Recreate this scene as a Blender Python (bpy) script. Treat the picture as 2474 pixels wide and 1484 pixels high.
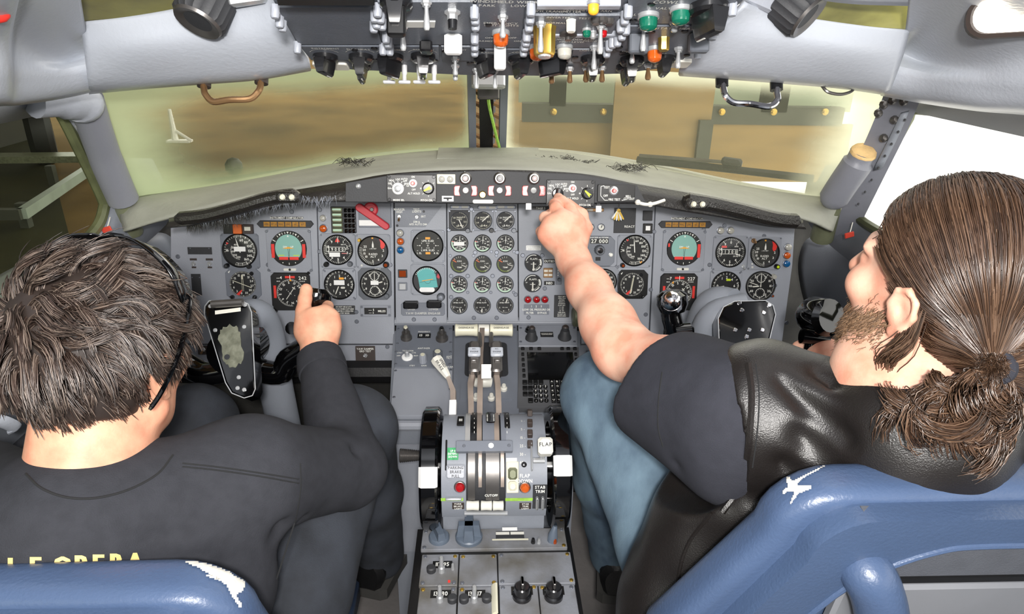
import bpy, bmesh, math, random
import numpy as np
from mathutils import Vector, Matrix, noise
from mathutils.bvhtree import BVHTree
random.seed(7)
for o in list(bpy.data.objects): bpy.data.objects.remove(o)
SC = bpy.context.scene
COL = SC.collection
PI = math.pi
def R_(d): return math.radians(d)

# ------------------------------------------------------------------ camera
FPX = 1649.0; CX, CY = 1237.0, 742.0
CAM = Vector((-0.035, 0.0, 1.45))
PITCH, YAW, ROLL = R_(23.5), R_(2.8), R_(1.15)
F_ = Vector((math.sin(YAW)*math.cos(PITCH), math.cos(YAW)*math.cos(PITCH), -math.sin(PITCH)))
R0 = Vector((math.cos(YAW), -math.sin(YAW), 0)); U0 = R0.cross(F_)
RT = R0*math.cos(ROLL) + U0*math.sin(ROLL); UP = U0*math.cos(ROLL) - R0*math.sin(ROLL)
cd = bpy.data.cameras.new('camera'); cd.sensor_width = 36.0; cd.lens = 36.0*FPX/2474.0; cd.clip_start = 0.02; cd.clip_end = 200
cam = bpy.data.objects.new('camera', cd); COL.objects.link(cam)
cam.matrix_world = Matrix(((RT.x, UP.x, -F_.x, CAM.x), (RT.y, UP.y, -F_.y, CAM.y), (RT.z, UP.z, -F_.z, CAM.z), (0, 0, 0, 1)))
SC.camera = cam

# ------------------------------------------------------------------ light
SC.view_settings.view_transform = 'Standard'; SC.view_settings.look = 'None'
SC.view_settings.gamma = 1.0; SC.view_settings.use_curve_mapping = False
SC.view_settings.exposure = 0.2
w = bpy.data.worlds.new('daylight'); SC.world = w; w.use_nodes = True
bg = w.node_tree.nodes['Background']; bg.inputs[0].default_value = (1.0, 0.985, 0.95, 1); bg.inputs[1].default_value = 1.9
def lamp(name, kind, loc, energy, color=(1, 1, 1), size=0.1, aim=None, sy=None):
    l = bpy.data.lights.new(name, kind); l.energy = energy; l.color = color
    if kind == 'AREA':
        l.size = size
        if sy: l.shape = 'RECTANGLE'; l.size_y = sy
    elif kind in ('POINT', 'SPOT'): l.shadow_soft_size = size
    o = bpy.data.objects.new(name, l); COL.objects.link(o); o.location = loc
    if aim is not None: o.rotation_euler = (Vector(aim)-Vector(loc)).to_track_quat('-Z', 'Y').to_euler()
    return o
lamp('camera_flash', 'AREA', (-0.02, -0.14, 1.56), 17.0, (1.0, 0.97, 0.94), 0.07, (0.0, 1.5, 0.85), 0.05)
lamp('cabin_fill', 'AREA', (0.0, -0.70, 1.72), 23.0, (1.0, 0.97, 0.92), 0.7, (0.0, 1.2, 0.9), 0.4)  # added soft fill behind the view, evens out the flash falloff

# ------------------------------------------------------------------ pixel -> place
def ray(px, py): return F_ + RT*((px-CX)/FPX) - UP*((py-CY)/FPX)
def at_d(px, py, d): return CAM + ray(px, py)*d
def at_y(px, py, y):
    r = ray(px, py); return CAM + r*((y-CAM.y)/r.y)
def at_z(px, py, z):
    r = ray(px, py); return CAM + r*((z-CAM.z)/r.z)
def at_x(px, py, x):
    r = ray(px, py); return CAM + r*((x-CAM.x)/r.x)
def to_px(p):
    q = Vector(p)-CAM; d = q.dot(F_); return (CX + FPX*q.dot(RT)/d, CY - FPX*q.dot(UP)/d, d)

# ------------------------------------------------------------------ materials
def lin(c):
    if isinstance(c, str):
        c = c.lstrip('#'); c = tuple(int(c[i:i+2], 16)/255 for i in (0, 2, 4))
    return tuple((v/12.92 if v <= 0.04045 else ((v+0.055)/1.055)**2.4) for v in c)
M = {}
def mat(name, col, rough=0.5, metal=0.0, var=0.0, vscale=6.0, bump=0.0, bscale=80.0, emit=0.0, spec=0.5, col2=None, coat=0.0, alpha=1.0, detail=5.0, stretch=None, sub=0.0):
    m = bpy.data.materials.new(name); m.use_nodes = True; nt = m.node_tree; b = nt.nodes['Principled BSDF']
    c = lin(col); b.inputs['Base Color'].default_value = (*c, 1); b.inputs['Roughness'].default_value = rough
    b.inputs['Metallic'].default_value = metal; b.inputs['Specular IOR Level'].default_value = spec
    b.inputs['Coat Weight'].default_value = coat
    if sub: b.inputs['Subsurface Weight'].default_value = sub; b.inputs['Subsurface Radius'].default_value = (0.012, 0.004, 0.002); b.inputs['Subsurface Scale'].default_value = 0.5
    if alpha < 1: b.inputs['Alpha'].default_value = alpha
    if emit: b.inputs['Emission Color'].default_value = (*c, 1); b.inputs['Emission Strength'].default_value = emit
    if var or bump:
        tc = nt.nodes.new('ShaderNodeTexCoord'); src = tc.outputs['Object']
        if stretch:
            mp = nt.nodes.new('ShaderNodeMapping'); mp.inputs['Scale'].default_value = stretch
            nt.links.new(src, mp.inputs['Vector']); src = mp.outputs['Vector']
    if var:
        n = nt.nodes.new('ShaderNodeTexNoise'); n.inputs['Scale'].default_value = vscale; n.inputs['Detail'].default_value = detail
        nt.links.new(src, n.inputs['Vector'])
        r = nt.nodes.new('ShaderNodeValToRGB'); c2 = lin(col2) if col2 else tuple(v*(1-var) for v in c)
        r.color_ramp.elements[0].color = (*c2, 1); r.color_ramp.elements[1].color = (*c, 1)
        r.color_ramp.elements[0].position = 0.35; r.color_ramp.elements[1].position = 0.62
        nt.links.new(n.outputs['Fac'], r.inputs['Fac']); nt.links.new(r.outputs['Color'], b.inputs['Base Color'])
    if bump:
        n2 = nt.nodes.new('ShaderNodeTexNoise'); n2.inputs['Scale'].default_value = bscale; n2.inputs['Detail'].default_value = 3
        nt.links.new(src, n2.inputs['Vector'])
        bp = nt.nodes.new('ShaderNodeBump'); bp.inputs['Strength'].default_value = bump; bp.inputs['Distance'].default_value = 0.002
        nt.links.new(n2.outputs['Fac'], bp.inputs['Height']); nt.links.new(bp.outputs['Normal'], b.inputs['Normal'])
    M[name] = m; return m

# ------------------------------------------------------------------ mesh building
GLY = {}
def glyph(ch):
    if ch in GLY: return GLY[ch]
    c = bpy.data.curves.new('glyph', 'FONT'); c.body = ch; c.offset = 0.018; c.resolution_u = 2; c.fill_mode = 'FRONT'
    o = bpy.data.objects.new('glyph', c); COL.objects.link(o)
    me = o.to_mesh(); vs = [(v.co.x/0.69, v.co.y/0.69) for v in me.vertices]; fs = [tuple(p.vertices) for p in me.polygons]
    o.to_mesh_clear(); bpy.data.objects.remove(o); bpy.data.curves.remove(c)
    if vs:
        x0 = min(v[0] for v in vs); x1 = max(v[0] for v in vs); vs = [(v[0]-x0, v[1]) for v in vs]; wd = x1-x0
    else: wd = 0.35
    GLY[ch] = (vs, fs, wd); return GLY[ch]

class MB:
    def __init__(s): s.v = []; s.f = []
    def add(s, vs, fs, T=None):
        b = len(s.v)
        s.v += [tuple(T @ Vector(p)) for p in vs] if T is not None else [tuple(p) for p in vs]
        s.f += [tuple(i+b for i in f) for f in fs]; return s
    def box(s, c, d, T=None, bev=0.0):
        x, y, z = c; a, b, h = d[0]/2, d[1]/2, d[2]/2
        if bev <= 0:
            vs = [(x+i*a, y+j*b, z+k*h) for k in (-1, 1) for j in (-1, 1) for i in (-1, 1)]
            return s.add(vs, [(0, 2, 3, 1), (4, 5, 7, 6), (0, 1, 5, 4), (2, 6, 7, 3), (0, 4, 6, 2), (1, 3, 7, 5)], T)
        e = min(bev, a*0.98, b*0.98, h*0.98)
        def rect(p, q, zz): return [(x-p, y-q+e, zz), (x-p+e, y-q, zz), (x+p-e, y-q, zz), (x+p, y-q+e, zz), (x+p, y+q-e, zz), (x+p-e, y+q, zz), (x-p+e, y+q, zz), (x-p, y+q-e, zz)]
        return s.loft([rect(a-e, b-e, z-h), rect(a, b, z-h+e), rect(a, b, z+h-e), rect(a-e, b-e, z+h)], True, True, T)
    def loft(s, rings, closed=True, caps=True, T=None):
        n = len(rings[0]); vs = [p for r in rings for p in r]; fs = []
        for i in range(len(rings)-1):
            for j in range(n if closed else n-1):
                k = (j+1) % n; fs.append((i*n+j, i*n+k, (i+1)*n+k, (i+1)*n+j))
        if caps and closed:
            fs.append(tuple(range(n-1, -1, -1))); fs.append(tuple((len(rings)-1)*n+j for j in range(n)))
        return s.add(vs, fs, T)
    def lathe(s, prof, n=24, T=None, caps=True):
        return s.loft([[(r*math.cos(2*PI*j/n), r*math.sin(2*PI*j/n), z) for j in range(n)] for r, z in prof], True, caps, T)
    def prism(s, poly, z0, z1, T=None, bev=0.0):
        # orientation made counter-clockwise
        a = sum(poly[i][0]*poly[(i+1) % len(poly)][1]-poly[(i+1) % len(poly)][0]*poly[i][1] for i in range(len(poly)))
        if a < 0: poly = poly[::-1]
        rings = [[(x, y, z0) for x, y in poly]]
        if bev > 0:
            cx = sum(p[0] for p in poly)/len(poly); cy = sum(p[1] for p in poly)/len(poly)
            ins = []
            for i, (x, y) in enumerate(poly):
                p, q = poly[i-1], poly[(i+1) % len(poly)]
                t = Vector((q[0]-p[0], q[1]-p[1])); t.normalize() if t.length else None
                ins.append((x-t.y*bev, y+t.x*bev))
            rings += [[(x, y, z1-bev) for x, y in poly], [(x, y, z1) for x, y in ins]]
        else: rings.append([(x, y, z1) for x, y in poly])
        return s.loft(rings, True, True, T)
    def rrect(s, x, y, wd, h, r, z0, z1, T=None, bev=0.0, n=3):
        return s.prism(rrpoly(x, y, wd, h, r, n), z0, z1, T, bev)
    def tube(s, pts, rad, n=10, caps=True, T=None, flat=1.0):
        pts = [Vector(p) for p in pts]; m = len(pts)
        if not hasattr(rad, '__len__'): rad = [rad]*m
        rings = []; ref = None
        for i, p in enumerate(pts):
            t = (pts[min(i+1, m-1)]-pts[max(i-1, 0)])
            t = t.normalized() if t.length > 1e-9 else Vector((0, 0, 1))
            if ref is None: ref = t.orthogonal().normalized()
            a = ref - t*ref.dot(t); a = a.normalized() if a.length > 1e-6 else t.orthogonal().normalized(); ref = a; b = t.cross(a)
            rings.append([p + a*(rad[i]*math.cos(2*PI*j/n)) + b*(rad[i]*flat*math.sin(2*PI*j/n)) for j in range(n)])
        return s.loft(rings, True, caps, T)
    def cyl(s, p0, p1, r0, r1=None, n=14, T=None): return s.tube([p0, p1], [r0, r0 if r1 is None else r1], n, True, T)
    def ball(s, c, r, n=10, T=None, sc=(1, 1, 1)):
        c = Vector(c); rings = []
        for i in range(n//2+1):
            a = -PI/2+PI*i/(n//2); rr = max(math.cos(a), 1e-3)*r
            rings.append([(c.x+sc[0]*rr*math.cos(2*PI*j/n), c.y+sc[1]*rr*math.sin(2*PI*j/n), c.z+sc[2]*r*math.sin(a)) for j in range(n)])
        return s.loft(rings, True, True, T)
    def grid(s, rows, T=None, flip=False):
        n = len(rows[0]); vs = [p for r in rows for p in r]; fs = []
        for i in range(len(rows)-1):
            for j in range(n-1):
                f = (i*n+j, i*n+j+1, (i+1)*n+j+1, (i+1)*n+j); fs.append(f[::-1] if flip else f)
        return s.add(vs, fs, T)
    def quad2(s, x0, y0, x1, y1, z=0.0, T=None): return s.add([(x0, y0, z), (x1, y0, z), (x1, y1, z), (x0, y1, z)], [(0, 1, 2, 3)], T)
    def line2(s, x0, y0, x1, y1, wd, z=0.0):
        d = Vector((x1-x0, y1-y0)); d.normalize(); a, b = -d.y*wd/2, d.x*wd/2
        return s.add([(x0-a, y0-b, z), (x1-a, y1-b, z), (x1+a, y1+b, z), (x0+a, y0+b, z)], [(0, 1, 2, 3)])
    def ring2(s, x, y, r0, r1, a0=0.0, a1=2*PI, n=32, z=0.0):
        vs = []; fs = []
        for i in range(n+1):
            a = a0+(a1-a0)*i/n
            vs += [(x+r0*math.cos(a), y+r0*math.sin(a), z), (x+r1*math.cos(a), y+r1*math.sin(a), z)]
            if i: fs.append((2*i-2, 2*i-1, 2*i+1, 2*i))
        return s.add(vs, fs)
    def disc2(s, x, y, r, n=24, z=0.0): return s.add([(x+r*math.cos(2*PI*j/n), y+r*math.sin(2*PI*j/n), z) for j in range(n)], [tuple(range(n))])
    def text(s, txt, x, y, h, z=0.0, al='c', sx=1.0, T=None, rot=0.0, gap=0.14):
        L = []; wd = 0
        for ch in txt:
            g = glyph(ch); L.append((wd, g)); wd += g[2]+(gap if ch != ' ' else 0.1)
        wd -= gap; off = -wd/2 if al == 'c' else (0 if al == 'l' else -wd); ca, sa = math.cos(rot), math.sin(rot)
        for q, g in L:
            if not g[0]: continue
            vs = []
            for a, b in g[0]:
                u, v = (a+q+off)*h*sx, (b-0.5)*h
                vs.append((x+u*ca-v*sa, y+u*sa+v*ca, z))
            s.add(vs, g[1], T)
        return s
    def build(s, name, m, parent=None, smooth=35, T=None):
        me = bpy.data.meshes.new(name); me.from_pydata(s.v, [], s.f); me.update()
        if m is not None: me.materials.append(M[m] if isinstance(m, str) else m)
        if smooth:
            me.shade_smooth(); me.set_sharp_from_angle(angle=R_(smooth))
        o = bpy.data.objects.new(name, me); COL.objects.link(o)
        if parent is not None: o.parent = parent
        if T is not None: o.matrix_local = T
        return o
def rrpoly(x, y, wd, h, r, n=3):
    P = []
    for cx, cy, a0 in ((x+wd/2-r, y+h/2-r, 0), (x-wd/2+r, y+h/2-r, 90), (x-wd/2+r, y-h/2+r, 180), (x+wd/2-r, y-h/2+r, 270)):
        for i in range(n+1):
            a = R_(a0+90*i/n); P.append((cx+r*math.cos(a), cy+r*math.sin(a)))
    return P
def octpoly(x, y, wd, h, c):
    a, b = wd/2, h/2
    return [(x-a, y-b+c), (x-a+c, y-b), (x+a-c, y-b), (x+a, y-b+c), (x+a, y+b-c), (x+a-c, y+b), (x-a+c, y+b), (x-a, y+b-c)]
def tag(o, label=None, cat=None, group=None, kind=None):
    if label: o['label'] = label
    if cat: o['category'] = cat
    if group: o['group'] = group
    if kind: o['kind'] = kind
    return o
def thing(name, label, cat, T=None, group=None):
    o = bpy.data.objects.new(name, None); COL.objects.link(o); o.empty_display_size = 0.02
    if T is not None: o.matrix_world = T
    return tag(o, label, cat, group)
def bez(pts, n=8):
    # Catmull-Rom through the points
    P = [Vector(p) for p in pts]; P = [P[0]*2-P[1]]+P+[P[-1]*2-P[-2]]; out = []
    for i in range(1, len(P)-2):
        for k in range(n):
            t = k/n; a, b, c, d = P[i-1], P[i], P[i+1], P[i+2]
            out.append(0.5*((2*b)+(c-a)*t+(2*a-5*b+4*c-d)*t*t+(3*b-a-3*c+d)*t*t*t))
    out.append(P[-2]); return out
def frame(o, x, y, z=None):
    x = Vector(x).normalized(); y = Vector(y); y = (y-x*y.dot(x)).normalized(); z = x.cross(y)
    return Matrix(((x.x, y.x, z.x, o[0]), (x.y, y.y, z.y, o[1]), (x.z, y.z, z.z, o[2]), (0, 0, 0, 1)))
class Panel:
    """a flat panel in the place: x right, y up along the panel, z out towards the crew"""
    def __init__(s, o, x, y):
        s.M = frame(o, x, y); s.I = s.M.inverted()
    def uv(s, px, py, h=0.0):
        c = s.I @ CAM; r = s.I.to_3x3() @ ray(px, py); t = (h-c.z)/r.z; p = c+r*t; return p.x, p.y
    def T(s, px, py, h=0.0):
        u, v = s.uv(px, py, h); return s.M @ Matrix.Translation((u, v, h))
    def k(s, px, py):
        u, v = s.uv(px, py); return (s.M @ Vector((u, v, 0))-CAM).dot(F_)/FPX
# ================================================================== materials
mat('panel_grey', '#999da6', 0.5, 0, 0.10, 5, 0.15, 300)
mat('panel_grey_b', '#92969f', 0.5, 0, 0.12, 9, 0.15, 300)
mat('panel_slate', '#747983', 0.45, 0, 0.10, 12, 0.1, 300)
mat('overhead_grey', '#5c616a', 0.5, 0, 0.08, 20, 0.2, 400)
mat('plate_dark', '#303134', 0.6, 0, 0.1, 14, 0.15, 300)
mat('placard_brown', '#3b322e', 0.55)
mat('black', '#101011', 0.35)
mat('face_black', '#0b0b0c', 0.6)
mat('face_olive', '#2a2a25', 0.6)
mat('gloss_black', '#050506', 0.08, 0, coat=0.6)
mat('rubber', '#141416', 0.55, 0, 0.2, 40, 0.2, 200)
mat('print_white', '#efefe8', 0.6)
mat('print_grey', '#c9c9c4', 0.6)
mat('print_dark', '#35363a', 0.6)
mat('tape_white', '#f6f6f4', 0.7, 0, 0.04, 60)
mat('cream', '#d9d6c0', 0.4, 0, 0.10, 18)
mat('ivory_plastic', '#dcdad0', 0.4)
mat('steel', '#c9cbcd', 0.3, 0.6, 0.1, 30)
mat('chrome', '#dcdcdf', 0.1, 1.0)
mat('bronze', '#b08a62', 0.28, 0.7, 0.3, 14)
mat('brass', '#c3a24f', 0.3, 0.9)
mat('alu_worn', '#b7a89d', 0.35, 0.6, 0.2, 20)
mat('gunmetal', '#6d6a68', 0.35, 0.7, 0.25, 18)
mat('screw', '#787c85', 0.4, 0.6)
mat('screw_black', '#17171a', 0.3, 0.3)
mat('flag_red', '#e2352c', 0.5)
mat('lever_red', '#c42f3c', 0.45, 0, 0.08, 40)
mat('fire_red', '#d64a4c', 0.3, 0, 0.3, 90, col2='#f0b0ac')
mat('lens_red', '#a0141a', 0.12, 0, coat=0.5)
mat('lens_amber', '#c2571c', 0.12, 0, coat=0.5)
mat('lens_orange_dark', '#8c3a12', 0.15, coat=0.4)
mat('lens_green', '#0f5f4a', 0.12, 0, coat=0.5)
mat('lens_blue', '#17598f', 0.12, 0, coat=0.5)
mat('lens_clear', '#b9b7ae', 0.12, 0.1, coat=0.5)
mat('amber_cell', '#b27d1d', 0.45, 0, 0.35, 220)
mat('knob_black', '#18181a', 0.22, 0, coat=0.3)
mat('knob_grey', '#5b5f66', 0.4)
mat('knob_slate', '#5d6876', 0.45, 0, 0.12, 60)
mat('sky_teal', '#86b5aa', 0.6)
mat('sphere_teal', '#5fb3b1', 0.6)
mat('pointer_lime', '#c6de1f', 0.45)
mat('needle_orange', '#f0a52a', 0.5)
mat('orange_print', '#d86a2a', 0.5)
mat('green_print', '#b9d9bf', 0.6)
mat('lime_print', '#a9c244', 0.6)
mat('green_tape', '#2f8f55', 0.6, 0, 0.2, 90, col2='#49a86c')
mat('lime_paint', '#9fce52', 0.6, 0, 0.3, 80)
mat('liner', '#b0b5be', 0.30, 0, 0.05, 4, 0.25, 160)
mat('liner_dark', '#989ca5', 0.4, 0, 0.08, 6, 0.25, 160)
mat('post_pad', '#7c7e87', 0.45, 0, 0.08, 10, 0.2, 160)
mat('foam', '#e2bf86', 0.85, 0, 0.15, 60, 0.5, 200)
mat('sleeve_olive', '#7f8369', 0.4, 0.3, 0.35, 25)
mat('glare_top', '#96978c', 0.75, 0, 0.15, 10, 0.5, 120)
mat('glare_lip', '#2b2927', 0.35, 0, 0.3, 30, 0.5, 200)
mat('floor_mat', '#85817f', 0.8, 0, 0.25, 5, 0.5, 90, col2='#6d6a69')
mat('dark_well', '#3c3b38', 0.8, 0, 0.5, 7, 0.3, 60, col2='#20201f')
mat('side_paint', '#858a93', 0.5, 0, 0.1, 5, 0.15, 200)
mat('seal_green', '#6c7150', 0.4, 0.1, 0.5, 12)
mat('red_tag', '#c8402e', 0.5)

# ================================================================== the shell
def struct(name, mb, m, smooth=35, parent=None):
    o = mb.build(name, m, parent, smooth)
    if parent is None: o['kind'] = 'structure'
    return o
def solid(o, t, off=0.0):
    md = o.modifiers.new('thickness', 'SOLIDIFY'); md.thickness = t; md.offset = off; return o
def surf(rows, nu=6, nv=6):
    """smooth surface through rows of points"""
    fine = [bez(r, nu) for r in rows]
    cols = [bez([r[j] for r in fine], nv) for j in range(len(fine[0]))]
    return [[c[i] for c in cols] for i in range(len(cols[0]))]
def pix(rows): return [[at_y(a, b, y) for a, b, y in r] for r in rows]

mb = MB(); mb.box((0, 0.55, -0.02), (2.0, 3.2, 0.04)); floor = struct('floor', mb, 'floor_mat')
mb = MB()
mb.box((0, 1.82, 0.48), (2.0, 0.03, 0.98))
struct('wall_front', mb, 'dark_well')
# side walls: below the side windows, with the sill rolled inwards
for s, nm in ((-1, 'wall_left'), (1, 'wall_right')):
    prof = [(0.93, 0.0), (0.93, 0.60), (0.90, 0.75), (0.855, 0.86), (0.835, 0.93), (0.84, 0.985), (0.87, 1.0), (0.94, 0.99)]
    rows = []
    for y, k in ((-0.6, -0.06), (0.2, -0.05), (0.9, -0.03), (1.25, -0.02), (1.42, -0.03), (1.56, -0.06), (1.70, -0.09)):
        rows.append([Vector((s*(x - (0.0 if y < 1.3 else (y-1.3)*0.03)), y, z+k)) for x, z in prof])
    mb = MB(); mb.grid(surf(rows, 4, 4), flip=(s > 0)); solid(struct(nm, mb, 'side_paint'), 0.012)
mb = MB(); mb.box((0, -0.98, 0.95), (2.0, 0.04, 1.95)); struct('wall_rear_block', mb, 'liner_dark')  # unseen wall added to cut ambient light from behind
# ceiling behind and above the seats
rows = [[Vector((x, y, 1.86 - 0.35*(abs(x)/0.95)**3 - max(0, y-0.2)*0.12)) for x in (-0.97, -0.7, -0.35, 0, 0.35, 0.7, 0.97)] for y in (-0.9, -0.4, 0.1, 0.45, 0.72)]
mb = MB(); mb.grid(surf(rows, 3, 3)); solid(struct('ceiling', mb, 'liner'), 0.02)

# moulded overhead liner, left and right of the overhead panel
def brow(name, rows, m='liner', ext=0):
    R = pix(rows)
    for i, r in enumerate(R):      # carry the liner on aft past the seats
        if ext: z = (1.32, 1.32, 1.37, 1.44, 1.60)[i]; a, b = Vector((ext*0.88, 0.45, z)), Vector((ext*0.90, -0.5, z)); R[i] = [b, a]+r if ext < 0 else r+[a, b]
    mb = MB(); mb.grid(surf(R, 8, 8)); return solid(struct(name, mb, m), 0.008)
brow('trim_1', [  # left brow
    [(214, 222, 1.20), (340, 210, 1.20), (480, 199, 1.20), (620, 188, 1.20), (748, 166, 1.18)],
    [(214, 213, 1.13), (340, 204, 1.13), (480, 193, 1.13), (620, 183, 1.13), (750, 160, 1.11)],
    [(212, 186, 1.09), (340, 172, 1.09), (480, 160, 1.09), (620, 150, 1.09), (742, 138, 1.08)],
    [(206, 120, 1.06), (335, 105, 1.05), (480, 90, 1.05), (610, 78, 1.05), (705, 70, 1.04)],
    [(198, 52, 1.05), (330, 38, 1.05), (455, 15, 1.05), (580, -20, 1.04), (655, -40, 1.02)]])
brow('trim_2', [  # right brow
    [(1642, 178, 1.18), (1780, 188, 1.20), (1920, 199, 1.20), (2040, 210, 1.20), (2150, 226, 1.20)],
    [(1640, 170, 1.11), (1780, 182, 1.13), (1920, 193, 1.13), (2040, 204, 1.13), (2150, 219, 1.13)],
    [(1652, 150, 1.08), (1780, 155, 1.09), (1920, 165, 1.09), (2040, 176, 1.09), (2160, 190, 1.09)],
    [(1715, 85, 1.04), (1800, 88, 1.05), (1920, 100, 1.05), (2050, 118, 1.05), (2180, 130, 1.06)],
    [(1800, 5, 1.02), (1850, 22, 1.04), (1960, 45, 1.05), (2080, 62, 1.05), (2195, 72, 1.05)]])
brow('trim_3', [  # left side liner over the side window
    [(-120, 262, 0.92), (40, 248, 1.05), (150, 232, 1.14), (226, 216, 1.19)],
    [(-120, 250, 0.86), (40, 238, 0.99), (150, 222, 1.08), (226, 208, 1.13)],
    [(-120, 190, 0.84), (40, 185, 0.97), (150, 175, 1.06), (222, 160, 1.10)],
    [(-120, 80, 0.82), (30, 90, 0.95), (140, 130, 1.06), (210, 110, 1.10)],
    [(-120, -60, 0.72), (30, -60, 0.80), (120, -60, 0.86), (182, -60, 0.90)]], ext=-1)
brow('trim_4', [  # right side liner over the side window
    [(2130, 226, 1.19), (2230, 244, 1.14), (2360, 262, 1.05), (2620, 290, 0.92)],
    [(2130, 214, 1.13), (2230, 232, 1.08), (2360, 250, 0.99), (2620, 278, 0.86)],
    [(2150, 165, 1.10), (2230, 182, 1.06), (2360, 200, 0.97), (2620, 220, 0.84)],
    [(2185, 105, 1.10), (2250, 130, 1.06), (2370, 130, 0.95), (2620, 100, 0.82)],
    [(2205, -60, 0.90), (2280, -60, 0.86), (2380, -60, 0.80), (2620, -60, 0.72)]], ext=1)
# roof strip above the eyebrow windows
brow('trim_5', [[(1560, -70, 1.02), (1830, -35, 1.02), (2030, 0, 1.0), (2220, 8, 0.97)], [(1570, -130, 0.92), (1830, -120, 0.92), (2030, -110, 0.9), (2240, -110, 0.86)]])
# eyebrow windows (yellowish panes under the roof, the right one painted brighter as lit)
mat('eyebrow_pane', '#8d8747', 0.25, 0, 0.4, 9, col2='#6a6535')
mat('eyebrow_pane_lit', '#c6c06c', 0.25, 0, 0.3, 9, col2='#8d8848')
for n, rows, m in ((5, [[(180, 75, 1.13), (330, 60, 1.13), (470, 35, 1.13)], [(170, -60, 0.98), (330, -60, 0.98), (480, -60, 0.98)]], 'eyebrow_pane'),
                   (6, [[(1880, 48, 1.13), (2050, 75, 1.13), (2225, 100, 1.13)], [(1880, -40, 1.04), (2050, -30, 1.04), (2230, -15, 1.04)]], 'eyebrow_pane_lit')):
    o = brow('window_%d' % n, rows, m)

# ------------------------------------------------------------------ windshield panes
def pane_mat(name, clear, edge, lo, hi, tint):
    m = bpy.data.materials.new(name); m.use_nodes = True; nt = m.node_tree; nt.nodes.clear()
    out = nt.nodes.new('ShaderNodeOutputMaterial'); mix = nt.nodes.new('ShaderNodeMixShader')
    tr = nt.nodes.new('ShaderNodeBsdfTransparent'); tr.inputs[0].default_value = (*tint, 1)
    df = nt.nodes.new('ShaderNodeBsdfDiffuse'); df.inputs[0].default_value = (*lin(edge), 1)
    tl = nt.nodes.new('ShaderNodeBsdfTranslucent'); tl.inputs[0].default_value = (*lin(edge), 1)
    add = nt.nodes.new('ShaderNodeMixShader'); add.inputs[0].default_value = 0.65
    nt.links.new(df.outputs[0], add.inputs[1]); nt.links.new(tl.outputs[0], add.inputs[2])
    at = nt.nodes.new('ShaderNodeAttribute'); at.attribute_name = 'haze'
    nz = nt.nodes.new('ShaderNodeTexNoise'); nz.inputs['Scale'].default_value = 6; nz.inputs['Detail'].default_value = 6
    mul = nt.nodes.new('ShaderNodeMath'); mul.operation = 'MULTIPLY_ADD'; mul.inputs[1].default_value = 0.35; mul.inputs[2].default_value = -0.17
    nt.links.new(nz.outputs['Fac'], mul.inputs[0])
    ad = nt.nodes.new('ShaderNodeMath'); ad.operation = 'ADD'; nt.links.new(at.outputs['Fac'], ad.inputs[0]); nt.links.new(mul.outputs[0], ad.inputs[1])
    mr = nt.nodes.new('ShaderNodeMapRange'); mr.interpolation_type = 'SMOOTHSTEP'
    mr.inputs['From Min'].default_value = 0.0; mr.inputs['From Max'].default_value = 1.0; mr.inputs['To Min'].default_value = lo; mr.inputs['To Max'].default_value = hi
    nt.links.new(ad.outputs[0], mr.inputs['Value']); nt.links.new(mr.outputs[0], mix.inputs[0])
    nt.links.new(tr.outputs[0], mix.inputs[1]); nt.links.new(add.outputs[0], mix.inputs[2]); nt.links.new(mix.outputs[0], out.inputs[0])
    M[name] = m; return m
pane_mat('pane_hazed', None, '#d8e6b6', 0.10, 0.94, (0.95, 0.92, 0.80))
pane_mat('pane_hazed_day', None, '#f0f2d0', 0.10, 0.95, (0.95, 0.94, 0.82))
pane_mat('pane_side', None, '#c9cfae', 0.02, 0.3, (0.86, 0.90, 0.76)); pane_mat('pane_side_day', None, '#f0f0e8', 0.02, 0.3, (0.99, 0.99, 0.97))  # day copies: right-hand daylight put into paler haze and tint
def pane(name, TL, TR, BR, BL, m, band=(0.16, 0.16, 0.10, 0.16), n=40):
    """glass between four corners; the attribute says how close a point is to the delaminated rim"""
    TL, TR, BR, BL = map(Vector, (TL, TR, BR, BL)); vs = []; hz = []
    for i in range(n+1):
        for j in range(n+1):
            u, v = j/n, i/n
            vs.append(((TL*(1-u)+TR*u)*(1-v)+(BL*(1-u)+BR*u)*v))
            e = 0
            for q, b in ((u, band[0]), (1-u, band[1]), (v, band[2]), (1-v, band[3])):
                if b > 0: e = 1-(1-e)*(1-max(0, 1-q/b)**1.2)
            hz.append(min(e*1.15, 1))
    fs = [(i*(n+1)+j, i*(n+1)+j+1, (i+1)*(n+1)+j+1, (i+1)*(n+1)+j) for i in range(n) for j in range(n)]
    mb = MB(); mb.add(vs, fs); o = mb.build(name, m, None, 60); o['kind'] = 'structure'
    at = o.data.attributes.new('haze', 'FLOAT', 'POINT'); at.data.foreach_set('value', hz); return o
WTL, WTR, WBR, WBL = at_y(190, 190, 1.38), at_y(1150, 150, 1.70), at_y(1150, 372, 1.97), at_y(300, 520, 1.52)
XTL, XTR, XBR, XBL = at_y(1210, 150, 1.70), at_y(2160, 205, 1.38), at_y(2020, 520, 1.52), at_y(1210, 372, 1.97)
pane('window_1', WTL, WTR, WBR, WBL, 'pane_hazed', (0.27, 0.06, 0.26, 0.36))
pane('window_2', XTL, XTR, XBR, XBL, 'pane_hazed_day', (0.06, 0.18, 0.16, 0.20))
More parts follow.
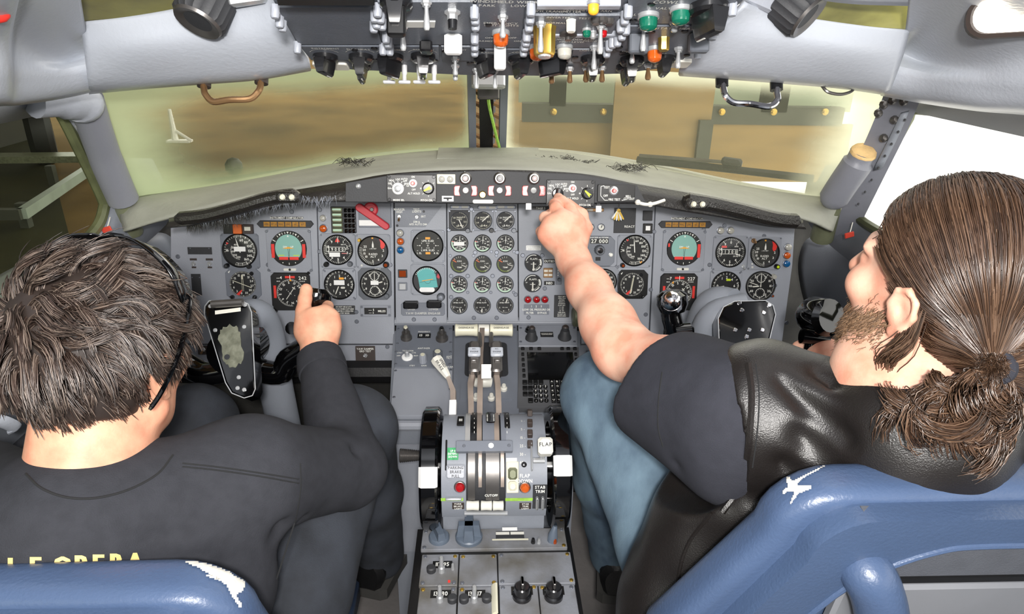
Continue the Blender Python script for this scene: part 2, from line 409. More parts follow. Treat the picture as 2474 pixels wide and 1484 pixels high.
# centre post between the panes: two edge rails, dark channel with clips and a cable
cp = thing('window_post', 'dark riveted centre post between the two hazy windshields', 'window post', Matrix.Identity(4)); cp['kind'] = 'structure'
for a, b in (((1138, 160), (1142, 372)), ((1218, 160), (1213, 372))):
    mb = MB(); p, q = at_y(*a, 1.66), at_y(*b, 1.93); mb.tube([p, q], 0.013, 4); mb.build('edge_rail', 'panel_slate', cp)
mb = MB(); p, q = at_y(1178, 160, 1.71), at_y(1178, 372, 1.98)
mb.tube([p, q], 0.036, 4, flat=0.5); mb.build('channel', 'rubber', cp)
for i in range(7):
    t = 0.18+i*0.125
    for sx in (-0.024, 0.024):
        c = p.lerp(q, t)+Vector((sx, -0.03, 0.012)); mb = MB(); mb.tube([c+Vector((-0.008, 0, 0.004)), c+Vector((0.008, -0.004, -0.002))], [0.006, 0.008], 6); mb.build('clip', 'bronze', cp)
mb = MB(); mb.tube(bez([at_y(1186, 185, 1.60), at_y(1180, 240, 1.66), at_y(1192, 300, 1.76), at_y(1206, 355, 1.86)], 6), 0.004, 6); mb.build('cable', 'lime_paint', cp)
mb = MB(); mb.box((0, 0, 0), (0.075, 0.02, 0.035), frame(at_y(1180, 195, 1.6), (1, 0, 0), (0, 1, -0.6)), 0.004); mb.build('bracket', 'steel', cp)
mb = MB(); mb.box((0, 0, 0), (0.05, 0.006, 0.03), frame(at_y(1180, 225, 1.62), (1, 0, 0), (0, 1, -0.6)), 0.003); mb.build('clamp_plate', 'gunmetal', cp)

# corner posts
for s, nm, lab in ((-1, 'corner_post', 'grey padded corner post beside the dark side window'), (1, 'corner_post', 'riveted grey corner post with torn foam padding beside the bright side window')):
    t = thing(nm, lab, 'window post'); t['kind'] = 'structure'
    if s < 0:
        pts = [at_y(206, 235, 1.33), at_y(226, 300, 1.36), at_y(258, 390, 1.41), at_y(292, 470, 1.45), at_y(302, 492, 1.46)]
        mb = MB(); mb.tube(bez(pts, 5), [0.030]*10+[0.031]*8+[0.026, 0.024, 0.016], 16); mb.build('padding', 'post_pad', t)
        mb = MB(); mb.tube([at_y(300, 485, 1.47), at_y(318, 560, 1.50)], [0.022, 0.024], 14); mb.build('sleeve', 'sleeve_olive', t)
        mb = MB(); mb.tube(bez([at_y(80, 242, 1.22), at_y(140, 240, 1.26), at_y(190, 246, 1.30), at_y(214, 268, 1.325)], 5), [0.030]*6+[0.034]*5+[0.036, 0.036, 0.034, 0.03, 0.022], 16); mb.build('cap_pad', 'liner_dark', t)
        # jamb strip to the side window
        mb = MB(); a = [at_y(150, 250, 1.34), at_y(180, 330, 1.39), at_y(222, 440, 1.44), at_y(262, 540, 1.50)]; b = [at_y(215, 250, 1.36), at_y(246, 330, 1.41), at_y(280, 440, 1.47), at_y(318, 560, 1.55)]
        mb.grid([bez(a, 4), bez(b, 4)]); mb.build('jamb_plate', 'liner_dark', t)
        for px, py, y in ((190, 306, 1.355), (209, 350, 1.38)):
            mb = MB(); mb.ball(at_y(px, py, y-0.012), 0.006, 8); mb.build('bolt', 'steel', t)
    else:
        pts = [at_y(2086, 368, 1.39), at_y(2068, 400, 1.40), at_y(2040, 440, 1.42), at_y(2015, 478, 1.44), at_y(2008, 492, 1.45)]
        mb = MB(); mb.tube(bez(pts, 5), [0.026]*4+[0.031]*12+[0.028, 0.026, 0.022, 0.018, 0.012], 16); mb.build('padding', 'post_pad', t)
        mb = MB(); mb.tube(bez([at_y(2091, 360, 1.384), at_y(2088, 365, 1.387), at_y(2084, 373, 1.39)], 3), [0.010, 0.019, 0.0225, 0.0255, 0.026, 0.0268, 0.0262], 12); tag(mb.build('torn_foam', 'foam', t), 'torn tan foam edge')
        mb = MB(); mb.tube([at_y(2004, 505, 1.47), at_y(1985, 575, 1.50)], [0.024, 0.026], 14); mb.build('sleeve', 'sleeve_olive', t)
        mb = MB(); a = [at_y(2140, 215, 1.32), at_y(2112, 290, 1.36), at_y(2068, 390, 1.42), at_y(1990, 560, 1.53)]; b = [at_y(2222, 245, 1.30), at_y(2190, 320, 1.35), at_y(2140, 420, 1.40), at_y(2060, 580, 1.50)]
        mb.grid([bez(b, 4), bez(a, 4)]); mb.build('jamb_plate', 'post_pad', t)
        mb = MB(); a = [at_y(2176, 275, 1.32), at_y(2150, 330, 1.345), at_y(2110, 410, 1.385)]; b = [at_y(2196, 270, 1.31), at_y(2172, 325, 1.335), at_y(2132, 405, 1.375)]
        mb.grid([bez(b, 4), bez(a, 4)]); solid(mb.build('stiffener', 'side_paint', t), 0.008)
        for px, py in ((2155, 243), (2182, 246), (2134, 253), (2121, 274), (2160, 290), (2134, 334)):
            mb = MB(); c = at_y(px, py, 1.31+(py-243)*0.0005); mb.lathe([(0.0085, 0), (0.0085, 0.003), (0.005, 0.008), (0.002, 0.009)], 10, frame(c, (1, 0, 0), (0, 0.35, 1))); mb.build('bolt', 'gunmetal', t)
        for i in range(8):
            mb = MB(); mb.ball(at_y(2186-i*16, 290+i*29, 1.30+i*0.013), 0.003, 6); mb.build('rivet', 'print_dark', t)
# side windows: seal, frame beam and pane
for s in (-1, 1):
    if s < 0:
        out = [at_x(-160, 300, -0.83), at_x(0, 279, -0.83), at_x(128, 260, -0.83), at_x(150, 280, -0.83), at_x(200, 380, -0.83), at_x(245, 475, -0.83), at_x(250, 505, -0.83), at_x(225, 562, -0.83), at_x(120, 660, -0.83), at_x(0, 782, -0.83), at_x(-200, 960, -0.83)]
    else:
        out = [at_x(2640, 330, 0.83), at_x(2474, 297, 0.83), at_x(2212, 263, 0.83), at_x(2195, 285, 0.83), at_x(2140, 385, 0.83), at_x(2080, 495, 0.83), at_x(2072, 520, 0.83), at_x(2110, 552, 0.83), at_x(2280, 640, 0.83), at_x(2474, 740, 0.83), at_x(2640, 820, 0.83)]
    out = [Vector((s*0.83, -0.45, out[0].z))]+out+[Vector((s*0.83, -0.45, out[-1].z))]
    mb = MB(); mb.tube(bez(out, 5), 0.011, 8); o = struct('trim_%d' % (6 if s < 0 else 7), mb, 'seal_green')
    mb = MB(); ys = [p.y for p in out]; zs = [p.z for p in out]; pts = [(s*0.836, p.y, p.z) for p in bez(out, 3)]
    mb.add(pts, [tuple(range(len(pts)))]); o = struct('window_%d' % (3 if s < 0 else 4), mb, 'pane_side' if s < 0 else 'pane_side_day', 0)
    at = o.data.attributes.new('haze', 'FLOAT', 'POINT')
    # beam over the window
    a, b = (out[0], out[3]); mb = MB(); mb.grid([[a+Vector((0, 0, 0)), b+Vector((0, 0.03, 0.0))], [a+Vector((-s*0.05, 0, 0.06)), b+Vector((-s*0.05, 0.0, 0.06))]])
    solid(struct('trim_%d' % (8 if s < 0 else 9), mb, 'liner_dark'), 0.02)
    # wall skin around the front lower corner of the window
    mb = MB(); c = [out[k] for k in (5, 6, 7, 8, 9)]; d = [Vector((s*0.80, 1.62, 1.12)), Vector((s*0.79, 1.64, 1.05)), Vector((s*0.79, 1.64, 0.98)), Vector((s*0.80, 1.55, 0.95)), Vector((s*0.81, 1.28, 0.93))]
    mb.grid([bez(c, 4), bez(d, 4)], flip=(s < 0)); solid(struct('trim_%d' % (10 if s < 0 else 11), mb, 'side_paint'), 0.006)
# ================================================================== small hardware
m = bpy.data.materials.new('cover_glass'); m.use_nodes = True; nt = m.node_tree; nt.nodes.clear()
out = nt.nodes.new('ShaderNodeOutputMaterial'); mx = nt.nodes.new('ShaderNodeMixShader'); mx.inputs[0].default_value = 0.035
tr = nt.nodes.new('ShaderNodeBsdfTransparent'); gl = nt.nodes.new('ShaderNodeBsdfGlossy'); gl.inputs['Roughness'].default_value = 0.05
nt.links.new(tr.outputs[0], mx.inputs[1]); nt.links.new(gl.outputs[0], mx.inputs[2]); nt.links.new(mx.outputs[0], out.inputs[0]); M['cover_glass'] = m
TR = Matrix.Translation
def RZ(a): return Matrix.Rotation(R_(a), 4, 'Z')
def RX(a): return Matrix.Rotation(R_(a), 4, 'X')
def RY(a): return Matrix.Rotation(R_(a), 4, 'Y')
SHARED = {}
def shared(key, fn, name, m, parent, T):
    """one mesh used by many alike parts"""
    if key not in SHARED:
        o = fn().build(name, m, parent); SHARED[key] = o.data
    else:
        o = bpy.data.objects.new(name, SHARED[key]); COL.objects.link(o); o.parent = parent
    o.matrix_local = T; return o
def screw(parent, x, y, r=0.004, m='screw', z=0.0):
    def f():
        mb = MB(); mb.lathe([(1, 0), (1, 0.25), (0.8, 0.4)], 10); mb.box((0, 0, 0.4), (1.5, 0.22, 0.06)); return mb
    return shared('screw'+m, f, 'screw', m, parent, TR((x, y, z)) @ RZ(random.uniform(0, 180)) @ Matrix.Diagonal((r, r, r, 1)))
def knob_round(parent, x, y, r, h, m='knob_black', cap=None, z=0.0, name='knob', ribs=0):
    mb = MB(); n = 16
    if ribs:
        rr = [r*(1.0 if j % 2 else 0.9) for j in range(2*ribs)]; n = 2*ribs
        mb.loft([[(q*s*math.cos(2*PI*j/n), q*s*math.sin(2*PI*j/n), zz) for j, q in enumerate(rr)] for s, zz in ((1.08, 0), (1, h*0.2), (0.98, h*0.92), (0.86, h))])
    else: mb.lathe([(r*1.12, 0), (r*1.12, h*0.15), (r, h*0.25), (r*0.96, h*0.9), (r*0.84, h)], n)
    o = mb.build(name, m, parent, T=TR((x, y, z)))
    if cap: mb = MB(); mb.lathe([(r*0.6, h), (r*0.55, h*1.06), (r*0.1, h*1.07)], 14); mb.build('knob_cap', cap, o)
    return o
def knob_bar(parent, x, y, r, h, rot=0.0, m='knob_black', z=0.0, line=True):
    """rotary selector: round skirt with a tall tapered grip bar"""
    mb = MB(); mb.lathe([(r, 0), (r, h*0.2), (r*0.85, h*0.3), (r*0.5, h*0.32)], 18)
    sec = lambda w, l, zz: [(-w, -l, zz), (w, -l, zz), (w, l*0.8, zz), (0, l*1.12, zz), (-w, l*0.8, zz)]
    mb.loft([sec(r*0.5, r*0.95, h*0.2), sec(r*0.42, r*0.95, h*0.55), sec(r*0.30, r*0.88, h*0.94), sec(r*0.20, r*0.80, h)])
    o = mb.build('rotary_knob', m, parent, T=TR((x, y, z)) @ RZ(rot))
    if line:
        mb = MB(); mb.box((0, r*0.55, h*1.0), (r*0.10, r*0.6, h*0.03)); mb.build('index_line', 'print_grey', o)
    return o
def toggle(parent, x, y, L=0.022, tilt=25, m='steel', z=0.0, az=0, tip=None, r=0.0028):
    """bat-handle toggle: nut on the panel and a lever that leans"""
    nut = MB(); nut.lathe([(0.006, 0), (0.006, 0.003), (0.0045, 0.004), (0.0045, 0.006)], 6)
    o = nut.build('toggle_switch', 'steel', parent, T=TR((x, y, z)))
    mb = MB(); mb.lathe([(r*0.6, 0.003), (r*0.65, L*0.4), (r, L*0.75), (r*1.05, L*0.9), (r*0.7, L)], 10, T=RZ(az) @ RX(tilt)); mb.build('lever', tip or m, o)
    return o
def lens(parent, x, y, r, h, m, z=0.0, name='lamp_lens', rim='steel'):
    mb = MB(); mb.lathe([(r*1.18, 0), (r*1.18, h*0.25), (r*1.02, h*0.3)], 18, caps=False); o = mb.build('lamp_rim', rim, parent, T=TR((x, y, z)))
    mb = MB(); mb.lathe([(r, 0), (r, h*0.6), (r*0.92, h*0.85), (r*0.6, h*1.0), (r*0.05, h*1.06)], 18); mb.build(name, m, o); return o
def pol(a, r): a = R_(a); return r*math.sin(a), r*math.cos(a)
def ticks(mb, n, a0, a1, r0, r1, wd, z=0.0, skip=0):
    for i in range(n):
        if skip and i % skip == 0: continue
        a = a0+(a1-a0)*i/max(1, n-1); x0, y0 = pol(a, r0); x1, y1 = pol(a, r1); mb.line2(x0, y0, x1, y1, wd, z)
def nums(mb, L, a0, a1, r, h, z=0.0, rot=False):
    for i, t in enumerate(L):
        a = a0+(a1-a0)*i/max(1, len(L)-1); x, y = pol(a, r)
        if t != '': mb.text(str(t), x, y, h, z, rot=R_(-a) if rot else 0)
def arc(mb, a0, a1, r0, r1, z=0.0): mb.ring2(0, 0, r0, r1, R_(90-a0), R_(90-a1), 30, z)
def hand(parent, a, r, wd, m='print_white', tail=0.15, z=0.004, name='needle', x=0.0, y=0.0, tip=0.35):
    mb = MB(); mb.prism([(-wd/2, -tail*r), (wd/2, -tail*r), (wd/2, r*(1-tip*0.4)), (0, r), (-wd/2, r*(1-tip*0.4))], 0, 0.0006)
    mb.build(name, m, parent, T=TR((x, y, z)) @ RZ(-a)); 
def patch(parent, x, y, wd, h, m, z=0.0045, name='sticker', lines=0, rot=0, pm='print_grey'):
    mb = MB(); mb.box((0, 0, 0), (wd, h, 0.0006)); o = mb.build(name, m, parent, T=TR((x, y, z)) @ RZ(rot))
    return o
def printed(parent, mb, m='print_white', name='markings', z=None):
    return mb.build(name, m, parent, 0, T=TR((0, 0, z)) if z else None)

# ================================================================== main instrument panel
MP = Panel(at_d(1180, 640, 1.73), (1, 0, 0), (0, math.sin(R_(12)), math.cos(R_(12))))
K = MP.k(1180, 640)      # metres for one photo pixel on this panel
def plate(P, name, label, poly, m='panel_grey', th=0.014, screws=(), h=0.0, cat='instrument panel', bev=0.0012, sm='screw', sr=0.0055):
    t = thing(name, label, cat, P.M); T = [P.uv(a, b, h) for a, b in poly]
    mb = MB(); mb.prism(T, h-th, h, bev=bev); mb.build('face_plate', m, t)
    for a, b in screws:
        u, v = P.uv(a, b, h); screw(t, u, v, sr, sm, h)
    return t
capt = plate(MP, 'dashboard', 'grey flight instrument panel in front of the short-haired person', [(412, 900), (412, 470), (764, 470), (774, 831), (440, 831), (440, 900)],
             screws=[(598, 527), (705, 512), (648, 640), (744, 565), (662, 820), (430, 620), (440, 720), (770, 480)])
capt2 = plate(MP, 'dashboard', 'grey panel of altitude and clock dials under the red lever', [(766, 470), (950, 470), (953, 831), (776, 831)],
              screws=[(773, 507), (861, 754), (862, 777), (942, 705), (772, 608), (943, 640)])
lowl = plate(MP, 'kick_panel', 'low grey kick panel carrying the ground test placard', [(441, 834), (952, 834), (953, 893), (441, 893)], 'panel_grey_b', h=-0.004, screws=[(671, 838), (920, 815), (668, 862), (937, 880), (936, 838)], cat='kick panel')
aux = plate(MP, 'dashboard', 'narrow grey panel beside the engine dials with damper switches', [(953, 470), (1078, 470), (1080, 780), (956, 780)], screws=[(965, 600), (1072, 600), (1000, 772), (1050, 772)])
eng = plate(MP, 'dashboard', 'grey panel holding the fifteen small engine dials', [(1080, 470), (1250, 470), (1252, 778), (1082, 778)],
            screws=[(1139, 505), (1085, 555), (1200, 610), (1148, 610), (1249, 610), (1130, 667), (1190, 667), (1090, 667), (1090, 718), (1145, 768), (1200, 768), (1246, 712)])
flp = plate(MP, 'dashboard', 'grey panel with two flap dials behind the reaching hand', [(1252, 470), (1400, 470), (1402, 778), (1254, 778)], screws=[(1263, 617), (1316, 697), (1310, 617), (1277, 767)])
fo1 = plate(MP, 'dashboard', 'grey panel with airspeed dial behind the outstretched arm', [(1402, 470), (1584, 470), (1566, 831), (1404, 831)], screws=[(1498, 575), (1580, 560), (1572, 700), (1490, 645), (1560, 760)])
fo2 = plate(MP, 'dashboard', 'grey flight instrument panel facing the long-haired person', [(1586, 470), (1925, 470), (1915, 640), (1885, 862), (1568, 862)],
            screws=[(1600, 740), (1700, 555), (1714, 640), (1750, 545), (1846, 570), (1872, 690), (1900, 780)])
lowr = plate(MP, 'kick_panel', 'low grey kick panel behind the bare forearm', [(1396, 834), (1910, 834), (1890, 893), (1396, 893)], 'panel_grey_b', h=-0.006, screws=[(1420, 850), (1450, 870)], cat='kick panel')
mb = MB()
for a, b, c, d in ((764, 480, 774, 830), (951, 480, 954, 890)):
    pass

def base(px, py, dpx, label, group=None, case=None, face='face_black', rim='black', glass=True, bezel=True, name='dial_gauge', cat='gauge'):
    t = thing(name, label, cat, MP.T(px, py), group); R = dpx/2*K
    if case:
        kind, wd, h, dx, dy, cm = case; wd *= K; h *= K; dx *= K; dy *= K
        mb = MB(); mb.prism(octpoly(dx, dy, wd, h, wd*(0.14 if kind == 'oct' else 0.05)), 0, 0.004, bev=0.0008); mb.build('case', cm, t)
        for sx in (-1, 1):
            for sy in (-1, 1):
                q = 0.47 if kind != 'oct' else 0.42
                if kind != 'none': screw(t, dx+sx*wd*0.455, dy+sy*h*0.455, 0.0022, 'screw', 0.004) if kind == 'sq' else None
    z = 0.004 if case else 0.0
    if bezel:
        mb = MB(); mb.lathe([(R*1.07, z), (R*1.07, z+0.004), (R*1.02, z+0.0055), (R*0.985, z+0.0045), (R*0.975, z+0.001)], 40, caps=False); mb.build('bezel', rim, t)
    mb = MB(); mb.lathe([(R*1.0, z), (R*1.0, z+0.001)], 40); mb.build('dial_face', face, t)
    t['z'] = z+0.0014
    if glass: mb = MB(); mb.disc2(0, 0, R*0.99, 36, z+0.0048); mb.build('cover_glass', 'cover_glass', t, 0)
    return t, R, z+0.0013
def corner_knob(t, dx, dy, rpx=5.5, m='knob_black', cap='print_dark', h=0.012): return knob_round(t, dx*K, -dy*K, rpx*K, h, m, cap, 0.003)

def airspeed(px, py, d, label, a, sticker, side):
    t, R, z = base(px, py, d, label, None, ('sq', d*1.16, d*1.1, 0, -2, 'panel_slate' if side < 0 else 'panel_grey_b'))
    mb = MB(); ticks(mb, 46, -15, 200, 0.86*R, 0.97*R, 0.016*R, z); ticks(mb, 12, -10, 190, 0.80*R, 0.97*R, 0.03*R, z)
    nums(mb, [60, 80, 100, 120, 140, 160], 12, 145, 0.66*R, 0.15*R, z); ticks(mb, 20, 185, 300, 0.50*R, 0.58*R, 0.016*R, z)
    nums(mb, [200, 250, 300, 350, 400], 195, 330, 0.42*R, 0.11*R, z); ticks(mb, 9, 265, 340, 0.86*R, 0.95*R, 0.02*R, z)
    mb.text('16', -0.76*R, 0.02*R, 0.16*R, z); arc(mb, 150, 200, 0.78*R, 0.80*R, z); printed(t, mb)
    mb = MB(); x, y = pol(-58 if side < 0 else -35, 0.86*R); mb.add([(x-0.07*R, y+0.07*R, z), (x-0.05*R, y-0.09*R, z), (x+0.09*R, y, z)], [(0, 1, 2)]); printed(t, mb, 'flag_red', 'speed_bug')
    hand(t, a, 0.86*R, 0.06*R, z=z+0.0005, tip=1.0)
    if sticker: patch(t, 0.02*R, 0.1*R, 0.70*R, 0.30*R, 'tape_white', z+0.0016)
    else:
        mb = MB(); x, y = pol(150, 0.9*R); mb.add([(x-0.1*R, y, z), (x+0.1*R, y+0.08*R, z), (x+0.06*R, y-0.1*R, z)], [(0, 2, 1)]); printed(t, mb, 'needle_orange', 'amber_bug')
    if side < 0: corner_knob(t, -32, 36); corner_knob(t, 20, 38, 5, cap=None)
    else: corner_knob(t, -28, 36, 5.5, 'knob_black', 'lens_orange_dark')
airspeed(581, 605, 76, 'round black airspeed dial with white sticker, under the triple caption light', -15, True, -1)
airspeed(1532, 605, 72, 'round black airspeed dial with amber bug beside the altitude selector box', -5, False, 1)

def rmi(px, py, d, label, a1, a2, cm, side):
    t, R, z = base(px, py, d, label, None, ('oct', d*1.32, d*1.24, 1, 0, cm), bezel=False)
    mb = MB(); ticks(mb, 73, 0, 360, 0.90*R, 0.99*R, 0.016*R, z); ticks(mb, 13, 0, 360, 0.86*R, 0.99*R, 0.035*R, z)
    nums(mb, [15, 18, 21, 24, 27, 30, 33, 0, 3, 6, 9, 12], -20, 310, 0.72*R, 0.16*R, z); printed(t, mb)
    for dx in (-0.05, 0.05):
        mb = MB(); mb.box((dx*R, 0, 0), (0.025*R, 1.1*R, 0.0004)); mb.build('needle', 'cream', t, T=TR((0, 0, z+0.0006)) @ RZ(-a1))
    hand(t, a1+180, 0.78*R, 0.14*R, 'cream', -0.5, z+0.0008)
    hand(t, a2, 0.85*R, 0.05*R, 'cream', 0.85, z+0.0009)
    mb = MB(); mb.prism([(-0.52*R, -0.80*R), (-0.30*R, -0.88*R), (-0.05*R, -0.48*R), (-0.12*R, -0.44*R), (-0.34*R, -0.62*R)], z, z+0.0008); mb.build('warning_flag', 'flag_red', t)
    knob_bar(t, -0.85*R, -1.02*R, 0.17*R, 0.012, 60, z=0.004); knob_bar(t, 0.85*R, -1.02*R, 0.17*R, 0.012, -50, z=0.004)
    mb = MB(); mb.add([(-1.02*R, 0.95*R, z+0.003), (-0.84*R, 1.08*R, z+0.003), (-0.95*R, 0.86*R, z+0.003)], [(0, 2, 1)]); printed(t, mb)
    screw(t, 0.72*R, 0.82*R, 0.16*R, 'screw_black', 0.004)
rmi(588, 686, 62, 'grey-cased compass dial with red flag, above the black clip plate', 180, 292, 'panel_slate', -1)
rmi(1526, 687, 58, 'black-cased compass dial with red flag beside the bare forearm', 8, 190, 'black', 1)

def adi(px, py, side, label):
    d = 84; t, R, z = base(px, py, d, label, None, ('sq', 104, 104, 0, -6, 'panel_grey_b'), bezel=False, glass=False)
    # black rim with cut sides
    o = [(R*1.02*math.cos(a), R*1.0*math.sin(a)) for a in [2*PI*i/40 for i in range(40)]]
    mb = MB(); mb.prism([(max(-0.98*R, min(0.98*R, x)), y) for x, y in o], 0.004, 0.0075, bev=0.001); mb.build('rim', 'black', t)
    z = 0.0078
    poly = []
    for i in range(41):
        a = R_(-38+256*i/40); poly.append((0.74*R*math.cos(a), 0.80*R*math.sin(a)))
    mb = MB(); mb.prism(poly, z-0.0002, z+0.0002); mb.build('horizon_ball', 'sky_teal', t)
    mb = MB(); ticks(mb, 9, -40, 40, 0.84*R, 0.95*R, 0.03*R, z+0.0003); ticks(mb, 2, -60, 60, 0.80*R, 0.98*R, 0.04*R, z+0.0003)
    for a in (-30, 0, 30):
        x, y = pol(a, 0.90*R); mb.add([(x-0.06*R, y+0.05*R, z+0.0004), (x+0.06*R, y+0.05*R, z+0.0004), (x, y-0.06*R, z+0.0004)], [(0, 2, 1)])
    mb.add([(-0.05*R, 0.66*R, z+0.0004), (0.05*R, 0.66*R, z+0.0004), (0, 0.77*R, z+0.0004)], [(0, 1, 2)])
    mb.text('DN    UP', 0, 0.10*R, 0.10*R, z+0.0004); mb.box((0, -0.86*R, z), (0.03*R, 0.12*R, 0.0006)); mb.disc2(-0.35*R, -0.8*R, 0.03*R, 8, z+0.0004); mb.disc2(0.35*R, -0.8*R, 0.03*R, 8, z+0.0004)
    mb.box((0, -0.47*R, z), (1.1*R, 0.015*R, 0.0006)); printed(t, mb)
    mb = MB(); mb.prism([(-0.34*R, 0.0), (0.34*R, 0.0), (0.12*R, 0.06*R), (0, 0.10*R), (-0.12*R, 0.06*R)], z, z+0.0012); mb.build('aircraft_symbol', 'needle_orange', t)
    mb = MB(); mb.line2(-0.03*R, 0, 0.0, -0.5*R, 0.018*R, z+0.0006); mb.line2(0.06*R, 0, 0.02*R, -0.5*R, 0.018*R, z+0.0006); printed(t, mb, 'face_black', 'pedestal_print')
    if side < 0:
        mb = MB()
        for s in (-1, 1): mb.box((s*0.42*R, -0.38*R, z+0.0006), (0.34*R, 0.04*R, 0.0005))
        mb.build('command_bar', 'pointer_lime', t)
    for s in (-1, 1):
        mb = MB(); mb.box((s*0.29*R, -0.55*R, z+0.0005), (0.5*R, 0.17*R, 0.001)); mb.build('warning_flag', 'flag_red', t)
        if side < 0 or s > 0: mb = MB(); mb.box((s*0.86*R, -0.13*R, z+0.0005), (0.17*R, 0.78*R, 0.001)); mb.build('warning_flag', 'flag_red', t)
        else: mb = MB(); mb.box((s*0.9*R, 0.2*R, z+0.0005), (0.10*R, 0.2*R, 0.001)); mb.build('warning_flag', 'flag_red', t)
    mb = MB(); mb.rrect(0, -1.2*R, 0.70*R, 0.14*R, 0.05*R, 0.004, 0.0065); o = mb.build('slip_tube', 'ivory_plastic', t)
    mb = MB(); mb.lathe([(0.07*R, 0), (0.06*R, 0.002)], 10); mb.build('slip_ball', 'black', o, T=TR((0, -1.2*R, 0.0065)))
    for sx in (-50, 50):
        for sy in (-46, 46): screw(t, sx*K, (sy-6)*K, 0.0035, 'screw', 0.004)
adi(699, 600, -1, 'attitude indicator with pale teal ball and lime command bars')
adi(1651, 600, 1, 'attitude indicator with pale teal ball, beside the altimeter reading 31300')

def hsi(px, py, side, label, num):
    t = thing('compass_indicator', label, 'gauge', MP.T(px, py)); R = 46*K
    mb = MB(); mb.prism([(-R, -0.72*R), (-0.82*R, -R), (0.86*R, -R), (R, -0.86*R), (R, 0.82*R), (0.82*R, R), (-0.82*R, R), (-R, 0.82*R)], 0, 0.006, bev=0.0015); mb.build('case', 'face_black', t)
    z = 0.0064; r = 0.72*R; mb = MB()
    for i in range(72):
        if i in range(28, 35) and side < 0: continue
        a = i*5; x0, y0 = pol(a, r*(0.92 if i % 2 else 0.87)); x1, y1 = pol(a, r); mb.line2(x0, y0-0.06*R, x1, y1-0.06*R, 0.02*R, z)
    for i, q in enumerate(['S', '21', '24', 'W', '30', '33', 'N', '3', '6', 'E', '12', '15']):
        a = -8+i*30; x, y = pol(a, 0.76*r); mb.text(q, x, y-0.06*R, 0.12*R, z, rot=R_(-a))
    mb.text(num, 0.64*R, 0.72*R, 0.17*R, z); mb.text('--4' if side < 0 else '--7', -0.55*R, 0.74*R, 0.15*R, z); mb.text('MILES', -0.6*R, 0.55*R, 0.05*R, z); mb.text('COURSE', 0.62*R, 0.55*R, 0.05*R, z)
    mb.box((0, 0.76*R, z+0.001), (0.03*R, 0.24*R, 0.0003)); mb.disc2(-0.2*R, 0.1*R, 0.02*R, 8, z); mb.disc2(-0.12*R, 0.02*R, 0.02*R, 8, z); mb.disc2(0.2*R, -0.2*R, 0.02*R, 8, z); printed(t, mb)
    a = 35 if side < 0 else 50
    mb = MB(); mb.box((0, 0, 0), (0.035*R, 1.15*r*1.0, 0.0006)); mb.box((0, 0.42*r, 0), (0.18*R, 0.05*R, 0.0006)); mb.box((0, -0.05*r, 0), (0.14*R, 0.03*R, 0.0006)); mb.build('course_needle', 'ivory_plastic', t, T=TR((0, -0.06*R, z+0.0008)) @ RZ(-a))
    mb = MB(); x, y = pol(2 if side < 0 else -30, 0.95*r); mb.add([(x-0.06*R, y-0.12*R, z+0.001), (x+0.06*R, y-0.12*R, z+0.001), (x, y+0.02*R, z+0.001)], [(0, 1, 2)]); printed(t, mb, 'needle_orange', 'heading_bug')
    mb = MB(); mb.box((0, 0.77*R, z+0.0004), (0.5*R, 0.12*R, 0.0008)); mb.build('warning_flag', 'flag_red', t)
    for s in ((-1,) if side < 0 else (-1, 1)):
        mb = MB(); mb.box((s*0.80*R, 0.0, z+0.0004), (0.13*R, 0.66*R, 0.0008)); mb.build('warning_flag', 'flag_red', t)
    mb = MB(); mb.quad2(-0.97*R, -0.96*R, 0.97*R, 0.97*R, z+0.0022); mb.build('cover_glass', 'cover_glass', t, 0)
    knob_round(t, (-0.92 if side < 0 else 0.95)*R, -1.02*R, 7*K, 0.014, 'knob_black', 'lens_amber' if side < 0 else 'sleeve_olive')
    if side < 0: screw(t, 0.95*R, 0.98*R, 0.004, 'screw_black', 0.003)
hsi(704, 704, -1, 'square black horizontal situation indicator behind the raised thumb', '242')
hsi(1638, 705, 1, 'square black horizontal situation indicator behind the free yoke horn', '227')

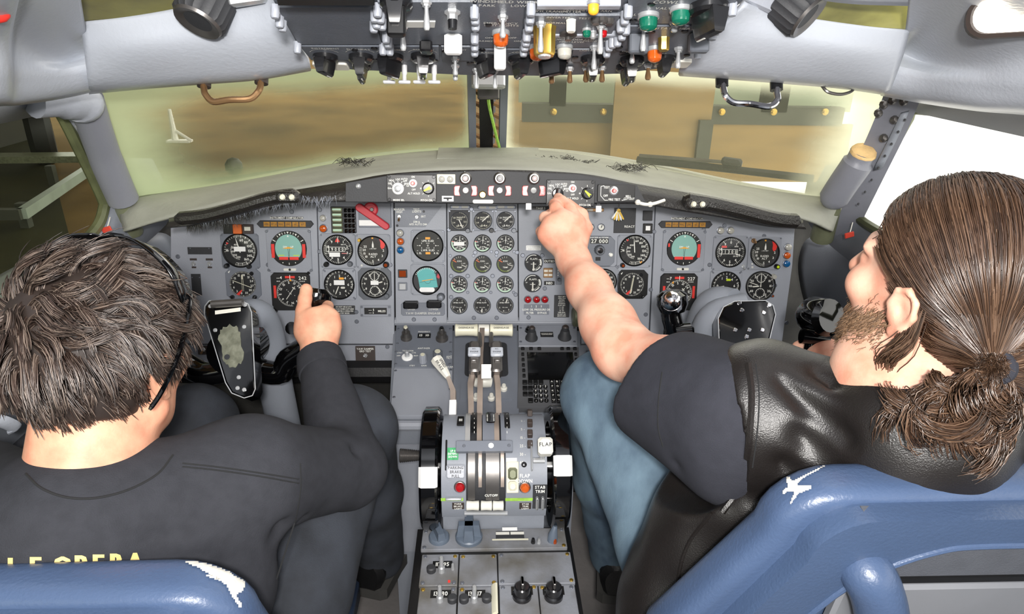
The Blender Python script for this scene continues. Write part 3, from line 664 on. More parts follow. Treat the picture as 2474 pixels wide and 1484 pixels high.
def altimeter(px, py, d, side, label):
    t, R, z = base(px, py, d, label, None, ('sq', d*1.22, d*1.22, 0, -3, 'panel_grey_b'))
    mb = MB(); ticks(mb, 51, 0, 360, 0.87*R, 0.97*R, 0.02*R, z); ticks(mb, 11, 0, 360, 0.80*R, 0.97*R, 0.04*R, z)
    nums(mb, [0, 1, 2, 3, 4, 5, 6, 7, 8, 9], 0, 324, 0.68*R, 0.17*R, z)
    s = '39000' if side < 0 else '31300'
    for i, ch in enumerate(s): mb.text(ch, (-0.62+0.24*i if side < 0 else -0.62+0.25*i)*R, 0.03*R, 0.22*R, z+0.0004, sx=0.85)
    x0, x1 = (-0.80, 0.50); y0, y1 = -0.12, 0.18
    for a, b, c, e in ((x0, y0, x1, y0), (x0, y1, x1, y1), (x0, y0, x0, y1), (x1, y0, x1, y1)): mb.line2(a*R, b*R, c*R, e*R, 0.03*R, z)
    if side < 0: mb.text('ALT', 0.62*R, 0.06*R, 0.10*R, z); mb.text('100 FT', 0.42*R, 0.36*R, 0.09*R, z)
    else: mb.text('1000', 0.4*R, 0.4*R, 0.10*R, z); mb.text('29.92', 0.38*R, -0.28*R, 0.1*R, z); mb.text('ALTIMETER', 0, -0.9*R, 0.06*R, z+0.0001)
    printed(t, mb)
    if side < 0:
        mb = MB(); mb.prism([(-0.16*R, 0.54*R), (0.16*R, 0.54*R), (0.13*R, 0.66*R), (0, 0.84*R), (-0.13*R, 0.66*R)], z, z+0.0008); mb.build('warning_flag', 'flag_red', t)
        hand(t, 3, 0.92*R, 0.035*R, z=z+0.001, tail=-0.5); patch(t, -0.22*R, -0.34*R, 0.74*R, 0.30*R, 'tape_white', z+0.0012); patch(t, 0.45*R, -0.25*R, 0.36*R, 0.05*R, 'fire_red', z+0.0006, 'baro_window')
        corner_knob(t, -28, 35, 6, 'knob_black', None); corner_knob(t, 28, 34, 6, 'knob_grey', None)
    else:
        mb = MB(); mb.box((-0.46*R, 0.38*R, z), (0.36*R, 0.14*R, 0.0008)); mb.build('warning_flag', 'flag_red', t)
        hand(t, 108, 0.80*R, 0.08*R, z=z+0.0006, tail=-0.5, tip=1.0)
        toggle(t, 34*K, -34*K, 0.018, 20)
altimeter(817, 603, 68, -1, 'altimeter reading 39000 with red flag and white sticker')
altimeter(1763, 609, 70, 1, 'altimeter reading 31300 with a small red flag')

def radalt(px, py, d, side, label):
    t, R, z = base(px, py, d, label, None, ('sq', d*1.2, d*1.2, 0, -1, 'panel_grey_b'), face='face_olive')
    mb = MB(); ticks(mb, 16, 180, 285, 0.78*R, 0.97*R, 0.02*R, z); nums(mb, [10, 15, 20, 25], 230, 300, 0.62*R, 0.15*R, z); nums(mb, [1, 2, 3, 4, 5], 55, 182, 0.72*R, 0.16*R, z)
    mb.text('RADIO', 0, -0.22*R, 0.14*R, z, sx=0.9); mb.text('ALT', 0, -0.40*R, 0.14*R, z); mb.text('x 100 FEET', 0, 0.16*R, 0.07*R, z); mb.line2(0, -0.75*R, 0, -0.98*R, 0.03*R, z); printed(t, mb)
    mb = MB(); arc(mb, 0, 178, 0.80*R, 0.96*R, z-0.0001); printed(t, mb, 'plate_dark', 'scale_band')
    poly = [pol(a, 0.98*R) for a in range(28, 62, 4)]+[pol(74, 0.82*R), pol(78, 0.62*R), pol(60, 0.60*R), pol(42, 0.80*R)]
    mb = MB(); mb.prism(poly, z, z+0.0008); mb.build('warning_flag', 'flag_red', t)
    hand(t, 0, 0.72*R, 0.12*R, z=z+0.0008, tail=-0.33, tip=1.0)
    mb = MB(); mb.box((-0.02*R, 0.9*R, z), (0.12*R, 0.1*R, 0.0004)); mb.build('index_mark', 'needle_orange', t)
    if side < 0: knob_round(t, -31*K, 26*K, 4*K, 0.012, 'brass', None, 0.003); corner_knob(t, 30, 33, 7, 'knob_black', 'lens_orange_dark')
    else: knob_bar(t, -30*K, 30*K, 6*K, 0.016, 20, 'bronze', 0.003); corner_knob(t, 32, 33, 6, 'knob_black', 'pointer_lime'); mb = MB(); mb.ball((-29*K, -27*K, 0.004), 2.2*K, 8); mb.build('lamp_dot', 'print_white', t)
    screw(t, -28*K, -35*K, 0.003, 'print_grey', 0.004)
radalt(902, 606, 68, -1, 'radio altimeter dial with red wedge flag, under the red lever')
radalt(1846, 611, 68, 1, 'radio altimeter dial with red wedge flag, beside three coloured lamps')

def vsi(px, py, d, side, label, a):
    t, R, z = base(px, py, d, label, None, ('sq', d*1.16, d*1.12, 0, 0, 'panel_grey'))
    mb = MB(); ticks(mb, 17, -90, 150, 0.82*R, 0.96*R, 0.03*R, z); ticks(mb, 12, 195, 262, 0.86*R, 0.96*R, 0.018*R, z); ticks(mb, 12, -82, -25, 0.82*R, 0.90*R, 0.018*R, z)
    for q, an in (('0', -90), ('1', -30), ('2', 2), ('4', 42), ('6', 90), ('4', 138), ('2', 178), ('1', 222)):
        x, y = pol(an, 0.62*R); mb.text(q, x, y, 0.17*R, z)
    mb.line2(0.78*R, 0.15*R, 0.90*R, 0.15*R, 0.03*R, z); mb.line2(0.78*R, -0.15*R, 0.90*R, -0.15*R, 0.03*R, z); mb.line2(0.90*R, 0.15*R, 0.90*R, -0.15*R, 0.03*R, z); printed(t, mb)
    hand(t, a, 0.78*R, 0.07*R, 'ivory_plastic', -0.18, z+0.0006)
    mb = MB(); mb.rrect(0.16*R, 0.44*R, 0.34*R, 0.15*R, 0.05*R, z, z+0.0008); mb.build('yellow_window', 'pointer_lime' if side > 0 else 'needle_orange', t)
    mb = MB(); mb.rrect(0.24*R, -0.22*R, 0.30*R, 0.14*R, 0.06*R, z, z+0.0008); mb.build('white_window', 'ivory_plastic', t)
    if side < 0: patch(t, 0, 0.15*R, 0.74*R, 0.34*R, 'tape_white', z+0.0016)
    for sx in (-1, 1):
        for sy in (-1, 1): screw(t, sx*0.98*R, sy*0.95*R, 0.0024, 'screw', 0.004)
vsi(821, 687, 68, -1, 'vertical speed dial with white sticker, above the black warning placard', 203)
vsi(1752, 690, 68, 1, 'vertical speed dial without sticker, above the black clip plate', 260)

def clock(px, py, d, side, label):
    t, R, z = base(px, py, d, label, None, ('oct', d*1.2, d*1.2, 0, 0, 'knob_grey') if side < 0 else None, rim='black')
    mb = MB(); ticks(mb, 61, 0, 360, 0.90*R, 0.97*R, 0.02*R, z); ticks(mb, 13, 0, 360, 0.84*R, 0.97*R, 0.04*R, z)
    nums(mb, ['', '1', '2', '3', '4', '5', '', '7', '8', '9', '10', '11'] if side < 0 else ['', '5', '10', '15', '20', '25', '', '35', '40', '45', '50', '55'], 0, 330, 0.72*R, 0.15*R, z)
    for cy, r in ((0.55, 0.32), (-0.5, 0.34)):
        mb.ring2(0, cy*R, (r-0.03)*R, r*R, n=24, z=z)
        for i in range(12):
            x, y = pol(i*30, 1); mb.line2(x*(r-0.1)*R, cy*R+y*(r-0.1)*R, x*r*R, cy*R+y*r*R, 0.02*R, z)
    printed(t, mb)
    hand(t, 0, 0.85*R, 0.05*R, 'ivory_plastic', 0.1, z+0.001)
    if side < 0:
        hand(t, 75, 0.62*R, 0.09*R, 'ivory_plastic', -0.25, z+0.0008); hand(t, 142, 0.88*R, 0.06*R, 'ivory_plastic', -0.3, z+0.0006); patch(t, 0, 0.08*R, 0.56*R, 0.30*R, 'tape_white', z+0.0018)
        knob_round(t, 0.85*R, -0.9*R, 6*K, 0.008, 'knob_grey', None, 0.004); mb = MB(); mb.text('START', 0.25*R, 1.1*R, 0.09*R, 0.0045); mb.text('SET', 0.98*R, 0.1*R, 0.07*R, 0.0045); printed(t, mb, 'print_grey', 'case_print')
    else:
        hand(t, 265, 0.62*R, 0.09*R, 'ivory_plastic', -0.2, z+0.0008); hand(t, 288, 0.90*R, 0.05*R, 'ivory_plastic', -0.25, z+0.0006)
        knob_round(t, 30*K, 24*K, 6*K, 0.012, 'lens_clear', None, 0.0); knob_round(t, 30*K, -24*K, 4*K, 0.010, 'knob_grey', 'lens_orange_dark', 0.0)
    mb = MB(); mb.lathe([(0.05*R, z), (0.05*R, z+0.0012)], 10); mb.build('hub', 'ivory_plastic', t)
clock(906, 685, 66, -1, 'cockpit clock with octagonal grey case and white sticker')
clock(1837, 691, 70, 1, 'round black cockpit clock above the black clip plate')

# position indicator and standby horizon
t, R, z = base(1034, 593, 70, 'dark olive control surface position dial with two orange flags', None, ('sq', 80, 78, 0, -2, 'panel_grey_b'), 'face_olive')
mb = MB()
mb.text('UPR RUD', 0, 0.32*R, 0.13*R, z); mb.text('LWR RUD', 0, -0.32*R, 0.13*R, z); mb.text('L EL', -0.58*R, -0.52*R, 0.12*R, z); mb.text('R EL', 0.58*R, -0.52*R, 0.12*R, z)
for i in range(5):
    for y in (0.16, -0.16): mb.line2((-0.1+0.05*i)*R, (y-0.04)*R, (-0.1+0.05*i)*R, (y+0.04)*R, 0.015*R, z)
for s in (-1, 1):
    for y in (0.5, -0.35, 0.0): mb.line2(s*0.74*R, y*R, s*0.66*R, y*R, 0.03*R, z)
    for y in (0.16, -0.16): mb.line2(s*0.42*R, (y-0.05)*R, s*0.42*R, (y+0.05)*R, 0.03*R, z)
    mb.add([(s*0.50*R, 0.04*R, z), (s*0.50*R, -0.04*R, z), (s*0.64*R, 0, z)], [(0, 1, 2) if s > 0 else (0, 2, 1)])
mb.ring2(0, 0, 0.03*R, 0.055*R, n=14, z=z); printed(t, mb)
for y in (0.50, -0.52): mb = MB(); mb.box((0, y*R, z), (0.32*R, 0.15*R, 0.0008)); mb.build('orange_flag', 'needle_orange', t)
t, R, z = base(1032, 677, 66, 'standby horizon with tilted teal ball and white sticker', None, ('sq', 82, 76, 2, 2, 'panel_grey_b'), 'plate_dark')
mb = MB(); mb.prism([pol(a, 0.92*R) for a in range(-52, 41, 6)]+[pol(50, 0.70*R), pol(-70, 0.72*R)], z, z+0.0005); mb.build('roll_arc', 'sphere_teal', t)
mb = MB(); ticks(mb, 14, -60, 45, 0.84*R, 0.97*R, 0.03*R, z+0.0008); printed(t, mb)
mb = MB(); mb.box((0, 0, 0), (1.3*R, 1.02*R, 0.001)); o = mb.build('horizon_card', 'sphere_teal', t, T=TR((0.06*R, -0.08*R, z+0.0008)) @ RZ(9))
mb = MB(); mb.box((0, 0.12*R, 0.0008), (0.8*R, 0.05*R, 0.0006)); mb.build('aircraft_bar', 'needle_orange', o)
mb = MB(); mb.ring2(0, 0.06*R, 0.20*R, 0.22*R, PI, 2*PI, 14, 0.0007); mb.line2(-0.6*R, 0.02*R, -0.2*R, 0.06*R, 0.02*R, 0.0007); mb.line2(0.2*R, 0.06*R, 0.6*R, 0.02*R, 0.02*R, 0.0007); printed(o, mb, 'print_dark', 'card_lines')
mb = MB(); mb.prism([(0.70*R, 0.26*R), (0.80*R, 0.52*R), (1.0*R, 0.34*R), (0.86*R, 0.12*R)], z, z+0.001); mb.build('warning_flag', 'lever_red', t)
mb = MB(); mb.prism(octpoly(0, -0.68*R, 1.1*R, 0.34*R, 0.1*R), z+0.001, z+0.0018); mb.build('sticker', 'tape_white', t)
knob_round(t, 33*K, -40*K, 9*K, 0.016, 'knob_grey', 'screw', 0.003)

# fifteen engine dials
ENG = (('first', 1110), ('middle', 1166), ('last', 1221)); EN = {'first': 'column next to the damper panel', 'middle': 'middle column', 'last': 'column next to the flap dials'}
for ci, (cn, x) in enumerate(ENG):
    lab = EN[cn]
    t, R, z = base(x+(1 if ci == 1 else 0), 533, 41, 'engine pressure ratio dial, top row, %s' % lab, 'engine dials', ('sq', 50, 49, 0, 0, 'plate_dark' if ci == 0 else 'panel_slate' if ci == 1 else 'panel_grey_b'), rim='screw')
    mb = MB(); ticks(mb, 41, 0, 300, 0.88*R, 0.98*R, 0.03*R, z); nums(mb, ['', '2.0', '2.5', '3.0', '1.0', '1.4', '1.8'], 0, 300, 0.66*R, 0.17*R, z); mb.text('PRESS', 0, 0.36*R, 0.16*R, z); mb.text('RATIO', 0, 0.14*R, 0.13*R, z); mb.text('3.4', 0, -0.55*R, 0.2*R, z); printed(t, mb, 'print_white' if ci == 2 else 'cream')
    hand(t, (155, 48, 48)[ci], 0.95*R, 0.10*R, 'ivory_plastic', 0.15, z+0.0006); knob_round(t, 20*K, -23*K, 5.5*K, 0.012, ('knob_grey', 'knob_black', 'panel_grey_b')[ci], None, 0.003); screw(t, 28*K, -26*K, 0.002, 'screw_black', 0.003)
    for ry, nm, q in ((588, 'fan speed dial, second row', 'N1'), (687, 'compressor speed dial, fourth row', 'N2')):
        t, R, z = base(x+(0 if ry == 588 else -1), ry, 40, '%s, %s' % (nm, lab), 'engine dials', rim='black' if ry == 588 else 'screw')
        mb = MB(); arc(mb, 130, 285, 0.80*R, 0.97*R, z); printed(t, mb, 'green_print', 'green_band'); mb = MB()
        ticks(mb, 41, 0, 360, 0.86*R, 0.97*R, 0.03*R, z+0.0001); nums(mb, ['', '10', '20', '30', '40', '50', '60', '70', '80', '90'], 0, 320, 0.66*R, 0.18*R, z); mb.text('% RPM', 0, -0.42*R, 0.14*R, z); mb.text(q, 0.3*R, -0.02*R, 0.15*R, z)
        for i in range(9): xx, yy = pol(-60+i*15, 0.42*R); mb.line2(xx*0.8, yy*0.8, xx, yy, 0.03*R, z)
        printed(t, mb)
        mb = MB(); xx, yy = pol(285, 0.9*R); mb.line2(xx*0.75, yy*0.75, xx*1.05, yy*1.05, 0.07*R, z+0.0002); printed(t, mb, 'flag_red', 'redline')
        hand(t, 4, 0.9*R, 0.07*R, 'print_white', -0.25, z+0.0006); hand(t, 10, 0.48*R, 0.05*R, 'print_white', 0.1, z+0.0007)
        if ci == 0 and ry == 588: patch(t, -0.05*R, -0.05*R, 1.25*R, 0.46*R, 'tape_white', z+0.0014)
        if ry == 687 or ci: screw(t, 21*K, -20*K, 0.004, 'screw', 0)
    t, R, z = base(x, 638, 41, 'exhaust gas temperature dial with orange mark, third row, %s' % lab, 'engine dials', face='face_olive', rim='screw')
    mb = MB(); ticks(mb, 20, 150, 285, 0.80*R, 0.95*R, 0.03*R, z); printed(t, mb, 'lime_print', 'green_ticks'); mb = MB()
    mb.text('EXH', 0, 0.34*R, 0.17*R, z); mb.text('TEMP', 0, -0.40*R, 0.17*R, z); mb.text('C x100', 0.45*R, 0.08*R, 0.11*R, z); ticks(mb, 8, 100, 160, 0.78*R, 0.95*R, 0.03*R, z); ticks(mb, 5, -60, 10, 0.72*R, 0.92*R, 0.03*R, z); printed(t, mb)
    mb = MB(); xx, yy = pol(300, 0.9*R); mb.line2(xx, yy, xx*0.45, yy*0.45+0.02*R, 0.10*R, z+0.0002); xx, yy = pol(312, 0.92*R); mb.line2(xx, yy, xx*0.75, yy*0.75, 0.05*R, z+0.0002); printed(t, mb, 'orange_print', 'orange_mark')
    hand(t, (113, 125, 103)[ci], 0.86*R, 0.07*R, 'ivory_plastic', -0.3, z+0.0006); screw(t, -22*K, 20*K, 0.004, 'screw', 0)
    t, R, z = base(x-1, 738, 40, 'fuel flow dial, bottom row, %s' % lab, 'engine dials', rim='screw')
    mb = MB(); ticks(mb, 31, 0, 330, 0.88*R, 0.98*R, 0.03*R, z); nums(mb, ['.5', '1', '2', '3', '4', '5', '6'], -20, 300, 0.70*R, 0.17*R, z); mb.text('FUEL FLOW', 0, 0.34*R, 0.15*R, z, sx=0.85); mb.text('PPH x 1000', 0, -0.25*R, 0.09*R, z); printed(t, mb)
    hand(t, (168, 183, 18)[ci], 0.92*R, 0.12*R, 'ivory_plastic', -0.42, z+0.0006)
for y, w_, x in ((635, 'upper', 1289), (684, 'lower', 1287)):
    t, R, z = base(x, y, 42, 'flap position dial, %s of the pair beside the low oil lamps' % w_, None, rim='screw')
    mb = MB(); arc(mb, -75, 20, 0.86*R, 0.94*R, z); arc(mb, 60, 110, 0.78*R, 0.94*R, z); arc(mb, 120, 165, 0.84*R, 0.94*R, z); ticks(mb, 8, 60, 165, 0.66*R, 0.80*R, 0.05*R, z)
    mb.text('FLAPS', 0.02*R, 0.44*R, 0.20*R, z); mb.text('DEGREES', 0, -0.15*R, 0.10*R, z); mb.text('UP', -0.72*R, 0.06*R, 0.12*R, z); printed(t, mb)
    hand(t, 180, 0.92*R, 0.15*R, 'ivory_plastic', 0.1, z+0.0006, tip=0.1); hand(t, 180, 0.92*R, 0.26*R, 'ivory_plastic', -0.75, z+0.0007, tip=0.1)

# ------------------------------------------------------------------ captions, lamps, placards and switches of the panel
t = thing('caption_light', 'row of one black, one lit orange and one clear caption light', 'caption light', MP.T(577, 553))
for dx, wd, m in ((-22, 22, 'black'), (-1, 20, 'orange_print'), (23, 24, 'placard_brown')):
    mb = MB(); mb.box((dx*K, 0, 0.005), (wd*K, 22*K, 0.010), bev=0.001); mb.build('caption_cell', m, t)
mb = MB(); mb.box((23*K, 1*K, 0.0102), (14*K, 9*K, 0.0008)); mb.build('window_strip', 'lens_clear', t)
def comparator(px, py, label):
    t = thing('instrument_comparator', label, 'caption light', MP.T(px, py))
    mb = MB(); mb.prism([(-58*K, -9*K), (58*K, -9*K), (66*K, 0), (60*K, 8*K), (-58*K, 8*K), (-66*K, 0)], 0, 0.006, bev=0.001); mb.build('housing', 'plate_dark', t)
    for i in range(6):
        mb = MB(); mb.box((-42*K+i*16.6*K, -0.5*K, 0.0065), (14.4*K, 11*K, 0.001)); c = mb.build('caption_cell', 'amber_cell', t)
        mb = MB(); mb.text(['HDG', 'PITCH', 'ROLL', 'LOC', 'GS', 'ALT'][i], -42*K+i*16.6*K, -0.5*K, 3.4*K, 0.0072, sx=0.8); printed(c, mb, 'placard_brown', 'caption')
    screw(t, -60*K, 0, 0.003, 'screw', 0.004); screw(t, 60*K, 0, 0.003, 'screw', 0.004)
    mb = MB(); mb.box((4*K, 14*K, 0.001), (76*K, 6*K, 0.001)); o = mb.build('nameplate', 'plate_dark', t); mb = MB(); mb.text('INSTRUMENT COMPARATOR', 4*K, 14*K, 4.6*K, 0.0018, sx=0.82); printed(o, mb, 'print_white', 'lettering')
comparator(690, 541, 'amber instrument comparator strip above the lime-barred attitude indicator')
comparator(1655, 542, 'amber instrument comparator strip near the long-haired person')
t = thing('annunciator_block', 'block of five pale green bars beside black relay rows', 'annunciator', MP.T(831, 531))
mb = MB(); mb.box((0, 0, 0.004), (58*K, 62*K, 0.008), bev=0.001); mb.build('housing', 'plate_dark', t)
for i in range(5):
    mb = MB(); mb.box((-13*K, (24-12*i)*K, 0.012), (24*K, 11*K, 0.010), bev=0.002); o = mb.build('green_bar', 'sleeve_olive', t); mb = MB(); mb.box((-13*K, (25-12*i)*K, 0.0172), (20*K, 4*K, 0.001)); mb.build('highlight_strip', 'green_print', o)
for i in range(5):
    for j in range(3): mb = MB(); mb.box(((7+9*j)*K, (23-12*i)*K, 0.012), (7*K, 9*K, 0.012), bev=0.0015); mb.build('relay', 'gloss_black', t)
# red lever
t = thing('emergency_lever', 'long red lever on a grey plate with white sticker', 'lever', MP.T(906, 518))
mb = MB(); mb.box((0, -2*K, 0.002), (76*K, 58*K, 0.006), bev=0.001); mb.build('mounting_plate', 'panel_slate', t)
patch(t, -12*K, -20*K, 50*K, 13*K, 'tape_white', 0.0055)
mb = MB(); p, q = Vector((-32, 17)), Vector((28, -26)); d_ = (q-p).normalized(); nn = Vector((-d_.y, d_.x)); poly = []
for i in range(9): a = PI/2+PI*i/8; poly.append(p+d_*math.cos(a)*9+nn*math.sin(a)*9)
for i in range(9): a = -PI/2+PI*i/8; poly.append(q+d_*math.cos(a)*8+nn*math.sin(a)*8)
mb.prism([(v.x*K, v.y*K) for v in poly], 0.016, 0.028, bev=0.002); mb.build('lever_arm', 'lever_red', t)
mb = MB(); mb.lathe([(17*K, 0.004), (17*K, 0.013), (14*K, 0.016)], 20, TR((-8*K, 12*K, 0))); o = mb.build('hub', 'lever_red', t); screw(o, -3*K, 13*K, 0.005, 'gunmetal', 0.028)
def lampthing(px, py, r, m, label, h=0.010, rim='screw', group=None):
    t = thing('indicator_lamp', label, 'lamp', MP.T(px, py), group); lens(t, 0, 0, r*K, h, m, rim=rim); return t
lampthing(781, 527, 7, 'lens_clear', 'clear lamp in a hexagonal steel rim beside the green bars', rim='steel')
lampthing(782, 552, 8.5, 'lens_amber', 'amber lamp under the clear hexagonal lamp')
for x, y, m, n in ((967, 563, 'lens_clear', 'clear'), (968, 583, 'lens_amber', 'amber'), (968, 604, 'lens_blue', 'blue')): lampthing(x, y, 8, m, '%s marker lamp beside the control surface position dial' % n)
for x, y, m, n in ((1903, 597, 'lens_clear', 'clear'), (1900, 617, 'lens_amber', 'amber'), (1899, 637, 'lens_blue', 'blue')): lampthing(x, y, 8, m, '%s marker lamp beside the grey side wall' % n)
for i, x in enumerate((1275, 1296, 1316)): lampthing(x, 723, 8, 'lens_red', 'red low oil pressure lamp %s below the flap dials' % ('next to the engine dials', 'between two like it', 'next to the limits placard')[i], 0.012)
for i, x in enumerate((1740, 1764)): lampthing(x, 557, 8, 'lens_clear', 'clear press lamp above the altimeter reading 31300, %s' % ('nearer the amber comparator strip', 'nearer the marker lamps')[i], group='press lamps')
for i, x in enumerate((1427, 1452)):
    t = thing('selector_dial', 'small round pale dial %s above the altitude selector box' % ('nearer the reaching hand', 'nearer the hanging keys')[i], 'dial', MP.T(x, 549), 'small pale dials'); mb = MB(); mb.lathe([(9*K, 0), (9*K, 0.004), (7*K, 0.005)], 18); mb.build('ring', 'screw', t)
    mb = MB(); mb.disc2(0, 0, 6.5*K, 16, 0.0052); mb.build('dial_face', 'ivory_plastic', t, 0); hand(t, 20, 6*K, 2*K, 'print_dark', 0.2, 0.0055)
# placards and small boxes
def placard(px, py, wd, h, lines, label, m='placard_brown', ink='print_white', th=0.0015, name='placard', size=None, P=MP, k=K, hh=0.0):
    t = thing(name, label, 'placard', P.T(px, py, hh)); mb = MB(); mb.rrect(0, 0, wd*k, h*k, 1.5*k, 0, th); mb.build('plate', m, t)
    mb = MB(); n = len(lines); s = size or h/(n*1.75)
    for i, q in enumerate(lines):
        if q: mb.text(q, 0, ((n-1)/2-i)*h/n*k*0.95, s*k, th+0.0003, sx=0.82)
    printed(t, mb, ink, 'lettering'); return t
placard(831, 749, 54, 22, ['DO NOT USE #1 ATC', 'IF TCAS WHEN CAPTAINS', 'ALTIMETER IS OPERATED', 'IN STBY MODE'], 'black warning placard of four lines beside the gripping hand', 'plate_dark')
t = placard(883, 857, 48, 44, ['', '', '', '', ''], 'brown yaw damper ground test placard with a toggle', 'placard_brown')
mb = MB(); mb.text('YAW DAMPER', 0, 15*K, 4.5*K, 0.002, sx=0.9); mb.text('GRD TEST', 0, 9*K, 4.5*K, 0.002, sx=0.9); mb.text('UPPER', -13*K, -17*K, 3.6*K, 0.002); mb.text('POWER', 13*K, -17*K, 3.6*K, 0.002); printed(t, mb, 'print_white', 'title'); toggle(t, 0, -2*K, 0.022, -10)
t = thing('distance_readout', 'small black miles readout in a grey frame', 'readout', MP.T(908, 751)); mb = MB(); mb.box((0, 0, 0.002), (74*K, 28*K, 0.004), bev=0.001); mb.build('frame', 'panel_grey_b', t)
mb = MB(); mb.box((0, 0, 0.0042), (54*K, 16*K, 0.001)); mb.build('window', 'face_black', t); mb = MB(); mb.text('MILES', 15*K, 0, 5*K, 0.005); mb.text('--- 5', -10*K, 3*K, 5*K, 0.005); mb.text('--- 2', -10*K, -4*K, 4*K, 0.005); printed(t, mb)
for sx in (-33, 33): screw(t, sx*K, 10*K, 0.003, 'screw', 0.004); screw(t, sx*K, -10*K, 0.003, 'screw', 0.004)
for x, y, wd, h, lab in ((483, 606, 56, 17, 'wide black blanking plate in the flight panel'), (475, 688, 22, 52, 'tall black blanking plate in the flight panel')):
    t = thing('blanking_plate', lab, 'blanking plate', MP.T(x, y)); mb = MB(); mb.box((0, 0, 0.0005), (wd*K, h*K, 0.0015)); mb.build('plate', 'plate_dark', t)
    for sx in (-0.43, 0.43): screw(t, sx*wd*K*0.9, 0.42*h*K*0.8, 0.0015, 'screw', 0.001)
t = thing('switch_pair', 'pair of tiny toggles with black captions above the tall blanking plate', 'switch', MP.T(487, 637))
for dx in (-18, 19): mb = MB(); mb.box((dx*K, 10*K, 0.001), (16*K, 5*K, 0.001)); mb.box((dx*K, -9*K, 0.001), (10*K, 4*K, 0.001)); mb.build('caption', 'placard_brown', t); toggle(t, dx*K, 0, 0.010, 30, r=0.0018)
t = thing('switch_plate', 'brown two-toggle plate by the knee of the short-haired person', 'switch', MP.T(502, 846)); mb = MB(); mb.box((0, 0, 0.001), (46*K, 22*K, 0.002)); mb.build('plate', 'placard_brown', t)
toggle(t, -10*K, 2*K, 0.02, 20, 'bronze'); screw(t, 14*K, -2*K, 0.004); mb = MB(); mb.text('NO.1', 4*K, -7*K, 4*K, 0.0023); printed(t, mb)
# marker / lights test corner
t = thing('test_switch_panel', 'slate test panel with marker and lights toggles', 'switch panel', MP.M); pts = [MP.uv(a, b) for a, b in ((955, 498), (1068, 498), (1028, 549), (957, 549))]; mb = MB(); mb.prism(pts, 0, 0.002); mb.build('plate', 'panel_slate', t)
mb = MB()
for s_, a, b, h in (('MARKER', 965, 506, 5), ('HIGH', 965, 512, 5), ('TEST', 1006, 506, 5), ('LIGHTS', 1007, 511, 5), ('BRT', 1023, 523, 4.5), ('DIM &', 1007, 536, 4.5), ('APD AUTO DIM', 1010, 542, 4.5)):
    u, v = MP.uv(a, b); mb.text(s_, u, v, h*K, 0.0023, sx=0.85)
printed(t, mb)
for a, b, tl, tp in ((965, 523, 25, 'bronze'), (1007, 524, -5, None)): u, v = MP.uv(a, b); toggle(t, u, v, 0.022, tl, tip=tp)
for a, b in ((1024, 511), (960, 545)): u, v = MP.uv(a, b); screw(t, u, v, 0.003, 'screw_black', 0.002)
# yaw damper switches
t = thing('damper_switch_panel', 'yaw damper engage panel with two black paddle switches', 'switch panel', MP.T(1022, 743)); mb = MB(); mb.prism(octpoly(0, -4*K, 106*K, 32*K, 4*K), 0, 0.003, bev=0.0008); mb.build('plate', 'panel_slate', t)
mb = MB(); mb.text('YAW DAMPER ENGAGE', 0, -14*K, 5*K, 0.0033); mb.text('UPPER', -28*K, -4*K, 4.2*K, 0.0033); mb.text('LOWER', 26*K, -4*K, 4.2*K, 0.0033); printed(t, mb, 'print_grey')
for dx, dz in ((-28, 0), (28, 2)):
    mb = MB(); mb.box((dx*K, (9+dz)*K, 0.012), (36*K, 18*K, 0.020), bev=0.003); o = mb.build('paddle_switch', 'knob_black', t); mb = MB(); mb.box((dx*K+2*K, (17+dz)*K, 0.018), (30*K, 4*K, 0.012), bev=0.001); mb.build('paddle_lip', 'plate_dark', o)
for y, m, lab in ((661, 'lens_orange_dark', 'brown square button above the grey grille button'), (692, 'steel', 'grey square grille button under the brown square button')):
    t = thing('square_button', lab, 'button', MP.T(973, y)); mb = MB(); mb.box((0, 0, 0.002), (22*K, 20*K, 0.004), bev=0.001); mb.build('frame', 'plate_dark' if m != 'steel' else 'panel_slate', t); mb = MB(); mb.box((0, 0, 0.0045), (16*K, 15*K, 0.003), bev=0.0008); mb.build('button_cap', m, t)
# flap side captions, oil lamp caption, gear placard
for y, q in ((631, 'OUTBD'), (684, 'INBD')): placard(1327, y, 26, 10, [q], 'black %s caption beside the flap dials' % q.lower(), 'black', name='caption_plate')
t = thing('caption_light', 'four tiny white flap captions between the two flap dials', 'caption light', MP.T(1324, 659)); mb = MB(); mb.box((0, 0, 0.002), (23*K, 24*K, 0.004), bev=0.001); mb.build('housing', 'bronze', t)
for i in range(4): mb = MB(); mb.box(((-5.5+11*(i % 2))*K, (5-10*(i//2))*K, 0.0045), (9*K, 5*K, 0.001)); mb.build('caption_cell', 'ivory_plastic', t)
placard(1296, 748, 62, 26, ['1     2     3', 'LOW OIL PRESSURE OR', 'FILTER     BYPASS'], 'slate low oil pressure caption under the three red lamps', 'panel_slate', size=5)
placard(1357, 740, 38, 56, ['GEAR LIMITS', 'OPERATING', 'EXTEND', 'RETRACT', 'EXTENDED', 'FLAPS LIMIT', '2 - 240', '5 - 205', '25 - 190', 'TURB GEAR', 'DO NOT USE', 'ABOVE 20000'], 'black placard of gear and flap limits beside the forearm', 'plate_dark')
placard(1289, 599, 36, 12, ['FLAP POSITION', 'INDICATORS'], 'white sticker above the flap dials', 'tape_white', 'print_grey')
placard(1306, 503, 40, 9, ['TAGE 3'], 'black stage caption tucked under the glareshield', 'black')
t = thing('slide_indicator', 'narrow vertical slide indicator beside the flap captions', 'indicator', MP.T(1350, 655)); mb = MB(); mb.box((0, 0, 0.002), (14*K, 66*K, 0.004), bev=0.001); mb.build('plate', 'panel_slate', t)
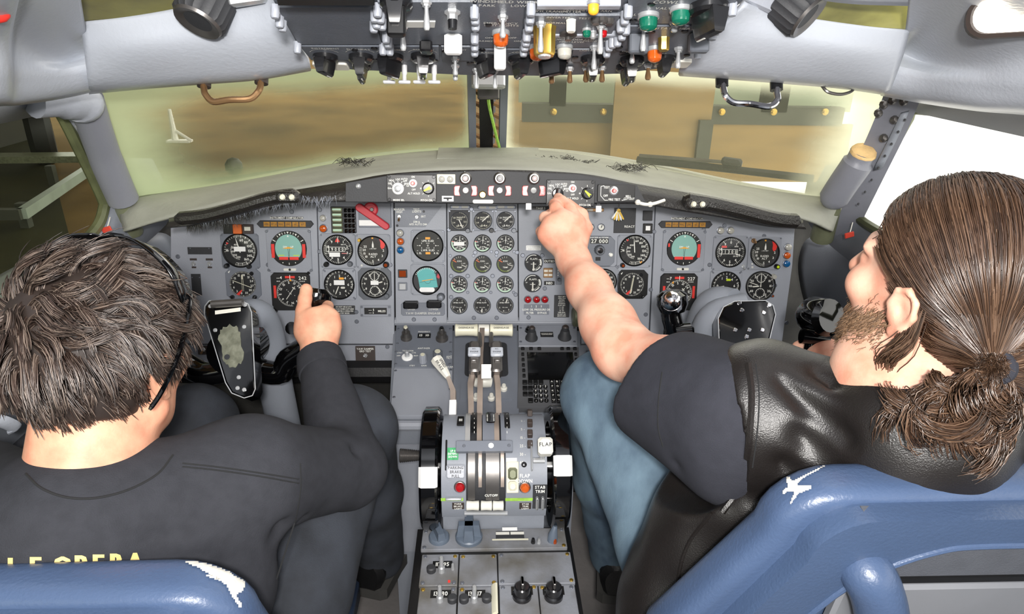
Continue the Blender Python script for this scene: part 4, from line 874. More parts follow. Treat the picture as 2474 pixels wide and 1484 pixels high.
mb = MB(); [mb.text(c, -2*K, (14-6*i)*K, 4*K, 0.0044) for i, c in enumerate('BOXAX')]; printed(t, mb); knob_round(t, 1*K, -20*K, 4*K, 0.012, 'knob_grey', None, 0.004)
t = thing('gear_lever', 'grey gear lever with lime wheel edge beside the forearm', 'lever', MP.T(1384, 730)); mb = MB(); mb.tube([(0, 36*K, 0.0), (0, 30*K, 0.05), (2*K, -20*K, 0.05)], [0.006, 0.007, 0.009], 10); mb.build('shaft', 'side_paint', t)
mb = MB(); mb.lathe([(0.02, -0.010), (0.026, -0.006), (0.026, 0.006), (0.02, 0.010)], 20, TR((2*K, -25*K, 0.055)) @ RY(90)); mb.build('wheel_knob', 'sleeve_olive', t)
# altitude selector and its neighbours
t = thing('altitude_selector', 'grey altitude selector box reading 27 000 behind the reaching wrist', 'selector', MP.T(1443, 606)); mb = MB(); mb.prism(octpoly(0, 0, 80*K, 72*K, 10*K), 0, 0.014, bev=0.001); mb.build('box', 'panel_slate', t)
mb = MB(); mb.text('SELECTED ALTITUDE', 0, 33*K, 4*K, 0.0145, sx=0.8); mb.text('27 000', 2*K, 25*K, 9*K, 0.0157); printed(t, mb)
mb = MB(); mb.box((2*K, 25*K, 0.0148), (44*K, 13*K, 0.001)); mb.build('window', 'black', t); knob_round(t, 2*K, 4*K, 12*K, 0.02, 'knob_grey', 'chrome', 0.014, ribs=14)
lens(t, 31*K, -8*K, 4.5*K, 0.005, 'print_white', 0.014); mb = MB(); mb.box((0, -18*K, 0.0148), (12*K, 9*K, 0.001)); mb.build('baro_window', 'black', t)
t, R, z = base(1458, 680, 60, 'compass dial half hidden behind the forearm', None, ('oct', 74, 74, 0, 0, 'panel_grey_b'))
mb = MB(); ticks(mb, 61, 0, 360, 0.88*R, 0.98*R, 0.02*R, z); nums(mb, [24, 27, 30, 33, 0, 3, 6, 9, 12, 15, 18, 21], 0, 330, 0.7*R, 0.15*R, z); printed(t, mb); hand(t, 30, 0.8*R, 0.06*R, 'cream', 0.7, z+0.0005)
t = thing('blanking_plate', 'large dark square plate with REACT lettering beside the keys', 'blanking plate', MP.T(1509, 533)); mb = MB(); mb.box((0, 0, 0.002), (52*K, 60*K, 0.004)); mb.build('plate', 'plate_dark', t); mb = MB(); mb.text('REACT', 12*K, -14*K, 5*K, 0.0045); printed(t, mb)
for y, m, c, lab in ((521, 'plate_dark', None, 'small dark square button above the lit square button'), (552, 'black', 'tape_white', 'black square button with a lit white centre')):
    t = thing('square_button', lab, 'button', MP.T(1564, y)); mb = MB(); mb.box((0, 0, 0.003), (23*K, 24*K, 0.006), bev=0.001); mb.build('button_cap', m, t)
    if c: mb = MB(); mb.box((0, 1*K, 0.0065), (11*K, 11*K, 0.001)); mb.build('lit_centre', c, t)
for x, y, lab in ((1435, 507, 'row of tiny white captions under the glareshield above the pale dials'), (1178, 501, 'tiny steel caption strip over the middle engine dial column'), (1112, 500, 'tiny steel caption strip over the first engine dial column'), (1222, 500, 'tiny steel caption strip over the last engine dial column')):
    t = thing('caption_light', lab, 'caption light', MP.T(x, y)); mb = MB(); mb.box((0, 0, 0.003), (46*K, 8*K, 0.006), bev=0.001); mb.build('housing', 'bronze' if x == 1435 else 'screw', t)
    for i in (-1, 1): mb = MB(); mb.box((i*11*K, 0, 0.0062), (15*K, 5*K, 0.001)); mb.build('caption_cell', 'ivory_plastic', t)
t = thing('key_bunch', 'small bunch of brass keys hanging from the glareshield lip', 'keys', MP.T(1493, 508, 0.05))
for i in range(6):
    a = -35+i*13; mb = MB(); T_ = TR((0, 0, 0.002*i)) @ RZ(a) ; mb.prism([(-2*K, 0), (2*K, 0), (2*K, -22*K), (0, -25*K), (-2*K, -22*K)], 0, 0.0015, T_); mb.lathe([(4*K, 0), (4*K, 0.0015)], 10, T_); mb.build('key', 'brass' if i % 2 else 'steel', t)
mb = MB(); mb.tube([(0, 0, 0.005), (1*K, 10*K, 0.004), (2*K, 17*K, 0.0)], 0.0015, 6); mb.build('ring', 'steel', t)
# ================================================================== glareshield
gs = thing('glareshield', 'long worn grey glareshield with frayed black lip over the instruments', 'glareshield')
back = [(285, 500, 1.49), (325, 480, 1.51), (600, 431, 1.69), (860, 380, 1.85), (1000, 364, 1.93), (1180, 358, 1.975), (1360, 364, 1.93), (1560, 394, 1.85), (1800, 444, 1.69), (2000, 482, 1.51), (2035, 500, 1.49)]
edge = [(300, 560, 1.42), (410, 527, 1.40), (600, 480, 1.40), (830, 440, 1.40), (960, 419, 1.40), (1180, 411, 1.40), (1400, 420, 1.40), (1540, 446, 1.40), (1740, 482, 1.40), (1935, 528, 1.40), (2010, 560, 1.42)]
mid = [((a[0]+b[0])/2, (a[1]+b[1])/2-6, (a[2]+b[2])/2) for a, b in zip(back, edge)]
mb = MB(); mb.grid(surf(pix([edge, mid, back]), 6, 6)); solid(mb.build('top_pad', 'glare_top', gs), 0.006)
low = [(408, 548, 1.39), (470, 541, 1.385), (560, 522, 1.385), (640, 503, 1.385), (730, 489, 1.385), (835, 486, 1.385), (960, 490, 1.385), (1180, 493, 1.385), (1400, 493, 1.385), (1540, 492, 1.385), (1640, 508, 1.385), (1740, 524, 1.385), (1850, 545, 1.385), (1940, 550, 1.39)]
top = [(408, 527, 1.40), (470, 513, 1.395), (560, 491, 1.395), (640, 471, 1.395), (730, 456, 1.395), (835, 439, 1.395), (960, 418, 1.395), (1180, 410, 1.395), (1400, 419, 1.395), (1540, 445, 1.395), (1640, 462, 1.395), (1740, 481, 1.395), (1850, 508, 1.395), (1940, 530, 1.40)]
bul = [(a[0], (a[1]+b[1])/2, 1.368) for a, b in zip(low, top)]
und = [at_y(*a)+Vector((0, 0.22, 0.015)) for a in low]
rows = pix([top, bul, low])+[und]
mb = MB(); mb.grid(surf(rows, 5, 5), flip=True); mb.build('lip', 'glare_lip', gs)
# raised rectangle and seams on top
mb = MB(); q = [at_y(a, b, y)+Vector((0, 0, 0.006)) for a, b, y in ((1055, 388, 1.62), (1305, 388, 1.62), (1300, 362, 1.86), (1060, 362, 1.86))]
mb.add(q+[p-Vector((0, 0, 0.03)) for p in q], [(0, 1, 2, 3), (0, 4, 5, 1), (1, 5, 6, 2), (2, 6, 7, 3), (3, 7, 4, 0)]); mb.build('centre_cover', 'glare_top', gs)
# padded rolls near the two ends of the lip
mat('vinyl_black', '#242220', 0.3, 0, 0.2, 40, 0.8, 260)
for pts, r in (([(425, 529, 1.37), (500, 521, 1.36), (580, 500, 1.355), (650, 480, 1.355), (722, 470, 1.36)], 0.014), ([(1650, 482, 1.36), (1720, 494, 1.355), (1790, 510, 1.355), (1870, 530, 1.355), (1930, 535, 1.37)], 0.016)):
    mb = MB(); P_ = bez([at_y(*p) for p in pts], 6); mb.tube(P_, [r*(0.5 if i in (0, len(P_)-1) else 1) for i in range(len(P_))], 10); mb.build('padded_roll', 'vinyl_black', gs)
for px, lab in ((697, 'left'), (1683, 'right')):
    mb = MB(); T = frame(at_y(px, 476 if px < 1000 else 493, 1.34), (1, 0, 0.0), (0, 0.2, 1)); mb.box((0, 0, 0), (0.045, 0.022, 0.02), T, 0.004); mb.build('clip_bracket', 'vinyl_black', gs)
    for s in (-1, 1): mb = MB(); mb.lathe([(0.006, 0), (0.004, 0.004)], 10, T @ TR((s*0.009, 0, 0.011))); mb.build('grommet', 'cream', gs)
# frayed fringe hanging below the left lip: too many threads to count
random.seed(3); mb = MB()
for i in range(900):
    t = random.random(); px = 452+t*320; py = np.interp(px, [452, 470, 560, 640, 730, 772], [545, 541, 522, 503, 489, 488])
    p = at_y(px, py-3, 1.385+random.uniform(-0.01, 0.02)); L = (0.004+0.022*random.random()*(1-abs(t-0.3)))*(1.3 if t < 0.5 else 0.8)
    q = p+Vector((random.uniform(-0.008, 0.008), random.uniform(-0.012, 0.004), -L)); w_ = Vector((0.0006, 0, 0))
    mb.add([p-w_, p+w_, q], [(0, 1, 2)])
o = mb.build('frayed_fringe', 'vinyl_black', gs, 0); o['kind'] = 'stuff'
mb = MB()
for i in range(260):
    t = random.random(); px = 480+t*330; p = at_y(px, np.interp(px, [452, 560, 730, 830], [545, 520, 486, 485])-random.uniform(2, 14), 1.362)
    q = p+Vector((random.uniform(-0.012, 0.012), -0.006, -random.uniform(0.004, 0.022))); w_ = Vector((0.0005, 0, 0)); mb.add([p-w_, p+w_, q], [(0, 1, 2)])
o = mb.build('loose_threads', 'screw', gs, 0); o['kind'] = 'stuff'
for cx, cy, n in ((1350, 388, 30), (1400, 398, 30), (1520, 408, 40), (860, 396, 40)):
    mb = MB()
    for i in range(n):
        a = at_y(cx+random.uniform(-38, 38), cy+random.uniform(-6, 6), 1.45 if cx > 1000 else 1.46); a = at_z(*to_px(a)[:2], 1.118)
        mb.tube(bez([a, a+Vector((random.uniform(-0.02, 0.02), random.uniform(-0.02, 0.02), 0.008)), a+Vector((random.uniform(-0.03, 0.03), random.uniform(-0.03, 0.03), 0.0))], 3), 0.0006, 3)
    o = mb.build('worn_tuft', 'glare_lip', gs, 0); o['kind'] = 'stuff'

mat('bright_metal', '#dcdcde', 0.3, 0.3)
# ------------------------------------------------------------------ mode panels on the lip
GP = Panel(at_y(1180, 455, 1.362), (1, 0, 0), (0, 0.22, 1)); GK = GP.k(1180, 455)
t = thing('fire_handle_panel', 'black lip panel with three fire handles and red captions', 'control panel', GP.M)
pts = [GP.uv(a, b) for a, b in ((835, 442), (960, 420), (1180, 412), (1400, 421), (1540, 448), (1560, 490), (1180, 492), (835, 488))]
mb = MB(); mb.prism(pts, -0.012, 0, bev=0.001); mb.build('face_plate', 'plate_dark', t)
u, v = GP.uv(866, 450); lens(t, u, v, 5*GK, 0.006, 'steel', name='key_lock')
for i, x in enumerate((1125, 1207, 1289)):
    u, v = GP.uv(x, 431); mb = MB(); mb.lathe([(15*GK, 0), (15*GK, 0.008), (13*GK, 0.010), (12.5*GK, 0.018), (11*GK, 0.020), (8*GK, 0.020), (7.5*GK, 0.030), (6*GK, 0.032)], 22); o = mb.build('fire_handle', 'gunmetal', t, T=TR((u, v, 0)))
    mb = MB(); mb.lathe([(5*GK, 0.032), (4*GK, 0.034)], 14); mb.build('handle_cap', ('fire_red', 'screw_black', 'fire_red')[i], o)
    u, v = GP.uv(x, 460); mb = MB(); mb.lathe([(9*GK, 0), (9*GK, 0.004), (7.4*GK, 0.006), (7*GK, 0.003)], 20, caps=False); o = mb.build('bottle_ring', 'steel', t, T=TR((u, v, 0))); mb = MB(); mb.lathe([(6.8*GK, 0), (6.8*GK, 0.004)], 18); mb.build('bottle_button', 'knob_black', o)
    for s in (-1, 1):
        w_ = s*17*GK; mb = MB(); mb.prism([(w_-s*6*GK, 12*GK), (w_+s*6*GK, 12*GK), (w_+s*9*GK, 8*GK), (w_+s*9*GK, -9*GK), (w_+s*6*GK, -12*GK), (w_-s*6*GK, -12*GK), (w_-s*3*GK, 0)], 0, 0.006, bev=0.0012); o = mb.build('fire_caption', 'fire_red', t, T=TR((u+s*2*GK, v-1*GK, 0)))
        mb = MB(); [mb.text('FIRE', w_+s*2*GK, q*GK, 3*GK, 0.0063, sx=0.7) for q in (5, 0, -5)]; printed(o, mb, 'tape_white', 'lettering')
u, v = GP.uv(1078, 433); mb = MB(); mb.box((u, v, 0.002), (44*GK, 23*GK, 0.004), bev=0.001); o = mb.build('lamp_block', 'cream', t)
for s in (-1, 1): lens(o, u+s*10*GK, v, 7*GK, 0.005, 'lens_clear', 0.004)
u, v = GP.uv(1082, 480); mb = MB(); mb.box((u, v, 0.002), (28*GK, 13*GK, 0.004)); o = mb.build('latch_plate', 'tape_white', t); mb = MB(); mb.box((u, v+1*GK, 0.0045), (20*GK, 4*GK, 0.001)); mb.box((u, v-2*GK, 0.0045), (4*GK, 6*GK, 0.001)); mb.build('latch_slot', 'plate_dark', o)
u, v = GP.uv(1166, 470); knob_round(t, u, v, 8*GK, 0.022, 'brass', 'cream')
u, v = GP.uv(1167, 487); mb = MB(); mb.rrect(0, 0, 50*GK, 9*GK, 4*GK, 0, 0.008, bev=0.002, n=4); mb.build('white_bar', 'tape_white', t, T=TR((u, v, 0)))
mb = MB(); u, v = GP.uv(1123, 417); mb.text('1', u, v, 5*GK, 0.0006); u, v = GP.uv(1206, 418); mb.text('2', u, v, 5*GK, 0.0006); printed(t, mb)

def modepanel(x0, y0, label, white):
    t = thing('mode_panel', label, 'control panel', GP.T(x0, y0, 0.001)); W, H = 118*GK, 64*GK
    mb = MB(); mb.rrect(0, 0, W, H, 3*GK, 0, 0.005, bev=0.001); mb.build('face_plate', 'black', t); z = 0.0054
    mb = MB(); A = (-32*GK, -1*GK)
    for q, dx, dy in (('GA', -53, 0), ('OFF', -51, 11), ('HDG', -47, 18), ('LOC', -32, 21), ('AUTO', -17, 22), ('APP', -15, 17), ('MAN', -11, 11), ('GS', -9, 6), ('ON', 4, 27), ('OFF', 5, -3), ('ALT HOLD', 5, -12), ('MODE SEL', -31, -28), ('PITCH CMD', 37, -28), ('0', 22, 0)): mb.text(q, dx*GK, dy*GK, (4.6 if len(q) > 5 else 4.2)*GK, z, sx=0.85)
    for a in (-90, -60, -30, 0, 30, 60): x, y = pol(a, 1); mb.line2(A[0]+x*15*GK, A[1]+y*15*GK, A[0]+x*20*GK, A[1]+y*20*GK, 1.1*GK, z)
    for a in (-90, -45, 0, 45, 225, 180): x, y = pol(a, 1); mb.line2(40*GK+x*16*GK, y*16*GK, 40*GK+x*20*GK, y*20*GK, 1.1*GK, z)
    printed(t, mb)
    if white:
        mb = MB(); mb.lathe([(14*GK, 0), (14*GK, 0.004), (12*GK, 0.006)], 22); o = mb.build('mode_knob', 'tape_white', t, T=TR((*A, 0.005))); mb = MB(); mb.lathe([(8.5*GK, 0.005), (8*GK, 0.012), (5*GK, 0.013)], 16); mb.build('knob_stem', 'steel', o)
    else: knob_bar(t, *A, 14*GK, 0.024, 170, z=0.005)
    mb = MB(); mb.lathe([(9.5*GK, 0), (9.5*GK, 0.003), (7.5*GK, 0.004)], 20); o = mb.build('hold_switch', 'tape_white', t, T=TR((4*GK, 12*GK, 0.005))); mb = MB(); mb.lathe([(5.5*GK, 0.003), (5*GK, 0.012), (3*GK, 0.014)], 14); mb.build('switch_cap', 'fire_red', o)
    o = knob_round(t, 40*GK, 0, 13*GK, 0.016, 'knob_black', None, 0.005); mb = MB(); T = RZ(-60 if white else -130); mb.prism([(-1.5*GK, -11*GK), (1.5*GK, -11*GK), (5*GK, 8*GK), (0, 5*GK), (-3*GK, 8*GK)], 0.016, 0.0175, T); mb.build('pointer', 'pointer_lime', o)
    for sx in (-1, 1):
        for sy in (-1, 1): screw(t, sx*W*0.45, sy*H*0.42, 0.0035, 'screw_black', 0.005)
modepanel(995, 455, 'black autopilot mode panel with a white selector knob', True)
modepanel(1378, 467, 'black autopilot mode panel touched by the reaching fingers', False)
t = thing('fire_test_panel', 'black fire test panel outlined in white with a red-tipped switch', 'control panel', GP.T(1488, 467, 0.001)); mb = MB(); mb.rrect(0, 0, 92*GK, 42*GK, 3*GK, 0, 0.004, bev=0.001); mb.build('face_plate', 'black', t)
mb = MB(); z = 0.0044
for q, dx, dy in (('TEST', -24, 14), ('OFF', -26, -6), ('FIRE TEST', -4, -15), ('BELL', 30, -7), ('CUTOUT', 32, -13)): mb.text(q, dx*GK, dy*GK, 5*GK, z, sx=0.85)
L = [(-30, 18), (-38, 16), (-38, -6), (-28, -17), (-20, -17)]; [mb.line2(a[0]*GK, a[1]*GK, b[0]*GK, b[1]*GK, 1.2*GK, z) for a, b in zip(L, L[1:])]; mb.line2(14*GK, -17*GK, 24*GK, -15*GK, 1.2*GK, z); printed(t, mb)
mb = MB(); mb.lathe([(11*GK, 0), (11*GK, 0.003), (8*GK, 0.005)], 20); o = mb.build('switch_ring', 'steel', t, T=TR((-7*GK, 6*GK, 0.004))); mb = MB(); mb.lathe([(6*GK, 0.003), (5*GK, 0.012), (3*GK, 0.014)], 14); mb.build('switch_cap', 'fire_red', o)
for x, y, lab in ((1277, 499, 'white tag on the lip over the stage caption'), (1446, 505, 'white tag on the lip over the pale dials')):
    t = thing('paper_tag', lab, 'tag', GP.T(x, y, 0.004)); mb = MB(); mb.box((0, 0, 0), (13*GK, 15*GK, 0.002)); mb.build('tag_face', 'tape_white', t); mb = MB(); mb.box((0, 9*GK, -0.003), (8*GK, 8*GK, 0.003)); mb.build('clip', 'plate_dark', t)
t = thing('cable_bundle', 'short white cable tied under the right lip', 'cable'); mb = MB(); mb.tube(bez([at_y(1538, 489, 1.34), at_y(1560, 494, 1.335), at_y(1580, 492, 1.335), at_y(1605, 484, 1.35)], 5), 0.0035, 7); mb.build('cable', 'ivory_plastic', t)
for x, y in ((1541, 489), (1571, 494)): mb = MB(); mb.ball(at_y(x, y, 1.335), 0.006, 8); mb.build('tie', 'ivory_plastic', t)

# ================================================================== overhead panel
sl = R_(20); OP = Panel(at_y(1180, 178, 1.10), (1, 0, 0), (0, -math.cos(sl), math.sin(sl))); OK_ = 0.00068
ov = thing('overhead_panel', 'slate overhead switch panel crowded with knobs, toggles and coloured lamps', 'control panel', OP.M)
def ouv(px, py, h=0.0): return OP.uv(px, py, h)
pts = [ouv(a, b) for a, b in ((640, -40), (668, 15), (718, 105), (765, 155), (850, 168), (1120, 181), (1300, 183), (1500, 178), (1630, 160), (1692, 110), (1745, 50), (1815, -20))]
mb = MB(); mb.prism(pts, -0.03, 0); mb.build('base_plate', 'overhead_grey', ov)
def module(poly, m='overhead_grey', h=0.004):
    q = [ouv(a, b, h) for a, b in poly]; mb = MB(); mb.prism(q, 0, h, bev=0.0008); return mb.build('module_plate', m, ov)
for poly in ([(668, 18), (900, 18), (922, 108), (722, 108)], [(912, 5), (1142, 5), (1146, 108), (930, 108)], [(724, 112), (1060, 113), (1062, 146), (752, 146)], [(1066, 113), (1146, 114), (1148, 147), (1068, 147)], [(1152, -10), (1270, -10), (1258, 116), (1150, 116)],
             [(1280, 38), (1500, 38), (1462, 116), (1262, 116)], [(1515, -10), (1790, -10), (1738, 58), (1522, 58)], [(1498, 64), (1720, 64), (1686, 112), (1640, 138), (1488, 122)], [(1150, 120), (1375, 120), (1372, 150), (1150, 150)], [(1384, 120), (1482, 120), (1470, 150), (1380, 150)]): module(poly)
q = [ouv(a, b, 0.02) for a, b in ((660, -30), (900, -30), (905, 14), (672, 14))]; mb = MB(); mb.prism(q, 0, 0.02, bev=0.001); mb.build('display_unit', 'black', ov)
q = [ouv(a, b, 0.008) for a, b in ((1298, 14), (1500, 14), (1496, 24), (1296, 24))]; mb = MB(); mb.prism(q, 0, 0.008, bev=0.001); mb.build('light_strip', 'liner_dark', ov)
q = [ouv(a, b, 0.006) for a, b in ((1282, 86), (1506, 86), (1504, 92), (1280, 92))]; mb = MB(); mb.prism(q, 0, 0.006, bev=0.001); mb.build('light_strip', 'liner_dark', ov)
q = [ouv(a, b, 0.0055) for a, b in ((984, 53), (1052, 53), (1050, 67), (970, 67))]; mb = MB(); mb.prism(q, 0, 0.0055); mb.build('label_strip', 'print_grey', ov)
mb = MB()
for s_, a, b, h in (('WINDSHIELD WIPER', 1218, 4, 8), ('PARK', 1177, 13, 7), ('LOW', 1253, 14, 7), ('EMERGENCY', 1210, 56, 7), ('EXIT LIGHTS', 1212, 61, 7), ('ARMED', 1175, 99, 6), ('OFF', 1182, 91, 6), ('ON', 1250, 99, 6), ('OFF', 1238, 91, 6), ('COWL', 1610, 5, 9), ('VALVE', 1607, 20, 7), ('VALVE', 1533, 35, 7), ('INPH TRANSMITTER', 1345, 27, 6), ('PROXIMITY WARN', 1420, 25, 6), ('NORMAL', 1342, 55, 6), ('TEST', 1412, 44, 6), ('INVERTER', 1350, 42, 6), ('VOICE ADDRESS', 1380, 95, 7), ('MONITOR', 1440, 99, 7), ('HIGH LEVEL', 1382, 101, 6), ('LIGHT TEST', 1430, 122, 6), ('PITOT STATIC HEAT', 1610, 68, 7), ('ELEC HEAT', 866, 119, 6), ('FULL PUMPS', 948, 120, 6), ('RUNWAY', 1024, 120, 6), ('NAV LIGHT', 1098, 120, 6), ('RADIO', 1180, 127, 6), ('INSTRUMENT', 786, 117, 6), ('COMPASS', 1262, 127, 6), ('ANTI ICE', 1330, 126, 6), ('ENGINE START', 1540, 125, 6), ('MAP', 1600, 129, 6)):
    u, v = ouv(a, b, 0.0045); m2 = MB(); m2.text(s_, u, v, h*0.0009, 0.0047, sx=0.75); printed(ov, m2, 'print_grey', 'lettering')
for a, b in ((786, 130), (872, 130), (946, 130), (1022, 130), (1262, 135), (1335, 132), (1530, 135)):
    u, v = ouv(a, b, 0.0045); m2 = MB(); m2.ring2(u, v, 0.020, 0.0208, R_(20), R_(160), 14, 0.0047); printed(ov, m2, 'print_grey', 'dial_arc')
random.seed(11)
# dzus fasteners in the column seams
for a, b in ((664, 8), (675, 32), (682, 42), (718, 98), (905, 18), (912, 5), (919, 20), (910, 34), (923, 38), (903, 44), (933, 72), (938, 84), (925, 102), (942, 103), (1146, 10), (1148, 24), (1149, 40), (1147, 74), (1147, 92), (1147, 106), (1283, 2), (1281, 22), (1278, 42), (1273, 68), (1271, 80), (1268, 92), (1265, 106), (1518, 8), (1510, 24), (1500, 44), (1513, 50), (1503, 64), (1492, 80), (1480, 84), (1472, 92), (1466, 108), (1722, 64), (1730, 50), (1686, 112), (1770, 2)):
    u, v = ouv(a, b, 0.0); mb = MB(); mb.lathe([(0.0052, 0), (0.0052, 0.012), (0.0040, 0.0145), (0.001, 0.015)], 10); mb.build('fastener', 'liner_dark', ov, T=TR((u, v, 0.002)))
for a, b in ((857, 112), (904, 108), (905, 136), (1050, 138), (1075, 116), (1135, 144), (1165, 112), (1180, 50), (1240, 147), (1282, 138), (1365, 145), (1390, 130), (1497, 105), (1505, 118), (1530, 40), (1575, 68), (1655, 66), (1680, 98), (1660, 125), (1574, 0), (1542, 150), (1150, 143)):
    u, v = ouv(a, b, 0.0); screw(ov, u, v, 0.0045, 'screw_black', 0.004)
# rotary selectors
for a, b, rot, r, h in ((786, 128, 20, 0.017, 0.026), (872, 128, 0, 0.017, 0.030), (943, 128, 35, 0.018, 0.028), (1022, 126, -5, 0.017, 0.030), (1175, 133, -30, 0.018, 0.026), (1258, 133, -15, 0.018, 0.026), (1332, 130, -50, 0.020, 0.026), (1432, 132, 5, 0.017, 0.030), (1527, 134, 10, 0.017, 0.030), (1515, 152, 0, 0.016, 0.026), (1605, 132, 0, 0.016, 0.024), (1712, 4, -20, 0.022, 0.034), (957, -8, 0, 0.018, 0.03), (873, 148, 0, 0.013, 0.026)):
    u, v = ouv(a, b, 0.0); knob_bar(ov, u, v, r, h, rot+180, z=0.004)
# bat-handle toggles
for a, b, L, tl, tip in ((973, 55, 0.028, 10, None), (1030, -6, 0.030, 8, None), (1307, 46, 0.034, 5, None), (1452, 50, 0.034, 8, None), (1556, 52, 0.030, 8, None), (1436, 104, 0.030, 5, None), (1528, 108, 0.020, 5, None), (1640, 108, 0.026, 8, None), (1100, 132, 0.024, 5, None), (1100, 150, 0.022, 5, None), (1151, 160, 0.028, 5, None), (1196, 160, 0.028, 5, None), (1630, 44, 0.012, 5, None), (1697, 62, 0.012, 5, None), (1215, 30, 0.024, 5, None)):
    u, v = ouv(a, b, 0.0); toggle(ov, u, v, L, tl, z=0.004, tip=tip, r=0.0036)
for a, b in ((1333, 162), (1377, 160), (1416, 158), (1455, 158), (1566, 152)):
    u, v = ouv(a, b, 0.0); toggle(ov, u, v, 0.022, 0, 'bronze', 0.002, tip='bronze', r=0.0042)
for a in (940, 977, 1013, 1049):
    u, v = ouv(a, 158, 0.0); o = MB().lathe([(0.004, 0), (0.004, 0.012), (0.003, 0.014), (0.003, 0.022)], 10).build('pull_handle', 'bright_metal', ov, T=TR((u, v, 0)))
    mb = MB(); mb.box((0, 0, 0.024), (0.018, 0.005, 0.005), bev=0.0012); mb.build('tee_bar', 'bright_metal', o)
# lamps and caps
for a, b, r, h, m in ((1210, 68, 0.0095, 0.018, 'lens_amber'), (1297, 104, 0.0095, 0.018, 'lens_amber'), (1364, 104, 0.0095, 0.016, 'lens_clear'), (1582, 108, 0.0095, 0.018, 'lens_amber'), (1567, 26, 0.0105, 0.018, 'lens_green'), (1645, 10, 0.0105, 0.018, 'lens_green'), (1708, 40, 0.010, 0.018, 'lens_green'), (1418, 62, 0.005, 0.010, 'lens_green'), (1457, 62, 0.005, 0.010, 'lens_red'), (1433, 68, 0.004, 0.009, 'steel'), (1434, -6, 0.006, 0.014, 'needle_orange')):
    u, v = ouv(a, b, 0.0); lens(ov, u, v, r, h, m, 0.004)
u, v = ouv(1316, 58, 0); knob_round(ov, u, v, 0.0135, 0.034, 'brass', 'steel', 0.004, ribs=9)
u, v = ouv(1604, 84, 0); knob_round(ov, u, v, 0.007, 0.016, 'brass', None, 0.004, ribs=7)
u, v = ouv(1380, 40, 0); knob_round(ov, u, v, 0.0055, 0.014, 'ivory_plastic', None, 0.004, ribs=7)
u, v = ouv(1373, 72, 0); mb = MB(); mb.lathe([(0.011, 0), (0.011, 0.003), (0.004, 0.005), (0.004, 0.009)], 14); mb.build('key_switch', 'gunmetal', ov, T=TR((u, v, 0.004)))
u, v = ouv(1456, 38, 0); mb = MB()
for i in range(3): mb.lathe([(0.006, 0), (0.006, 0.004), (0.004, 0.006)], 8, TR((u-0.008+i*0.008, v+0.004*(i % 2), 0.004)))
mb.build('fuse_cluster', 'gunmetal', ov)
u, v = ouv(1093, 18, 0); mb = MB(); mb.lathe([(0.009, 0), (0.009, 0.003), (0.006, 0.005), (0.006, 0.010)], 6, TR((u, v, 0.004))); o = mb.build('push_button', 'steel', ov); mb = MB(); mb.lathe([(0.0055, 0.010), (0.005, 0.02)], 12, TR((u, v, 0.004))); mb.build('button_cap', 'knob_black', o)
u, v = ouv(1030, 92, 0); mb = MB(); mb.box((u, v, 0.012), (0.016, 0.02, 0.014), bev=0.002); mb.build('guard_block', 'knob_black', ov)
def guard(a, b, wd, hh, m, sub):
    u, v = ouv(a, b, 0); mb = MB(); mb.box((u, v, 0.004+hh/2), (wd, 0.012, hh), bev=0.002); o = mb.build('switch_guard', m, ov)
    mb = MB(); mb.box((u, v-0.007, 0.004+hh*0.4), (wd*0.98, 0.003, hh*0.75)); mb.build('guard_edge', sub, o)
guard(1095, 76, 0.022, 0.024, 'tape_white', 'lens_blue'); guard(1208, 92, 0.015, 0.036, 'tape_white', 'plate_dark'); guard(1543, 74, 0.024, 0.024, 'knob_grey', 'plate_dark'); guard(1689, 72, 0.024, 0.024, 'knob_grey', 'plate_dark'); guard(957, -12, 0.02, 0.04, 'black', 'plate_dark')
for a in (800, 1625):
    u, v = ouv(a, 158 if a < 1000 else 152, 0); mb = MB(); mb.rrect(u, v, 0.05, 0.03, 0.005, -0.002, 0.003, bev=0.0006); mb.build('corner_plate', 'ivory_plastic', ov)

# ------------------------------------------------------------------ grab handles, map lamps, dome lamp, loops of cable
for nm, a, b, c, d, mt, lab in (('l', (491, 198), (500, 238), (612, 232), (630, 190), 'bronze', 'bronze tube grab handle on the left brow'), ('r', (1746, 196), (1757, 240), (1868, 250), (1878, 206), 'chrome', 'chrome tube grab handle on the right brow')):
    t = thing('grab_handle', lab, 'handle'); P_ = [at_y(*a, 1.16), at_y(a[0]+2, a[1]+18, 1.15), at_y((a[0]+b[0])/2+2, b[1]-8, 1.14), at_y(b[0]+16, b[1]+8, 1.135), at_y((b[0]+c[0])/2, (b[1]+c[1])/2+6, 1.13), at_y(c[0]-10, c[1]+7, 1.135), at_y(c[0]+10, c[1]-8, 1.14), at_y(d[0]-1, d[1]+18, 1.15), at_y(*d, 1.16)]
    mb = MB(); mb.tube(bez(P_, 5), 0.0052, 10); mb.build('tube', mt, t)
    for p in (P_[0], P_[-1]): mb = MB(); mb.cyl(p+Vector((0, 0, -0.008)), p+Vector((0, 0.01, 0.012)), 0.0105, 0.0105, 12); mb.build('socket', 'placard_brown' if mt == 'bronze' else 'knob_black', t)
